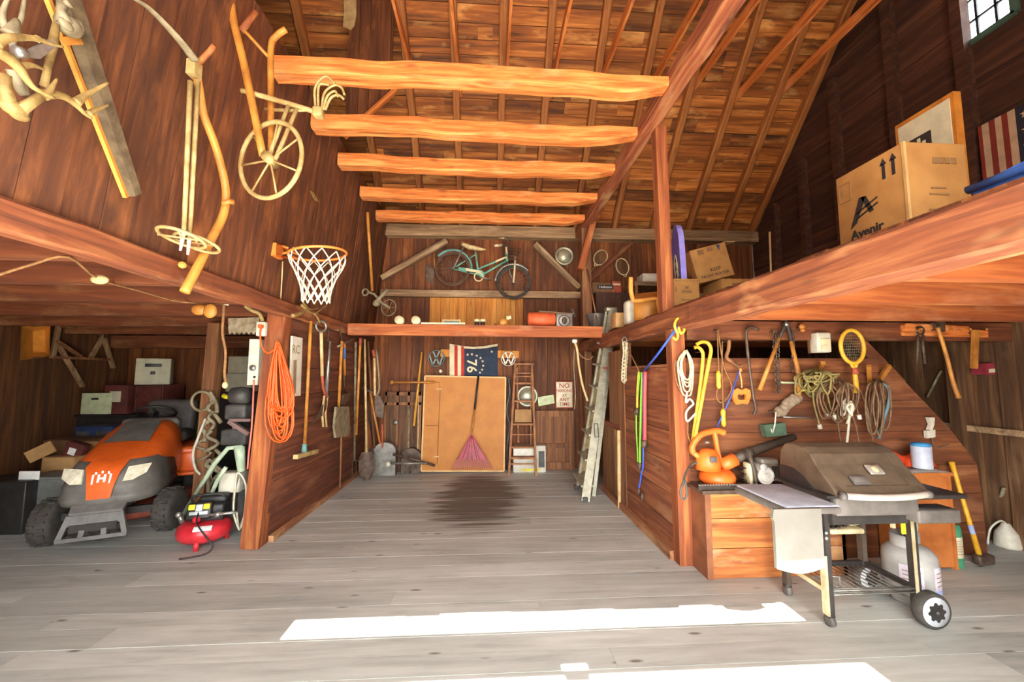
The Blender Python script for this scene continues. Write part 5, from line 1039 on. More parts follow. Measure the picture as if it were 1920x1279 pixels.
part('fender', MB().tube([c2+V((math.cos(a_)*(R2+.02), -.0, math.sin(a_)*(R2+.02))) for a_ in [math.radians(k) for k in range(38, 188, 10)]], .024, 8), 'galvanised', bk); part('fender', MB().tube([c1+V((math.cos(a_)*(R1+.015), 0, math.sin(a_)*(R1+.015))) for a_ in [math.radians(k) for k in range(0, 150, 10)]], .024, 8), 'teal', bk)
part('support', MB().tube([K2(850, 660), K2(850, 655, .25)], .015), 'iron', bk)
t = thing('hand_axe', 'tool with a thin orange handle behind the left brace, beside the bicycle', 'tool', B(814, 505, 7.15)); part('handle', MB().tube([B(814, 472, 7.235), B(815, 505, 7.235)], .014), 'pole_wood', t); part('blade', MB().slab([B(815, 505, 7.17), B(800, 492, 7.17), B(798, 522, 7.17), B(812, 535, 7.17)], (0, 1, 0), .015), 'iron', t)
# rackets
def racket(name, label, cx, cy, hx, hy, rx, ry, ang, Y, mat, grip, strings=True, cat='racket', g=None, Rt=.012):
    c = aY(cx, cy, Y); h = aY(hx, hy, Y); d = (h-c).normalized(); s = V((d.z, 0, -d.x)); sc_ = (aY(cx, cy-10, Y)-c).length/10; A, Bq = ry*sc_, rx*sc_
    t = thing(name, label, cat, V((c.x, Y, min(c.z, h.z)-.05)), group=g); pts = [c+d*A*math.cos(2*PI*i/36)+s*Bq*math.sin(2*PI*i/36) for i in range(36)]
    part('head', MB().tube(pts, Rt, 8, closed=True), mat, t); L2 = (h-c).length
    mb = MB(); mb.tube([c+d*A*.93+s*Bq*.33, c+d*(A*1.35), ], Rt*.9, 6); mb.tube([c+d*A*.93-s*Bq*.33, c+d*(A*1.35)], Rt*.9, 6); part('throat', mb, mat, t)
    if Y > 7: part('nail', MB().tube([c+d*A*.2, V((c.x, 7.26, c.z))], .006, 6), 'iron', t)
    part('handle', MB().tube([c+d*(A*1.3), c+d*(A*1.3+(L2-A*1.3)*.35), h], [Rt, Rt*1.25, Rt*1.35]), grip, t)
    if strings:
        mb = MB()
        for i in range(-5, 6): k = i/6; w = math.sqrt(1-k*k); mb.tube([c+s*Bq*k-d*A*w, c+s*Bq*k+d*A*w], .0013, 4); mb.tube([c+d*A*k-s*Bq*w, c+d*A*k+s*Bq*w], .0016, 4)
        part('strings', mb, 'bone_grey', t)
    return t
racket('badminton_racket', 'old racket with a yellow handle slanting down to the left on the back wall', 1126, 483, 1106, 512, 11.5, 15, 0, 7.17, 'seat_cream', 'pole_wood', g='rackets on the back wall'); racket('badminton_racket', 'old racket with a dark handle hung upright on the back wall', 1167, 500, 1178, 535, 11.5, 15.5, 0, 7.17, 'seat_cream', 'brown_wood_z', g='rackets on the back wall')
# shelf of boxes in the right back loft
wood('cab_dark', '2a160d', '4a2a1a', '63402a', 'z', var=.1)
p, q_ = aY(1118, 548, 6.7), aY(1180, 600, 6.7); FZ = 2.32
t = thing('dark_cabinet', 'dark cabinet at the back of the right loft, under the lettered box', 'cabinet', ((p.x+q_.x)/2, 6.85, FZ)); part('carcase', MB().bb((p.x, 6.7, FZ), (q_.x, 7.1, p.z)), 'cab_dark', t); part('door', MB().bb((p.x+.03, 6.685, FZ+.05), ((p.x+q_.x)/2-.01, 6.7, p.z-.05)), 'cab_dark', t); part('door', MB().bb(((p.x+q_.x)/2+.01, 6.685, FZ+.05), (q_.x-.03, 6.7, p.z-.05)), 'cab_dark', t)
a, b = aY(1110, 526, 6.75), aY(1147, 545, 6.75); cz = p.z; t = thing('lettered_box', 'long pale box with a dark lettered band on the dark cabinet', 'box', ((a.x+b.x)/2, 6.85, cz)); part('carton', MB().rbox(((a.x+b.x)/2, 6.85, cz+.095), (b.x-a.x, .2, .18), .008), 'cardboard_dark', t); c = V(((a.x+b.x)/2+.06, 6.745, cz+.10)); part('band', MB().box(c, (.28, .01, .07)), 'black_plastic', t); part('lettering', text_mb('Hofmann', .06, mat4(c-V((0, .007, 0)), (1, 0, 0), (0, 0, 1)), .003), 'logo_white', t)
a, b = aY(1148, 524, 6.75), aY(1165, 547, 6.75); t = thing('red_box', 'red box right of the lettered box on the dark cabinet', 'box', ((a.x+b.x)/2, 6.85, cz)); part('body', MB().rbox(((a.x+b.x)/2, 6.85, cz+.105), (b.x-a.x+.02, .2, .21), .01), 'rust_red', t); part('label', MB().box(((a.x+b.x)/2, 6.745, cz+.15), (.12, .008, .03)), 'sign_white', t)
p, q_ = aY(1190, 527, 6.6), aY(1262, 536, 6.6); t = thing('shelf', 'grey shelf in the right loft under a white carton', 'shelf', ((p.x+q_.x)/2, 6.8, FZ)); part('board', MB().bb((p.x, 6.6, q_.z), (q_.x, 7.1, p.z)), 'grey_wood_x', t)
for x in (p.x+.03, q_.x-.03):
    for y in (6.63, 7.07): part('leg', MB().bar((x, y, FZ), (x, y, q_.z), .05, .05, (0, 1, 0)), 'brown_wood_z', t)
part('back', MB().bb((p.x, 7.08, FZ), (q_.x, 7.1, q_.z)), 'cab_dark', t)
a, b = aY(1203, 511, 6.7), aY(1262, 527, 6.7); solo('white_carton', MB().rbox(((a.x+b.x)/2, 6.8, p.z+.075), (b.x-a.x, .3, .15), .01), 'white_plastic', 'long white carton on the grey shelf in the right loft', 'carton')
t = thing('metal_hopper', 'grey metal pail on the right loft behind the top of the aluminium ladder', 'pail', (aY(1118, 600, 6.4).x, 6.4, FZ)); part('shell', MB().lathe([(.11, 0), (.14, .28), (.145, .29)], None, 20), 'galvanised', t, False); part('rim', MB().ring((0, 0, .29), .145, .01, n=24, m=6), 'galvanised', t, False)
solo('leaning_pole', MB().tube([aY(1101, 505, 6.5), V((aY(1123, 607, 6.2).x, 6.2, FZ))], .013), 'brown_wood_z', 'thin brown pole leaning beside the dark loft post', 'pole')
# ================================================================== right loft: boxes, board, picture, flag
plain('kraft', 'b07c40', .8, c2='9c6a34', sc=5, var=.05); plain('kraft_tape', 'c89a60', .6); plain('ink', '2a2320', .7); plain('ink_soft', '8a6238', .8); plain('violet', '6a5cc0', .4, c2='5548a4', sc=5); plain('violet_light', '9a90e0', .4); plain('gold_frame', 'b8722a', .45, c2='96561c', sc=8); plain('mat_board', 'c4b898', .6); plain('green_ink', '2f7a5a', .6); plain('sled_blue', '4a7fd6', .4, c2='3a66b8'); plain('chair_ochre', 'cc8a3c', .55, c2='b07028', sc=8); plain('flag_dark', '2a2a38', .85); plain('flag_old_red', '8c3326', .85); plain('flag_old_white', 'cfae8c', .85)
LF = 2.27
def cbox(t, w, d, h, mat, nm='carton', r=.008): return part(nm, MB().rbox((0, 0, h/2), (w, d, h), r), mat, t, False)
# big trailer carton
c0 = aX(1693, 265, 2.3); zt = c0.z; xr = aY(1810, 272, c0.y).x; yb = aX(1566, 336, 2.3).y
w, d, h = xr-2.3, yb-c0.y, zt-LF
t = thing('trailer_carton', 'large brown Cargo Trailer carton standing on the right loft', 'cardboard box', ((2.3+xr)/2, (c0.y+yb)/2, LF)); t['label'] = 'large brown cardboard carton lettered Cargo Trailer on the right loft'
cbox(t, w, d, h, 'kraft')
part('tape', MB().bb((-w/2-.003, -d/2-.003, 0), (-w/2+.012, -d/2+.012, h)), 'kraft_tape', t, False)
Ms = lambda v, z: mat4((-w/2-.003, d/2-v*d, z*h), (0, -1, 0), (0, 0, 1))        # left face: v 0 far .. 1 near
for v, z, s, sz in ((.44, .36, 'Avenir', .078), (.47, .25, 'Cargo Trailer', .062), (.38, .155, '471-005', .05)): part('lettering', text_mb(s, sz, Ms(v, z), .003, bold=.002), 'ink', t, False)
G = lambda v, z: V((-w/2-.003, d/2-v*d, z*h)); mb = MB()
mb.bar(G(.22, .44), G(.45, .70), .004, .045, (1, 0, 0)) if False else mb.slab([G(.20, .43), G(.30, .47), G(.46, .69), (G(.36, .70))], (1, 0, 0), .004); mb.slab([G(.38, .70), G(.46, .69), G(.56, .53), G(.50, .52)], (1, 0, 0), .004)
for k in range(2): mb.slab([G(.30, .50+.05*k), G(.62, .575+.05*k), G(.62, .59+.05*k), G(.30, .515+.05*k)], (1, 0, 0), .004)
part('logo', mb, 'ink', t, False)
mb = MB()
for v in (.73, .86): mb.slab([G(v-.02, .76), G(v+.02, .76), G(v+.02, .90), G(v-.02, .90)], (1, 0, 0), .004); mb.slab([G(v-.045, .89), G(v+.045, .89), G(v, .95)], (1, 0, 0), .004)
part('arrows', mb, 'ink', t, False)
mb = MB()
for a, b in (((.06, .72), (.24, .72)), ((.06, .9), (.24, .9)), ((.06, .72), (.06, .9)), ((.24, .72), (.24, .9))): mb.bar(G(*a), G(*b), .004, .004)
mb.slab([G(.08, .79), G(.12, .79), G(.12, .84), G(.08, .84)], (1, 0, 0), .004); part('stamp', mb, 'ink_soft', t, False)
mb = MB()
for k in range(4): mb.rbox((w*(-.02+.10*k), -d/2-.002, h*.84), (w*.08, .004, .035), .001)
for k in range(6): mb.box((w*.0, -d/2-.002, h*(.60-.055*k-(.08 if k > 1 else 0))), (w*(.24+.06*(k % 3)), .004, .010))
part('print', mb, 'ink_soft', t, False)
# framed picture leaning behind the carton
X = 2.76; a, b = aX(1786, 168, X), aX(1678, 240, X); t = thing('framed_picture', 'gold-framed picture with a dark lettered border behind the Cargo Trailer carton', 'picture', (X, (a.y+b.y)/2, LF)); t['label'] = 'gold-framed picture sticking up behind the big Cargo Trailer carton'
y0, y1, z1 = a.y, b.y, (a.z+b.z)/2
part('frame', MB().bb((X, y0, LF), (X+.05, y1, z1)), 'gold_frame', t); part('mat', MB().bb((X-.004, y0+.02, LF), (X+.01, y1-.02, z1-.03)), 'mat_board', t)
mb = MB(); zz = z1-.16; mb.bb((X-.008, y0+.13, zz-.10), (X, y1-.09, zz)); mb.bb((X-.008, y0+.13, LF), (X, y0+.20, zz-.10)); part('border', mb, 'ink', t); part('print', MB().bb((X-.008, y0+.26, LF), (X, y0+.38, zz-.28)), 'green_ink', t)
rr = random.Random(8); mb = MB()
for k in range(7): mb.box((X-.009, y0+.17+k*.03, zz-.05+rr.uniform(-.02, .02)), (.003, .018, .03))
part('lettering', mb, 'mat_board', t)
# striped flag on the right wall
X = XR-.108; P = lambda x, y: aX(x, y, X); t = thing('flag', 'large faded stars and stripes hung sideways on the dark right wall', 'flag', P(1870, 330)); ytop = P(1838, 236).z; zb = 2.6
ys = [P(x, 220).y for x in (1831, 1838.5, 1852, 1864, 1877, 1889, 1904)]; m = ['flag_old_red', 'flag_old_white']
for i in range(6): part('stripe', MB().bb((X, ys[i+1], zb), (X+.012, ys[i], ytop)), m[i % 2], t)
part('canton', MB().bb((X, ys[6]-.75, ytop-1.0), (X+.012, ys[6], ytop)), 'flag_dark', t); part('stripe', MB().bb((X, ys[6]-.18, zb), (X+.012, ys[6], ytop-1.0)), 'flag_old_red', t)
for i in range(3):
    for j in range(6):
        c = V((X-.004, ys[6]-.07-.12*i, ytop-.09-.15*j)); part('star', MB().slab([V((c.x, c.y+(.04 if k % 2 == 0 else .017)*math.sin(PI*k/5), c.z+(.04 if k % 2 == 0 else .017)*math.cos(PI*k/5))) for k in range(10)], (1, 0, 0), .004), 'flag_old_white', t)
# blue sled
a, b = aX(1815, 358, 2.0), aX(1935, 318, 2.0); t = thing('plastic_sled', 'blue plastic sled lying on the right loft beside the big carton', 'sled', (2.1, (a.y+b.y)/2, LF))
z = lambda y: 2.36; mb = MB(); rows = []
for i in range(9):
    f = i/8; y = a.y+.0+(b.y-.25-a.y)*f; e = .10*max(0, 1-f*4)**1.5*0; hgt = .13+.03*math.sin(f*3)
    rows.append([V((2.0+.42*u, y, LF+.004+hgt*v)) for u, v in ((0, .95), (.0, 1.0), (.04, 1.0), (.10, .3), (.14, .1), (.86, .1), (.90, .3), (.96, 1), (1, 1), (1, .95))])
mb.loft(rows, caps=False); part('hull', mb, 'sled_blue', t); part('rim', MB().tube([rows[0][1], rows[-1][1]], .018), 'sled_blue', t); part('rim', MB().tube([rows[0][8], rows[-1][8]], .018), 'sled_blue', t)
part('runner', MB().bb((2.02, b.y-.2, LF), (2.4, a.y-.02, LF+.02)), 'sled_blue', t)
# boxes round the post
def lbox(name, label, x0, y0, x1, Y, dep, h0=None, zb=LF, mat='kraft', tilt=0, rz=0, cat='cardboard box', hh=None):
    a, b = aY(x0, y0, Y), aY(x1, y0, Y); t = thing(name, label, cat, ((a.x+b.x)/2, Y+dep/2, zb), rz); h = hh or a.z-zb; t.rotation_euler = (0, tilt, rz); bpy.context.view_layer.update(); cbox(t, b.x-a.x, dep, h, mat); return t, b.x-a.x, dep, h
t, w, d, h = lbox('cardboard_box', 'small tan box with brown print standing against the loft post', 1263, 522, 1311, 4.0, .42)
mb = MB(); mb.box((0, -d/2-.002, h*.93), (w*.9, .004, .006)); mb.box((-w*.42, -d/2-.002, h*.68), (.012, .004, .05)); mb.box((-.0, -d/2-.002, h*.74), (.04, .004, .03)); mb.box((0, -d/2-.002, h*.62), (.10, .004, .03)); mb.box((0, -d/2-.002, h*.38), (.13, .004, .015)); mb.box((w/2+.002, 0, h*.45), (.004, .16, .05)); part('print', mb, 'ink_soft', t, False)
t, w, d, h = lbox('cardboard_box', 'tan box lying behind the tilted box, its top almost hidden by the loft beam', 1352, 522, 1425, 4.35, .4); mb = MB(); mb.box((-.05, -d/2-.002, h*.85), (.10, .004, .03)); mb.box((.15, -d/2-.002, h*.88), (.08, .004, .02)); mb.box((-w/2-.002, 0, h*.5), (.004, .2, .10)); part('print', mb, 'ink_soft', t, False)
t['label'] = 'tan box under the tilted box on the loft, mostly hidden by the beam'
zt = aY(1340, 522, 4.5).z
t, w, d, h = lbox('cardboard_box', 'tan box tipped over on the loft with an open flap and KEEP print', 1312, 462, 1378, 4.42, .38, zb=zt-.03, tilt=-.24, rz=-.12, hh=.40)
mb = text_mb('KEEP', .055, mat4((.02, -d/2-.003, h*.30), (1, 0, 0), (0, 0, 1)), .003); part('lettering', mb, 'ink', t, False); part('lettering', text_mb('FROM WATER', .05, mat4((.0, -d/2-.003, h*.14), (1, 0, 0), (0, 0, 1)), .003), 'ink', t, False)
mb = MB(); mb.box((-.09, -d/2-.002, h*.87), (.07, .004, .06)); mb.box((.02, -d/2-.002, h*.90), (.06, .004, .05)); part('print', mb, 'ink_soft', t, False); part('swoosh', MB().slab([(.10, -d/2-.004, h*.98), (.14, -d/2-.004, h*.96), (.12, -d/2-.004, h*.8), (.11, -d/2-.004, h*.88)], (0, 1, 0), .003), 'navy_box', t, False)
part('flap', MB().slab([(w/2, -d/2, h), (w/2+.12, -d/2+.02, h-.03), (w/2+.10, d/2, h+.02), (w/2-.1, d/2, h)], (0, 0, 1), .008), 'kraft_tape', t, False); part('lettering', text_mb('OS', .09, mat4((-w/2-.003, 0, h*.22), (0, -1, 0), (0, 0, 1)), .003, bold=.003), 'ink', t, False)
t, w, d, h = lbox('cardboard_box', 'tan box standing behind the purple board, left of the tilted box', 1258, 487, 1284, 4.75, .3)
# body board
p = [aX(x, y, 2.02) for x, y in ((1272, 452), (1275, 425), (1283, 400), (1297, 420), (1304, 455), (1309, 528), (1290, 530))]
t = thing('body_board', 'purple body board standing on edge beside the loft post', 'body board', V((2.02, 4.35, LF)))
yn, yf = 4.10, 4.52; n = 12; out = []
for i in range(n+1):
    a_ = PI*i/n; out.append((4.31+.21*math.cos(a_), 2.95+.34*math.sin(a_)**.8*1.05))
out = [(4.52, LF+.22)]+out+[(4.10, LF+.22)]
lean = lambda y, z, o: V((2.13+o+.03*(z-LF)*-1+ (y-4.31)*.28, y, z))
mb = MB(); mb.add([lean(y, z, -.03) for y, z in out]+[lean(y, z, .03) for y, z in out], [list(range(len(out)))[::-1], list(range(len(out), 2*len(out)))]); part('core', mb, 'violet', t)
mb = MB(); k = len(out); mb.add([lean(y, z, -.031) for y, z in out]+[lean(y, z, .031) for y, z in out], [[i, (i+1) % k, k+(i+1) % k, k+i] for i in range(k)]); part('edge', mb, 'violet_light', t, label='lighter violet edge')
mb = MB(); mb.slab([lean(y, z, -.036) for y, z in ((4.42, LF+.25), (4.40, LF+.6), (4.33, 2.95), (4.22, 2.7), (4.2, LF+.25))], (1, 0, 0), .004); g = part('graphic', mb, 'ink', t)
mb = MB(); 
for k in range(4): mb.tube(smooth_path([lean(y, z+.09*k, -.038) for y, z in ((4.40, 2.55), (4.36, 2.66), (4.30, 2.70), (4.25, 2.62), (4.22, 2.52))], 3), .008, 5)
part('swirls', mb, 'mat_board', g); part('stand_edge', MB().slab([lean(y, z, -.02) for y, z in ((4.12, LF), (4.5, LF), (4.5, LF+.24), (4.12, LF+.24))], (1, .28, 0), .04), 'violet', t)
solo('thin_rod', MB().tube([V((aY(1443, 500, 4.8).x, 4.8, LF)), aY(1443, 435, 4.8)], .012), 'pale_wood', 'thin pale rod standing upright on the right loft', 'rod')
# chair, jug, small box at the far end of the loft edge
q = lambda x, y, Y=4.35: aY(x, y, Y); t = thing('bent_chair', 'ochre bentwood chair perched on the right loft edge left of the post', 'chair', V((q(1215, 610).x, 4.4, LF)))
def bend(*pts): return smooth_path([q(*p) for p in pts], 4)
P = bend((1183, 520), (1183, 545), (1188, 566)); part('back_post', MB().tube(P, .026, 8), 'chair_ochre', t); P = bend((1186, 564), (1205, 563), (1225, 560), (1236, 562), (1238, 566)); part('seat_rail', MB().tube(P, .024, 8), 'chair_ochre', t); P = bend((1234, 564, 4.3), (1237, 585, 4.28), (1241, 612, 4.26)); part('leg', MB().tube(P, [.028]*(len(P)-1)+[.018], 8), 'chair_ochre', t)
mb = MB(); mb.slab([q(1190, 556, 4.75), q(1240, 550, 4.75), q(1236, 562, 4.36), q(1190, 566, 4.36)], (0, 0, 1), .03); part('seat', mb, 'chair_ochre', t)
P = [V((q(1215, 600, 4.62).x+.16*math.cos(a_), 4.62+.14*math.sin(a_), 0)) for a_ in lerpl(PI, 2*PI, 11)]; mb = MB(); mb.loft([[V((p.x, p.y, LF)) for p in P], [V((p.x, p.y, q(1215, 568, 4.62).z)) for p in P]], caps=False); mb.loft([[V((p.x, p.y+.015, LF)) for p in P], [V((p.x, p.y+.015, q(1215, 568, 4.62).z)) for p in P]], caps=False); part('curved_panel', mb, 'chair_ochre', t); part('leg', MB().tube([q(1192, 566, 4.7), V((q(1192, 600, 4.75).x, 4.75, LF))], .02), 'chair_ochre', t)
x0 = q(1184, 590, 4.95).x; t = thing('blue_jug', 'white jug with a blue panel on the loft beside the bentwood chair', 'jug', (x0, 4.95, LF)); part('body', MB().rbox((0, 0, .15), (.17, .16, .30), .04, seg=3), 'white_plastic', t, False); part('panel', MB().rbox((.05, -.082, .13), (.07, .01, .25), .004), 'blue_paint', t, False); part('cap', MB().lathe([(.04, .29), (.04, .33), (.01, .335)], None, 16), 'machine_grey', t, False)
x0 = q(1166, 600, 5.3).x; t = thing('cardboard_box', 'small cream box on the loft edge beside the top of the aluminium ladder', 'cardboard box', (x0, 5.35, LF)); cbox(t, .2, .2, .2, 'kraft_tape')

# ================================================================== hung on the right partition and beam (plane x = 1.6)
PX = 1.61; R1 = lambda x, y, o=0: aX(x, y, PX+o)
plain('rope_yellow', 'f0c040', .5); plain('rope_green', '86c83c', .5); plain('rope_red', 'e04a50', .5); plain('rope_blue', '3f5fd0', .5); plain('chain_cream', 'd8c9a4', .5, .2, c2='a89878', sc=30); plain('hook_yellow', 'f2b93c', .45, c2='d69a28')
t = thing('s_hook', 'yellow S-shaped hook with a long bent rod on the face of the right loft beam', 'hook', aY(1272, 638, 3.4)); P = smooth_path([aY(*p, 3.42) for p in ((1262, 632), (1268, 637), (1271, 628), (1265, 612), (1268, 600), (1275, 597), (1278, 604), (1273, 616), (1277, 625), (1283, 620), (1281, 612))], 4); part('hook', MB().tube(P, .012, 8), 'hook_yellow', t); part('rod', MB().tube([aY(1279, 600, 3.42), aY(1347, 580, 3.05), aY(1350, 602, 3.05)], .008), 'hook_yellow', t); part('nail', MB().tube([aY(1273, 600, 3.42), V((1.70, 3.45, aY(1273, 600, 3.42).z))], .006), 'iron', t); part('screw', MB().tube([aY(1347, 580, 3.05), V((1.66, 3.05, aY(1347, 580, 3.05).z))], .008), 'iron', t)
solo('elastic_strap', MB().tube([aY(1271, 612, 3.44), R1(1235, 662), R1(1208, 695)], .011), 'rope_blue', 'blue cord stretched from the yellow S hook down to the jump ropes', 'cord')
solo('elastic_strap', MB().tube([R1(1178, 655), R1(1199, 697)], .006), 'jute', 'thin brown cord running from the cream chain to the jump ropes', 'cord')
def jr(name, label, mat, segs, r, ends=None):
    t = thing(name, label, 'jump rope', R1(*segs[-1], 0), group='jump ropes on the right partition'); part('rope', MB().tube(smooth_path([R1(*s) for s in segs], 4), r, 8), mat, t)
    for e in ends or (): part('handle', MB().tube([R1(*e), R1(e[0], e[1]+13)], r*1.6), 'iron', t)
    part('peg', MB().tube([R1(segs[0][0], segs[0][1]), R1(segs[0][0], segs[0][1], .06)], .006), 'iron', t)
jr('jump_rope', 'yellow jump rope hung on the right partition', 'rope_yellow', ((1198, 697), (1196, 720), (1195, 745), (1195, 765)), .013, ((1195, 765), (1191, 766)))
jr('jump_rope', 'pale green jump rope hung behind the yellow one on the right partition', 'rope_green', ((1200, 698), (1194, 760), (1193, 800), (1195, 840), (1196, 868)), .009, ((1196, 866),))
jr('jump_rope', 'bright green jump rope between the yellow and red ones', 'rope_green', ((1204, 698), (1202, 760), (1201, 800), (1200, 840), (1200, 868)), .013, ((1200, 868),))
jr('jump_rope', 'thick red jump rope, rightmost of the group on the right partition', 'rope_red', ((1210, 697), (1209, 740), (1209, 790), (1209, 825)), .020, ((1208, 826),))
jr('jump_rope', 'blue jump rope ends hanging lowest of the group on the right partition', 'rope_blue', ((1206, 700), (1206, 860), (1203, 885), (1200, 905), (1198, 915)), .009, ((1198, 916), (1204, 925)))
t = thing('hanging_chain', 'cream chain with twisted links hung below the right loft beam', 'chain', R1(1170, 716, .0)); mb = MB(); pts = [R1(*p) for p in ((1172, 645), (1173, 660), (1171, 680), (1170, 700), (1170, 716))]; P = smooth_path(pts, 6)
for i in range(len(P)-1): mb.ring(P[i], .028, .009, (1, 0, 0) if i % 2 else (0, 1, .2), 12, 6, sy=1)
part('links', mb, 'chain_cream', t); part('hook', MB().ring(R1(1171, 640), .05, .010, (1, .2, 0), 16, 6), 'galvanised', t); part('tail', MB().tube([R1(1175, 642), R1(1173, 672)], .018), 'chain_cream', t)
# bench recess behind the ladder
t = thing('workbench', 'brown workbench along the right wall behind the aluminium ladder', 'workbench', (1.95, 5.9, 0)); zb = aX(1150, 795, 1.64).z; part('top', MB().bb((1.64, 5.05, zb-.06), (2.3, 6.8, zb)), 'red_wood_y', t)
for y in (5.12, 6.72):
    for x in (1.70, 2.24): part('leg', MB().bar((x, y, 0), (x, y, zb-.06), .10 if y < 6 else .08, .10), 'brown_wood_z', t)
part('front_panel', MB().bb((1.66, 5.35, .08), (1.69, 5.9, zb-.06)), 'brown_wood_z', t)
solo('upright_board', MB().bb((1.65, 5.02, zb+.001), (1.68, 5.5, 1.95)), 'brown_wood_z', 'brown board standing upright on the workbench behind the ladder', 'board')
solo('pale_stake', MB().bar((1.62, 5.08, .0), (1.625, 5.06, .95), .035, .03, (0, 1, 0)), 'pale_wood', 'thin pale stake leaning at the far end of the right partition', 'stake')

# ================================================================== tools on the board partition and crossbeam
PY = 3.5; T = lambda x, y, o=0: aY(x, y, PY+o)
def nailY(t, x, y, Y1=3.61, Y0=None): a = T(x, y) if Y0 is None else aY(x, y, Y0); part('nail', MB().tube([a, V((a.x, Y1, a.z))], .006, 6), 'iron', t)
t = thing('rope_coil', 'cream rope coil hung on the front corner post of the right partition', 'rope', T(1290, 790)); mb = MB(); rr = random.Random(4)
for k in range(7):
    w = rr.uniform(5, 15); b = rr.uniform(700, 742); mb.tube(smooth_path([T(1284+rr.uniform(-3, 3), 656+rr.uniform(0, 5)), T(1284-w, 680), T(1286-w*.6, b), T(1289, b+8), T(1290+w*.5, b), T(1290+w*.7, 685), T(1287, 656)], 4), .008, 6)
part('coil', mb, 'chain_cream', t); part('tail', MB().tube(smooth_path([T(*p) for p in ((1288, 735), (1286, 755), (1293, 748), (1300, 757), (1292, 765), (1286, 775), (1288, 790), (1298, 782), (1304, 775))], 4), .009, 6), 'white_cord', t); part('loop', MB().tube(smooth_path([T(*p) for p in ((1268, 672), (1265, 690), (1268, 715), (1276, 732))], 4), .005), 'jute', t); nailY(t, 1285, 658, 3.55)
part('cord_end', MB().tube(smooth_path([T(*p) for p in ((1290, 790), (1290, 815), (1296, 835), (1298, 850))], 4), .005), 'jute', t)
for i, pts in enumerate((((1302, 652), (1309, 651), (1316, 658), (1318, 672), (1312, 730), (1299, 826)), ((1306, 646), (1316, 641), (1327, 643), (1333, 655), (1330, 675), (1318, 740), (1302, 826)))):
    t = thing('walking_cane', 'yellow cane with a hooked top on the board partition, the %s' % ('shorter one' if i == 0 else 'taller one'), 'cane', T(*pts[-1]), group='yellow canes'); part('cane', MB().tube(smooth_path([T(x, y, -.03*i) for x, y in pts], 5), .016, 8), 'hook_yellow', t); nailY(t, pts[2][0], pts[2][1]+2, 3.61)
t = thing('skipping_rope', 'jump rope with two turned wooden handles hung on the board partition', 'jump rope', T(1357, 800)); part('cord', MB().tube(smooth_path([T(*p) for p in ((1348, 700), (1346, 650), (1346, 618), (1352, 660), (1358, 690), (1372, 725), (1362, 748), (1352, 755), (1345, 748), (1344, 735), (1353, 700), (1354, 640), (1354, 690), (1356, 768))], 4), .006, 6), 'jute', t)
for (x, y0, y1) in ((1348, 695, 729), (1357, 766, 800)): part('handle', MB().lathe([(.010, 0), (.020, .02), (.018, .08), (.021, .13), (.012, (T(x, y0)-T(x, y1)).length)], Matrix.Translation(T(x, y1)), 14), 'hook_yellow', t)
nailY(t, 1346, 618)
t = thing('wood_hook', 'crooked wooden hook hung below the crossbeam left of the crowbar', 'hook', T(1390, 690)); part('hook', MB().tube(smooth_path([T(*p) for p in ((1367, 638), (1366, 655), (1362, 670), (1372, 678), (1386, 688), (1392, 684))], 4), [.016]*15+[.02]*5+[.016]), 'brown_wood_z', t); nailY(t, 1367, 640)
t = thing('orange_grip', 'orange rounded handle with an opening hanging on a blue cord', 'handle', T(1391, 760)); c = T(1391, 745); mb = MB(); out = [(1376, 732), (1383, 728), (1391, 731), (1399, 728), (1407, 732), (1408, 742), (1405, 753), (1402, 758), (1392, 757), (1382, 759), (1378, 754), (1374, 743)]; inn = [(1384, 740), (1387, 739), (1391, 741), (1395, 739), (1399, 740), (1399, 744), (1398, 748), (1396, 750), (1391, 750), (1387, 750), (1384, 748), (1383, 744)]
A = [T(*p) for p in out]; I = [T(*p) for p in inn]; bk2 = lambda L: [p+V((0, .025, 0)) for p in L]; mb.loft([A, I, bk2(I), bk2(A), A], closed=True, caps=False, smooth=False); part('body', mb, 'orange_paint', t); part('strap', MB().tube(smooth_path([T(*p) for p in ((1391, 728), (1390, 712), (1387, 697), (1388, 685))], 3), .007), 'kraft_tape', t); part('toggle', MB().tube([T(1388, 686), T(1389, 697)], .012), 'orange_paint', t); nailY(t, 1388, 685)
solo('blue_string', MB().tube([T(1386, 694), T(1370, 745), T(1343, 804)], .006), 'rope_blue', 'thin blue cord running down to the leaf blower', 'cord')
t = thing('crowbar', 'rusty crowbar with a hooked top hung from the crossbeam', 'crowbar', T(1415, 778)); part('bar', MB().tube(smooth_path([T(*p) for p in ((1423, 619), (1410, 614), (1400, 620), (1400, 640), (1404, 680), (1412, 740), (1417, 765), (1413, 778))], 4), .013, 8), 'iron', t); nailY(t, 1408, 616)
t = thing('lopping_shears', 'long lopping shears with spread yellow handles hung from the crossbeam', 'shears', T(1495, 742)); 
part('handle', MB().tube([T(1461, 634), T(1424, 732)], [.016, .020]), 'pole_wood', t); part('handle', MB().tube([T(1483, 640), T(1497, 700), T(1498, 742)], [.016, .022, .018]), 'pole_wood', t); part('shank', MB().tube([T(1477, 598), T(1470, 615), T(1460, 636)], [.012, .018, .014]), 'dark_iron', t); part('shank', MB().tube([T(1470, 594), T(1479, 618), T(1484, 642)], [.012, .018, .014]), 'dark_iron', t); part('pivot', MB().lathe([(.02, -.02), (.022, .02)], Matrix.Translation(T(1474, 608)) @ Matrix.Rotation(PI/2, 4, 'X'), 12), 'steel', t); nailY(t, 1474, 606)
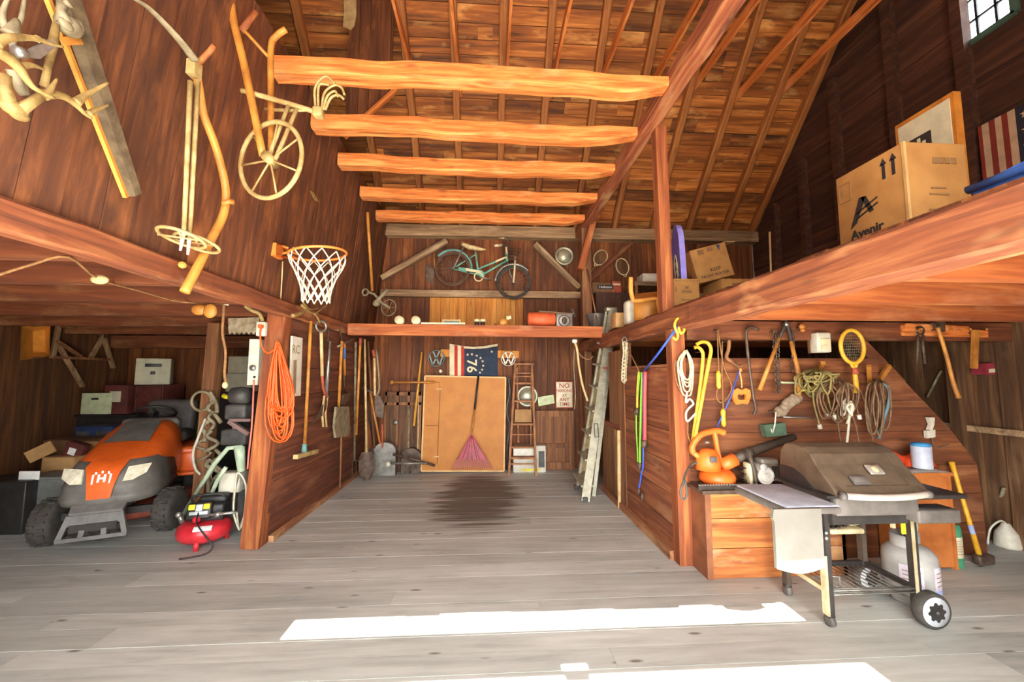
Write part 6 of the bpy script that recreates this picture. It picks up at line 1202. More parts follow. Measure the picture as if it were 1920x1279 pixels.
def chain(name, label, pts, mat, r=.016):
    mb = MB(); P = []; pp = [T(*p) for p in pts]
    for a, b in zip(pp, pp[1:]): n = max(2, int((b-a).length/(r*1.7))); P += [a+(b-a)*i/n for i in range(n)]
    for i, c in enumerate(P): mb.ring(c, r, r*.3, (1, 0, .1) if i % 2 else (0, 1, .1), 10, 5)
    a = T(*pts[0]); mb.tube([a, V((a.x, 3.56, a.z))], .006, 6); return solo(name, mb, mat, label, 'chain')
chain('loop_chain', 'rusty chain loop hanging between the lopping shears handles', ((1453, 622), (1452, 650), (1456, 700), (1458, 735), (1462, 732), (1459, 690), (1458, 625)), 'iron'); chain('short_chain', 'rusty chain hanging beside the right handle of the lopping shears', ((1489, 622), (1486, 680), (1488, 700)), 'iron', .012)
t = thing('brass_fitting', 'small brass fitting fixed to the crossbeam right of the shears', 'fitting', T(1504, 622)); part('body', MB().ball(T(1504, 612), (.03, .025, .03)).ball(T(1505, 619), (.024, .02, .02)), 'gold_frame', t); nailY(t, 1504, 614, 3.6)
t = thing('junction_box', 'cream switch box fixed below the crossbeam left of the tennis racket', 'switch', T(1546, 663)); mb = MB(); a, b = T(1532, 623), T(1561, 661); mb.rbox(((a.x+b.x)/2, PY+.05, (a.z+b.z)/2), (b.x-a.x, .1, a.z-b.z), .015); part('box', mb, 'white_plastic', t); part('cover', MB().rbox(T(1548, 645, -.005), (.09, .02, .10), .006), 'cream', t); part('label', MB().rbox(T(1548, 651, -.016), (.07, .008, .04), .002), 'sign_white', t); part('bracket', MB().bb((a.x, PY+.1, b.z), (b.x, 3.62, a.z+.1)), 'brown_wood_z', t)
t = racket('tennis_racket', 'yellow wooden tennis racket hung on the board partition', 1598, 650, 1606, 737, 22.5, 31, 0, PY-.06, 'hook_yellow', 'hook_yellow', Rt=.017); part('wrap', MB().tube([T(1602, 690, -.06), T(1604, 702, -.06)], .026), 'rust_red', t); nailY(t, 1598, 622, 3.61, 3.44)
for x0, y0, x1, y1, l in ((1534, 694, 1543, 680, 'above the olive cord bundle'), (1631, 720, 1629, 686, 'right of the tennis racket'), (1650, 712, 1667, 686, 'holding the grey-blue hose')):
    a, b = T(x0, y0), T(x1, y1); mb = MB(); mb.bar(T(x0, y0, .1), T(x1, y1, -.04), .035, .03); solo('wooden_peg', mb, 'pole_wood', 'orange wooden peg in the board partition, '+l, 'peg', 'wooden pegs in the board partition')
plain('olive_cord', '9c8a50', .7, c2='6f6236', sc=20); plain('brown_cord', '8a6a4c', .7, c2='66492f', sc=20); plain('blue_hose', '7f9ca4', .5, c2='5f7c86')
def bundle(name, label, mat, n, cx, cy, rx, dropmin, dropmax, seed, r=.008, cat='cord', ends=None, top=None, oy=0, spread=1.0):
    rr = random.Random(seed); mb = MB(); t = thing(name, label, cat, T(cx, dropmax, oy), group='cords on the board partition')
    for k in range(n):
        a_ = cx+rr.uniform(-1, 1)*rx; w = rr.uniform(.25, 1)*rx*spread; b = rr.uniform(dropmin, dropmax); o = rr.uniform(-.12, .02)
        pts = [T(cx+rr.uniform(-4, 4), cy+rr.uniform(-4, 4), oy+.04), T(a_-w*.5, cy+rr.uniform(5, 14), o+oy), T(a_-w, (cy+b)/2, o+oy), T(a_-w*.4+rr.uniform(-6, 6), b, o+oy), T(a_+w*.5, b-rr.uniform(0, 15), o+oy), T(a_+w*.9, (cy+b)/2-5, o+oy), T(a_+w*.3, cy+rr.uniform(3, 12), o+oy), T(cx+rr.uniform(-4, 4), cy+rr.uniform(-3, 3), oy+.04)]
        mb.tube(smooth_path(pts, 4), r, 6)
    part('coils', mb, mat, t); nailY(t, cx, cy, 3.61, 3.5+oy+.04)
    for i, (pts, e) in enumerate(ends or ()): part('tail', MB().tube(smooth_path([T(x, y, oy-.03) for x, y in pts], 4), r, 6), mat, t); e and part('plug', MB().tube([T(*pts[-1], oy-.03), T(pts[-1][0]+2, pts[-1][1]+8, oy-.03)], .018), 'white_plastic', t)
    return t
bundle('cord_coil', 'thick olive coil of extension cords on the board partition', 'olive_cord', 15, 1528, 694, 26, 715, 745, 2, ends=(((1524, 730), (1526, 755), (1532, 780), (1536, 796)), 1) and ((((1524, 730), (1526, 755), (1532, 780), (1536, 796)), 1), (((1533, 730), (1540, 760), (1550, 776)), 1), (((1548, 725), (1556, 760), (1565, 778)), 1)))
bundle('cord_coil', 'brown cords fanning out under the tennis racket on the board partition', 'brown_cord', 8, 1575, 712, 26, 760, 790, 6, r=.007, ends=((((1572, 740), (1570, 780), (1574, 815), (1577, 828)), 0), (((1612, 730), (1626, 765), (1632, 800), (1638, 828)), 0), (((1595, 770), (1605, 800), (1610, 828)), 0), (((1606, 740), (1607, 765), (1610, 778)), 1)), oy=-.02)
bundle('white_rope', 'white rope tied in a knot hanging below the tennis racket', 'white_cord', 3, 1590, 748, 9, 765, 785, 9, r=.010, cat='rope', ends=((((1592, 760), (1592, 785), (1590, 810), (1588, 830)), 0), (((1594, 752), (1600, 765), (1594, 780), (1588, 795)), 0)), oy=-.10)
bundle('cord_coil', 'dark coil of cord at the right end of the board partition', 'brown_cord', 6, 1648, 714, 14, 790, 828, 12, r=.008, ends=((((1640, 720), (1634, 760), (1632, 800)), 0),))
solo('hose_loop', MB().tube(smooth_path([T(*p, .075) for p in ((1650, 716), (1664, 726), (1668, 740), (1665, 760), (1656, 790), (1648, 822))], 4), .014), 'blue_hose', 'grey-blue hose hanging at the right end of the board partition', 'hose')
solo('screwdriver', MB().tube([T(1458, 717, .06), T(1514, 718, .06)], .010), 'lime_white', 'pale yellow rod lying across the board partition', 'rod'); solo('plastic_spike', MB().tube([T(1500, 733), T(1525, 726)], [.010, .018]), 'yellow_label', 'yellow plastic handle beside the olive cord coil', 'handle')
solo('steel_rod', MB().tube([T(1468, 782, .07), T(1524, 784, .07)], .008), 'steel', 'thin bright rod held on the board partition above the green tin', 'rod')
plain('green_tin', '58705a', .5, c2='465a48')
t = thing('green_tin', 'small green tin hanging on a cord behind the blower tube', 'tin', T(1454, 822)); mb = MB(); mb.slab([T(1433, 797), T(1472, 793), T(1476, 816), T(1438, 820)], (0, 1, 0), .07); part('box', mb, 'green_tin', t); part('string', MB().tube([T(1455, 772), T(1453, 795, -.01), T(1449, 808, -.01), T(1446, 804, -.01), T(1448, 813, -.01), T(1453, 796, -.01)], .006), 'white_cord', t); nailY(t, 1455, 772)
plain('grey_fluff', 'a08a72', .9, c2='7d6a56', sc=30); mb = MB(); rr = random.Random(15)
for k in range(14): f = k/13; mb.ball(T(1458+34*f+rr.uniform(-3, 3), 775-30*f+rr.uniform(-4, 4), .04), rr.uniform(.025, .05))
solo('fleece', mb, 'grey_fluff', 'tuft of grey fleece tucked behind the lopping shears', 'fleece')
# rail of tools on the crossbeam
Y2 = 3.53; U = lambda x, y, o=0: aY(x, y, Y2+o)
t = thing('tool_rail', 'orange wooden tool rail with pegs on the crossbeam at right', 'rail', U(1775, 633)); mb = MB(); mb.slab([U(*p) for p in ((1700, 606), (1816, 612), (1822, 618), (1853, 620), (1853, 633), (1698, 629), (1696, 610))], (0, 1, 0), .04); part('board', mb, 'tie_wood', t)
for x in (1728, 1758, 1785, 1802, 1820, 1850): part('peg', MB().tube([U(x, 619), U(x, 617, -.07)], .008), 'pole_wood', t)
t = thing('pincers', 'rusty pincers with straight handles hung on the orange tool rail', 'pincers', U(1726, 684)); part('jaws', MB().ring(U(1726, 620, -.04), .034, .008, (0, 1, 0), 18, 6, a0=-2.9+1.57*0, a1=2.9), 'dark_iron', t)
for a, b, c in (((1721, 628), (1721, 645), (1719, 683)), ((1731, 628), (1730, 645), (1734, 683))): part('handle', MB().tube([U(*a, -.04), U(*b, -.04), U(*c, -.04)], [.009, .014, .011]), 'iron', t)
nailY(t, 1726, 613, 3.58, 3.49)
t = thing('hatchet', 'hatchet with a long curved handle hung on the orange tool rail', 'hatchet', U(1797, 748)); part('handle', MB().tube(smooth_path([U(*p, -.07) for p in ((1758, 614), (1768, 645), (1778, 680), (1788, 720), (1797, 746))], 4), [.016]*12+[.018]*4+[.022]), 'pole_wood', t); part('head', MB().slab([U(*p, -.08) for p in ((1752, 605), (1772, 602), (1773, 622), (1760, 616))], (0, 1, 0), .035), 'iron', t)
nailY(t, 1762, 618, 3.58, 3.46)
t = thing('wooden_mallet', 'mallet with a pale upright handle hung at the right of the tool rail', 'mallet', U(1828, 692)); part('handle', MB().bar(U(1829, 620, -.05), U(1826, 691, -.05), .045, .03, (0, 1, 0)), 'pole_wood', t)
nailY(t, 1829, 624, 3.58, 3.48)
plain('tin_red', 'a83a4a', .5, c2='8a2c3a')
t = thing('red_tin', 'dark red tin with a white label hung on the right wall', 'tin', aY(1864, 706, 3.75)); q = lambda x, y, o=0: aY(x, y, 3.75+o); mb = MB(); mb.slab([q(1849, 682), q(1880, 677), q(1878, 703), q(1848, 702)], (0, 1, 0), .12); part('can', mb, 'tin_red', t); part('label', MB().slab([q(1855, 692, -.005), q(1867, 691, -.005), q(1867, 698, -.005), q(1855, 699, -.005)], (0, 1, 0), .004), 'sign_white', t); part('bail', MB().tube(smooth_path([q(1853, 681, .05), q(1854, 668, .05), q(1866, 660, .05), q(1878, 666, .05), q(1879, 678, .05)], 4), .009), 'dark_iron', t); part('wire', MB().tube([q(1866, 660, .05), V((q(1866, 660, .05).x, 3.7, 2.05))], .005), 'dark_iron', t)
t = thing('clamp_lamp', 'white spring clamp hung on the board partition above the orange cloth', 'clamp', T(1748, 822)); part('jaw', MB().slab([T(1741, 783, .05), T(1753, 783, .05), T(1752, 797, .05), T(1748, 808, .05), T(1742, 806, .05), T(1746, 796, .05)], (0, 1, 0), .03), 'white_plastic', t); part('base', MB().slab([T(1738, 808, .05), T(1754, 806, .05), T(1754, 820, .05), T(1739, 822, .05)], (0, 1, 0), .03), 'white_plastic', t); part('cord', MB().tube(smooth_path([T(*p, .06) for p in ((1748, 820), (1750, 832), (1758, 840), (1770, 838), (1780, 833))], 4), .006), 'brown_cord', t); nailY(t, 1747, 785, 3.61, 3.56)
# ================================================================== tool bench in front of the board partition
plain('bench_paint', '8f5636', .6, c2='6f3f26', sc=6); wood('bench_boards', '6a3418', 'a8602f', 'cf8a4c', 'x', wear='e0bd90', wamt=.6, var=.2)
bx0, bx1, by0, by1, bz = 1.765, 2.95, 3.31, 3.585, .70
t = thing('tool_bench', 'low brown wooden bench box carrying the orange leaf blower', 'bench', ((bx0+bx1)/2, 3.45, 0))
mb = MB(); zz = [0, .235, .47, bz-.03]
for a, b in zip(zz, zz[1:]): mb.bb((bx0+.02, by0, a+.003), (bx1, by0+.03, b-.003))
part('front_boards', mb, 'bench_boards', t); part('side', MB().bb((bx0, by0, 0), (bx0+.03, by1, bz-.03)), 'bench_paint', t); part('side', MB().bb((bx1-.03, by0, 0), (bx1, by1, bz-.03)), 'bench_paint', t); part('corner_strip', MB().bb((bx0-.004, by0-.012, 0), (bx0+.045, by0, bz-.03)), 'bench_paint', t)
part('top', MB().bb((bx0-.03, by0-.03, bz-.03), (bx1, by1, bz)), 'iron', t)
# leaf blower
plain('blower_orange', 'f57a30', .4, c2='e8641e', sc=6, var=.05); plain('tube_black', '55493e', .55, c2='40362d', sc=12)
Bc = aY(1340, 882, 3.455); Bc.z = bz
t = thing('leaf_blower', 'orange electric leaf blower with a long dark tube on the tool bench', 'leaf blower', Bc); p = lambda x, y, o=0: aY(x, y, 3.455+o)
mb = MB(); mb.lathe([(.02, 0), (.115, 0), (.14, .025), (.145, .055), (.132, .09), (.10, .115), (.03, .12)], Matrix.Translation(Bc+V((.02, 0, .012))), 28); ft = part('housing', mb, 'blower_orange', t)
part('base_plate', MB().lathe([(.02, 0), (.13, 0), (.125, .014), (.02, .014)], Matrix.Translation(Bc+V((0, 0, .001))), 24), 'tube_black', t)
P = [p(1362, 874), p(1372, 864), p(1379, 860)]; part('outlet', MB().tube([p(1352, 874), p(1366, 867), p(1378, 861)], [.055, .055, .056], 14), 'blower_orange', t)
mb = MB(); mb.lathe([(.10, -.03), (.098, .06), (.088, .10), (.055, .14), (.01, .15)], Matrix.Translation(p(1328, 874)-V((0, 0, .0))), 22); part('motor_cover', mb, 'blower_orange', t)
P = smooth_path([p(*q) for q in ((1299, 849), (1298, 838), (1304, 826), (1315, 815), (1330, 810), (1345, 808), (1359, 812))], 4); part('handle', MB().tube(P, [.026]*(len(P)-2)+[.03, .024], 10), 'blower_orange', t); part('handle_strut', MB().tube(smooth_path([p(1339, 809), p(1342, 825), p(1345, 845), p(1350, 866)], 4), .028, 10, flat=.7), 'blower_orange', t); part('handle_strut', MB().tube([p(1298, 847), p(1308, 855), p(1322, 864)], .024), 'blower_orange', t)
part('dial', MB().lathe([(.022, 0), (.02, .016), (.005, .018)], Matrix.Translation(p(1326, 831)), 14), 'galvanised', t); part('switch_plate', MB().rbox(p(1338, 862, -.11), (.06, .012, .05), .006), 'machine_grey', t)
P = [p(1376, 862), p(1400, 850, .02), p(1489, 819, .09)]; part('tube', MB().tube(P, [.042, .040, .030], 16), 'tube_black', t); part('tube_ring', MB().tube([p(1396, 852, .02), p(1408, 847, .03)], .044, 16), 'tube_black', t)
part('cord', MB().tube(smooth_path([p(1312, 866, -.0), p(1296, 872), p(1286, 888, -.06), p(1281, 905, -.1), p(1276, 922, -.11), p(1279, 935, -.11), p(1286, 934, -.11), p(1288, 918, -.11), p(1284, 900, -.1)], 4), .009), 'machine_grey', t)
# chainsaw
plain('saw_grey', 'a79c90', .5, .2, c2='7d7268', sc=16); plain('saw_white', 'dcd6cf', .5, c2='bbb4ac')
cz = bz+.0; q = lambda x, y, o=0: aY(x, y, 3.36+o); cb = q(1425, 899)
t = thing('chainsaw', 'dusty grey chainsaw lying on the tool bench, its bar under the leaf blower', 'chainsaw', V((cb.x, 3.42, bz)))
part('body', MB().rbox(V((cb.x+.06, 3.42, bz+.12)), (.25, .15, .15), .035, seg=3).rbox(V((cb.x+.10, 3.42, bz+.2)), (.15, .12, .06), .02), 'saw_grey', t); part('starter_cover', MB().lathe([(.072, 0), (.070, .018), (.055, .020), (.05, .012), (.022, .012), (.02, .022), (.003, .022)], Matrix.Translation(V((cb.x+.035, 3.345, bz+.10))) @ Matrix.Rotation(PI/2, 4, 'X'), 20, False), 'saw_white', t)
mb = MB()
for k in range(6): mb.box(V((cb.x+.10+.015*k, 3.345, bz+.13)), (.006, .03, .09))
part('cooling_fins', mb, 'dark_iron', t)
part('fuel_cap', MB().lathe([(.03, 0), (.028, .02), (.005, .02)], Matrix.Translation(V((cb.x+.02, 3.345, bz+.17))) @ Matrix.Rotation(PI/2, 4, 'X'), 14), 'saw_white', t); part('side_plate', MB().rbox(V((cb.x-.075, 3.40, bz+.11)), (.03, .10, .17), .012), 'cream', t)
part('skid', MB().bb((cb.x-.09, 3.335, bz+.002), (cb.x+.16, 3.37, bz+.016)), 'galvanised', t)
P = smooth_path([V((cb.x-.05, 3.34, bz+.03)), V((cb.x-.07, 3.33, bz+.16)), V((cb.x-.09, 3.36, bz+.26)), V((cb.x-.08, 3.46, bz+.27)), V((cb.x-.06, 3.52, bz+.18))], 4); part('front_handle', MB().tube(P, .013), 'tube_black', t)
P = [V((cb.x-.10, 3.345, bz+.27)), V((cb.x-.02, 3.345, bz+.19)), V((cb.x+.03, 3.35, bz+.19))]; part('hand_guard', MB().slab([V((cb.x-.11, 3.335, bz+.285)), V((cb.x-.09, 3.335, bz+.285)), V((cb.x-.0, 3.335, bz+.06)), V((cb.x-.03, 3.335, bz+.05))], (0, 1, 0), .03), 'tube_black', t)
part('rear_handle', MB().tube(smooth_path([V((cb.x+.17, 3.42, bz+.19)), V((cb.x+.26, 3.42, bz+.18)), V((cb.x+.29, 3.42, bz+.08)), V((cb.x+.17, 3.42, bz+.04))], 4), .016), 'tube_black', t)
a, b = V((q(1302, 902).x, 3.30, bz+.02)), V((cb.x-.06, 3.30, bz+.02)); br = part('guide_bar', MB().bar(a, b, .012, .034), 'dark_iron', t); mb = MB(); n = 22
for i in range(n): mb.box(a.lerp(b, (i+.5)/n)+V((0, 0, .021)), (.015, .012, .010))
part('chain', mb, 'steel', br)
mb = MB()
for k in range(5): mb.box(V((cb.x-.115-.02*(k % 2), 3.40, bz+.05+.025*k)), (.02, .05, .012))
part('bumper_spikes', mb, 'dark_iron', t)

# ================================================================== gas grill
plain('lid_brown', '74624f', .42, .25, c2='5a4c3e', sc=6, var=.12); plain('grill_black', '37312e', .55, c2='282422', sc=10); plain('grill_grey', '6a625d', .6, c2='554e49', sc=9); plain('shelf_blue', 'c2c6d0', .45, c2='a6abb6', sc=7); plain('panel_grey', '77726b', .5, c2='6c6760', sc=5, var=.04); plain('tray_cream', 'cdbd9c', .5, .2, c2='a8966f', sc=9); plain('wheel_grey', 'c9c9cc', .5, c2='b0b0b4'); plain('chrome', 'd8d0c6', .25, .6); plain('handle_grey', 'c4b6a8', .45, c2='a99b8e')
gx0, gx1, gy0, gy1 = 2.235, 2.845, 2.67, 3.05
t = thing('gas_grill', 'large brown-lidded gas grill on a wheeled cart at the right', 'grill', ((gx0+gx1)/2, 2.85, 0))
xl0, xl1 = 2.19, 2.82
prof = [(2.99, .87), (3.0, .98), (2.985, 1.08), (2.94, 1.135), (2.86, 1.15), (2.76, 1.135), (2.70, 1.10), (2.655, 1.04), (2.60, .985), (2.52, .91), (2.49, .875)]
rows = []
for x, k in ((xl0, .965), (xl0+.012, .99), (xl0+.03, 1.0), (xl0+.10, 1.0), (xl0+.10, .985), (xl1-.10, .985), (xl1-.10, 1.0), (xl1-.03, 1), (xl1-.012, .99), (xl1, .965)):
    rows.append([V((x, 2.76+(y-2.76)*k, .87+(z-.87)*k)) for y, z in prof])
mb = MB(); mb.loft(rows, closed=True, smooth=False); lid = part('lid', mb, 'lid_brown', t)
for i, f in enumerate(lid.data.polygons): f.use_smooth = False
part('lid_end', MB().slab([V((xl0-.012, y, z)) for y, z in ((2.98, .86), (2.98, .97), (2.86, .97), (2.76, .93), (2.66, .86))], (1, 0, 0), .02), 'grill_black', t, label='dark lower end of the lid')
part('lid_trim', MB().bar((xl0+.10, 2.545, .912), (xl1-.10, 2.545, .912), .012, .03), 'grill_black', t)
hl, hr = V((xl0+.02, 2.47, .885)), V((xl1-.06, 2.47, .885)); P = smooth_path([hl, hl.lerp(hr, .25)-V((0, .018, .006)), hl.lerp(hr, .5)-V((0, .025, .008)), hl.lerp(hr, .75)-V((0, .018, .006)), hr], 4)
part('handle', MB().tube(P, .02, 10), 'handle_grey', t); part('handle_end', MB().tube([hl-V((.02, -.0, 0)), hl+V((.005, 0, 0))], .026, 12), 'grill_grey', t); part('handle_end', MB().tube([hr-V((.005, 0, 0)), hr+V((.02, 0, 0))], .026, 12), 'grill_grey', t)
for x in (xl0+.03, xl1-.07): part('handle_arm', MB().bar((x, 2.53, .91), (x, 2.475, .885), .03, .03), 'lid_brown', t)
# badge and thermometer on the sloping front
nf = V((0, -.105, .10)).normalized(); sl = V((0, .19, .19)).normalized()
def onlid(x, f, o=.006): return V((x, 2.52, .91)).lerp(V((x, 2.655, 1.04)), f)+V((0, -.7, .7))*o
vdir = V((0, .135, .13)).normalized()
M = mat4(onlid(2.555, .70, .014), (1, 0, 0), vdir); R_ = M.to_3x3(); bd = part('emblem', MB().rbox(M.translation, (.10, .072, .016), .016, R_), 'chrome', t); part('emblem_boss', MB().lathe([(.026, 0), (.024, .008), (.012, .012), (.003, .012)], M @ Matrix.Translation((0, 0, .006)), 18), 'tray_cream', bd)
M = mat4(onlid(2.40, .30, .012), (1, 0, 0), vdir); R_ = M.to_3x3(); th = part('name_plate', MB().rbox(M.translation, (.115, .062, .012), .008, R_), 'grill_grey', t); part('gauge_window', MB().rbox(M @ V((-.005, .002, .006)), (.085, .032, .006), .003, R_), 'galvanised', th)
# firebox, control panel
part('firebox', MB().box((2.505, 2.78, .815), (.60, .42, .13), None, (1.0, 1.0)).box((2.505, 2.78, .71), (.52, .34, .10)), 'grill_black', t); part('control_panel', MB().rbox((2.50, 2.565, .795), (.56, .05, .12), .012), 'grill_grey', t); part('front_ledge', MB().bb((2.14, 2.52, .855), (2.86, 3.0, .87)), 'grill_black', t)
# cart
for x, y in ((gx0, gy0), (gx1, gy0), (gx0, gy1), (gx1, gy1)): part('leg', MB().bb((x-.017, y-.025, .075 if x < 2.5 else .10), (x+.017, y+.025, .80)), 'grill_black' if y == gy0 else 'tube_black', t)
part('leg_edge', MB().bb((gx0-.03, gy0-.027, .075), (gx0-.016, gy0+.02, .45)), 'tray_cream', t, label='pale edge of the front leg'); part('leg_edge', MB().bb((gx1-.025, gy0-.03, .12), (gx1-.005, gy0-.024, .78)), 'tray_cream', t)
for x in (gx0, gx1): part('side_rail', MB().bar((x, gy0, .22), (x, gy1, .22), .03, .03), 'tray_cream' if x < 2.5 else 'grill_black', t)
for z in (.6, .22): part('back_rail', MB().bar((gx0, gy1, z), (gx1, gy1, z), .03, .03), 'grill_black', t)
mb = MB(); 
for i in range(13): x = gx0+.04+i*(gx1-gx0-.08)/12; mb.tube([(x, gy0+.0, .212), (x, gy1, .212)], .0045, 5)
for y in (gy0-.01, gy0+.012, gy1): mb.tube([(gx0, y, .20), (gx1, y, .20)], .0055, 5); mb.tube([(gx0, y, .225), (gx1, y, .225)], .0055, 5)
part('wire_rack', mb, 'galvanised', t); mb = MB(); mb.tube([(gx0+.03, gy0+.2, .30), (gx0+.03, gy0+.02, .30), (gx0+.10, gy0+.02, .30), (gx0+.10, gy0+.02, .23)], .006, 6); part('rack_hook', mb, 'galvanised', t)
for y in (gy0, gy1):
    c = part('caster', MB().lathe([(.02, -.016), (.036, -.014), (.037, 0), (.036, .014), (.02, .016)], Matrix.Translation((gx0, y, .037)) @ Matrix.Rotation(PI/2, 4, 'Y'), 18), 'grill_grey', t); part('caster_fork', MB().rbox((gx0, y, .07), (.05, .05, .03), .012), 'grill_black', c)
for y in (2.62, 3.06):
    M = Matrix.Translation((2.885, y, .112)) @ Matrix.Rotation(PI/2, 4, 'X')
    wl = part('wheel', MB().lathe([(.08, -.03), (.104, -.034), (.112, -.024), (.112, .024), (.104, .034), (.08, .03)], M, 32), 'tyre', t); part('hub', MB().lathe([(.092, .024), (.09, .035), (.02, .037), (.003, .037)], M, 28), 'wheel_grey', wl)
    pts = []
    for k in range(32): a_ = 2*PI*k/32; r_ = .060 if k % 4 in (0, 1) else .047; pts.append((r_*math.cos(a_), r_*math.sin(a_)))
    part('hub_star', MB().prism(pts, .004, M @ Matrix.Translation((0, 0, .037))), 'grill_black', wl); part('hub_cap', MB().lathe([(.012, .041), (.01, .046), (.002, .046)], M, 14), 'grill_grey', wl)
part('axle', MB().tube([(2.885, 2.60, .112), (2.885, 3.08, .112)], .010), 'galvanised', t)
# side table with drop panel
tz = .85; mb = MB(); mb.rbox((1.955, 2.655, tz-.012), (.34, .50, .024), .012, seg=3); part('side_table', mb, 'shelf_blue', t); mb = MB(); mb.rbox((1.80, 2.655, tz-.036), (.06, .50, .05), .016, seg=3); mb.rbox((1.97, 2.405, tz-.028), (.3, .03, .04), .012); part('table_edge', mb, 'grill_grey', t, label='dark rounded table edge')
a, b = aY(1450, 955, 2.36), aY(1546, 1072, 2.36); pts = [(a.x, a.z), (b.x, a.z), (b.x, b.z+.025)]+[(b.x+(a.x-b.x)*k/8, b.z+.025-.03*math.sin(PI*k/8)) for k in range(1, 8)]+[(a.x, b.z+.025), (a.x, a.z-.07), (a.x-.01, a.z-.05)]
part('drop_panel', MB().slab([V((x, 2.355, z)) for x, z in pts], (0, 1, 0), .022), 'panel_grey', t); [part('panel_bracket', MB().bar((b.x-.02, 2.37, z), (gx0-.02, gy0, z), .03, .03), 'grill_black', t) for z in (.6, .79)]
mb = MB()
for z in (.565, .60): mb.lathe([(.011, 0), (.009, .008), (.002, .01)], Matrix.Translation((gx0-.012, gy0-.026, z)) @ Matrix.Rotation(PI/2, 4, 'X'), 12)
part('bolts', mb, 'chrome', t)
# right shelf with bin, burner trays
part('right_table', MB().rbox((3.02, 2.80, .825), (.36, .40, .03), .01), 'grill_black', t); mb = MB(); a, b = aY(1716, 952, 2.55), aY(1790, 985, 2.55)
mb.rbox(((a.x+b.x)/2+.01, 2.59, .725), (b.x-a.x+.03, .13, .085), .012); part('condiment_bin', mb, 'grill_grey', t); part('bin_mouth', MB().rbox(((a.x+b.x)/2+.01, 2.60, .77), (b.x-a.x-.02, .09, .006), .002), 'grill_black', t)
part('burner_tray', MB().bar((2.29, 2.68, .66), (2.72, 2.68, .66), .03, .03).bar((2.29, 3.0, .655), (2.72, 3.0, .655), .03, .02).bar((2.42, 2.70, .64), (2.80, 2.88, .60), .06, .02), 'tray_cream', t); part('grease_tray', MB().rbox((2.44, 2.82, .575), (.24, .22, .035), .012), 'tray_cream', t)
mb = MB(); rr = random.Random(2)
for k in range(16): mb.ball((2.44+rr.uniform(-.1, .1), 2.82+rr.uniform(-.09, .09), .597), (.016, .016, .008), n=8, m=5)
part('grease_residue', mb, 'dark_iron', t); part('gas_hose', MB().tube(smooth_path([V((2.86, 2.72, .74)), V((2.90, 2.74, .66)), V((2.96, 2.80, .55)), V((3.06, 2.84, .52)), V((3.10, 2.88, .57)), V((3.02, 2.92, .56))], 4), .012), 'hose_grey', t)
part('manifold', MB().bar((2.74, 2.66, .74), (2.82, 2.66, .70), .02, .03).bar((2.75, 2.70, .79), (2.75, 2.70, .60), .02, .02), 'tray_cream', t); part('warning_tag', MB().bb((2.768, 2.655, .575), (2.795, 2.662, .705)), 'yellow_label', t)
# propane tank
plain('tank_white', 'b3aea8', .4, c2='a09a93', sc=8, var=.04); plain('label_mauve', 'cdb9cc', .5, c2='e2d6dc', sc=22); plain('label_blue', 'a9b4dc', .5)
tc = V((3.09, 2.93, 0)); t = thing('propane_tank', 'white propane tank standing on the floor behind the grill wheel', 'propane tank', tc)
part('body', MB().lathe([(.10, .02), (.135, .03), (.155, .07), (.157, .12), (.157, .30), (.15, .345), (.115, .385), (.06, .40), (.02, .405)], Matrix.Translation(tc), 32), 'tank_white', t); part('foot_ring', MB().lathe([(.115, 0), (.115, .035), (.10, .035), (.10, 0)], Matrix.Translation(tc), 28), 'tank_white', t)
for a0, m_ in ((-1.5, 'label_mauve'), (-2.75, 'label_mauve')):
    mb = MB(); rows = [[tc+V((.1585*math.cos(a0+k*.09), .1585*math.sin(a0+k*.09), z)) for k in range(10)] for z in (.10, .29)]; mb.loft(rows, caps=False); lb = part('label', mb, m_, t)
    mb = MB(); rows = [[tc+V((.1595*math.cos(a0+k*.09), .1595*math.sin(a0+k*.09), z)) for k in range(10)] for z in (.10, .14)]; mb.loft(rows, caps=False); part('label_band', mb, 'label_blue', lb)
    mb = MB()
    for k in range(4): rows = [[tc+V((.160*math.cos(a0+.1+j*.09), .160*math.sin(a0+.1+j*.09), z)) for j in range(8-k % 3)] for z in (.165+.028*k, .172+.028*k)]; mb.loft(rows, caps=False)
    part('label_lines', mb, 'faded_brown', lb)
part('collar', MB().lathe([(.10, .385), (.10, .47), (.092, .47), (.092, .385)], Matrix.Translation(tc), 24, arc=4.2), 'tank_white', t); part('valve', MB().lathe([(.02, .40), (.02, .47), (.045, .475), (.045, .50), (.01, .505)], Matrix.Translation(tc), 14), 'galvanised', t)

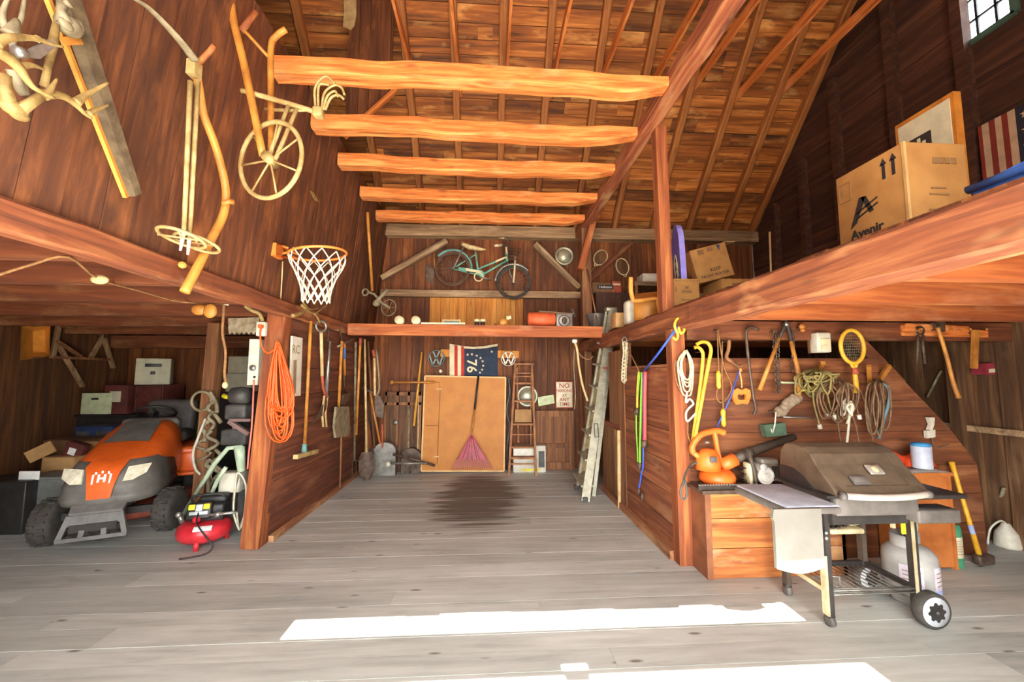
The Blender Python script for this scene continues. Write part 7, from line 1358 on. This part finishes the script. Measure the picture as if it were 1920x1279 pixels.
# ================================================================== stand and clutter right of the grill
plain('stand_orange', 'c8773a', .55, c2='a85c28', sc=5); plain('cloth_orange', 'f0521e', .8, c2='cc3d12', sc=14, bump=.4); plain('cloth_white', 'e0d6cc', .8, c2='c3b8ae', sc=14, bump=.3); plain('can_white', 'c9ccd8', .5, c2='b4b7c6'); plain('can_blue', '3f96cc', .5); plain('bottle_red', 'c2313a', .45, c2='9c222b'); plain('green_can', '4f9a72', .45, c2='3e8260', sc=8); plain('sledge_yellow', 'f0b832', .45, c2='d89a22', sc=8)
SY = 3.34; s0, s1 = aY(1690, 900, SY), aY(1783, 900, SY); zt = aY(1740, 886, SY).z
t = thing('storage_stand', 'tall orange-brown wooden stand behind the grill carrying a cloth and a can', 'stand', ((s0.x+s1.x)/2, SY+.12, 0)); part('side', MB().bb((s0.x, SY, 0), (s0.x+.025, SY+.24, zt-.03)), 'stand_orange', t); part('side', MB().bb((s1.x-.025, SY, 0), (s1.x, SY+.24, zt-.03)), 'stand_orange', t); part('front', MB().bb((s0.x+.027, SY+.01, .02), (s1.x-.027, SY+.03, zt-.03)), 'stand_orange', t); part('top', MB().bb((s0.x-.01, SY-.02, zt-.03), (s1.x+.01, SY+.25, zt)), 'stand_orange', t)
def heap(name, label, mat, x0, x1, y0, y1, zb, h, seed, cat='cloth'):
    rr = random.Random(seed); rows = []; n, m = 14, 8; ph = [rr.uniform(0, 6) for _ in range(6)]
    for i in range(n+1):
        u = i/n; r = []
        for j in range(m+1):
            v = j/m; e = min(1, 4*u, 4*(1-u), 4*v, 4*(1-v)); z = zb+.004+h*e*(.55+.3*math.sin(5*u+ph[0]+3*v)+.25*math.sin(11*u-7*v+ph[1])); r.append(V((x0+(x1-x0)*u+.01*math.sin(9*v+ph[2]), y0+(y1-y0)*v+.012*math.sin(8*u+ph[3]), max(z, zb+.002))))
        rows.append(r)
    mb = MB(); mb.loft(rows, caps=False); mb.loft([[V((p.x, p.y, zb+.001)) for p in r] for r in rows], caps=False); return solo(name, mb, mat, label, cat)
heap('white_cloth', 'crumpled white cloth under the orange gloves on the wooden stand', 'cloth_white', s0.x-.0, s1.x-.02, SY-.02, SY+.24, zt, .035, 3)
cx0, cx1 = aY(1676, 860, SY+.1).x, aY(1752, 860, SY+.1).x
heap('work_gloves', 'bright orange crumpled gloves on top of the white cloth', 'cloth_orange', cx0, cx1, SY+.05, SY+.22, zt+.032, .12, 5, 'gloves')
c = aY(1729, 868, SY+.02); t = thing('spray_can', 'pale can with a blue cap standing on the wooden stand', 'can', V((c.x, SY+.02, zt+.033))); hh = aY(1729, 830, SY+.02).z-(zt+.033); part('body', MB().lathe([(.066, 0), (.068, .01), (.068, hh-.03), (.066, hh-.028)], None, 24), 'can_white', t, False); part('cap', MB().lathe([(.066, hh-.03), (.068, hh-.012), (.055, hh), (.005, hh+.003)], None, 24), 'can_blue', t, False)
g = aZ(1804, 1068, 0); t = thing('gas_cylinder', 'green cylinder with a white label standing right of the wooden stand', 'canister', g+V((0, .06, 0))); h2 = aY(1804, 986, g.y).z; part('body', MB().lathe([(.05, 0), (.062, .01), (.064, .05), (.064, h2-.04), (.055, h2-.005), (.02, h2)], None, 24), 'green_can', t, False); part('label', MB().lathe([(.0645, h2*.25), (.065, h2*.26), (.065, h2*.72), (.0645, h2*.73)], None, 24), 'sign_white', t, False)
mb = MB()
for k in range(6): mb.loft([[V((.0665*math.cos(-PI/2-.6+j*.13-.1*0), .0665*math.sin(-PI/2-.6+j*.13), z)) for j in range(9-k % 3)] for z in (h2*(.34+.06*k), h2*(.355+.06*k))], caps=False)
part('label_lines', mb, 'faded_brown', t, False)
c = aY(1798, 985, g.y+.32); t = thing('shelf_block', 'low dark wooden block behind the green cylinder', 'block', (c.x+.0, g.y+.36, 0)); part('block', MB().box((0, 0, c.z/2), (.18, .16, c.z)), 'panel_boards', t, False)
hb = aY(1798, 918, g.y+.32).z-c.z; t = thing('fuel_bottle', 'red plastic bottle behind the yellow sledgehammer', 'bottle', (c.x+.0, g.y+.36, c.z)); part('body', MB().rbox((0, 0, hb*.42), (.14, .12, hb*.82), .03, seg=3), 'bottle_red', t, False); part('neck', MB().lathe([(.045, hb*.8), (.03, hb*.92), (.03, hb)], None, 16), 'bottle_red', t, False)
k = aZ(1838, 1048, .05); top = aY(1784, 866, 3.52); t = thing('sledgehammer', 'sledgehammer with a yellow handle leaning on the board partition', 'sledgehammer', V((k.x, k.y, 0))); part('handle', MB().tube([top, top.lerp(k, .15), top.lerp(k, .6), k], [.022, .017, .018, .022]), 'sledge_yellow', t); part('head', MB().rbox(k+V((.03, 0, -.005)), (.17, .07, .085), .02, Matrix.Rotation(.12, 3, 'Z')), 'iron', t); part('sticker', MB().tube([top.lerp(k, .66), top.lerp(k, .80)], .0195), 'label_blue', t)
e = aZ(1912, 1034, 0); t = thing('white_jug', 'translucent white jug with a hose at the right edge of the photo', 'jug', e+V((.02, .1, 0))); part('body', MB().lathe([(.09, 0), (.095, .02), (.08, .13), (.04, .19), (.03, .22)], None, 20), 'white_plastic', t, False); part('hose', MB().tube(smooth_path([V((0, 0, .22)), V((-.06, 0, .24)), V((-.14, .02, .16)), V((-.18, .02, .02))], 4), .008), 'white_plastic', t, False)
solo('leaning_stick', MB().tube([aZ(1858, 1000, .0), aX(1882, 915, XR-.02)], .015), 'bone_grey', 'grey stick leaning against the rough right wall', 'stick')
solo('iron_rod', MB().tube([aX(1738, 745, XR-.012), aX(1765, 695, XR-.012)], .012), 'bone_grey', 'thin rod slanting on the rough right wall behind the board partition', 'rod')
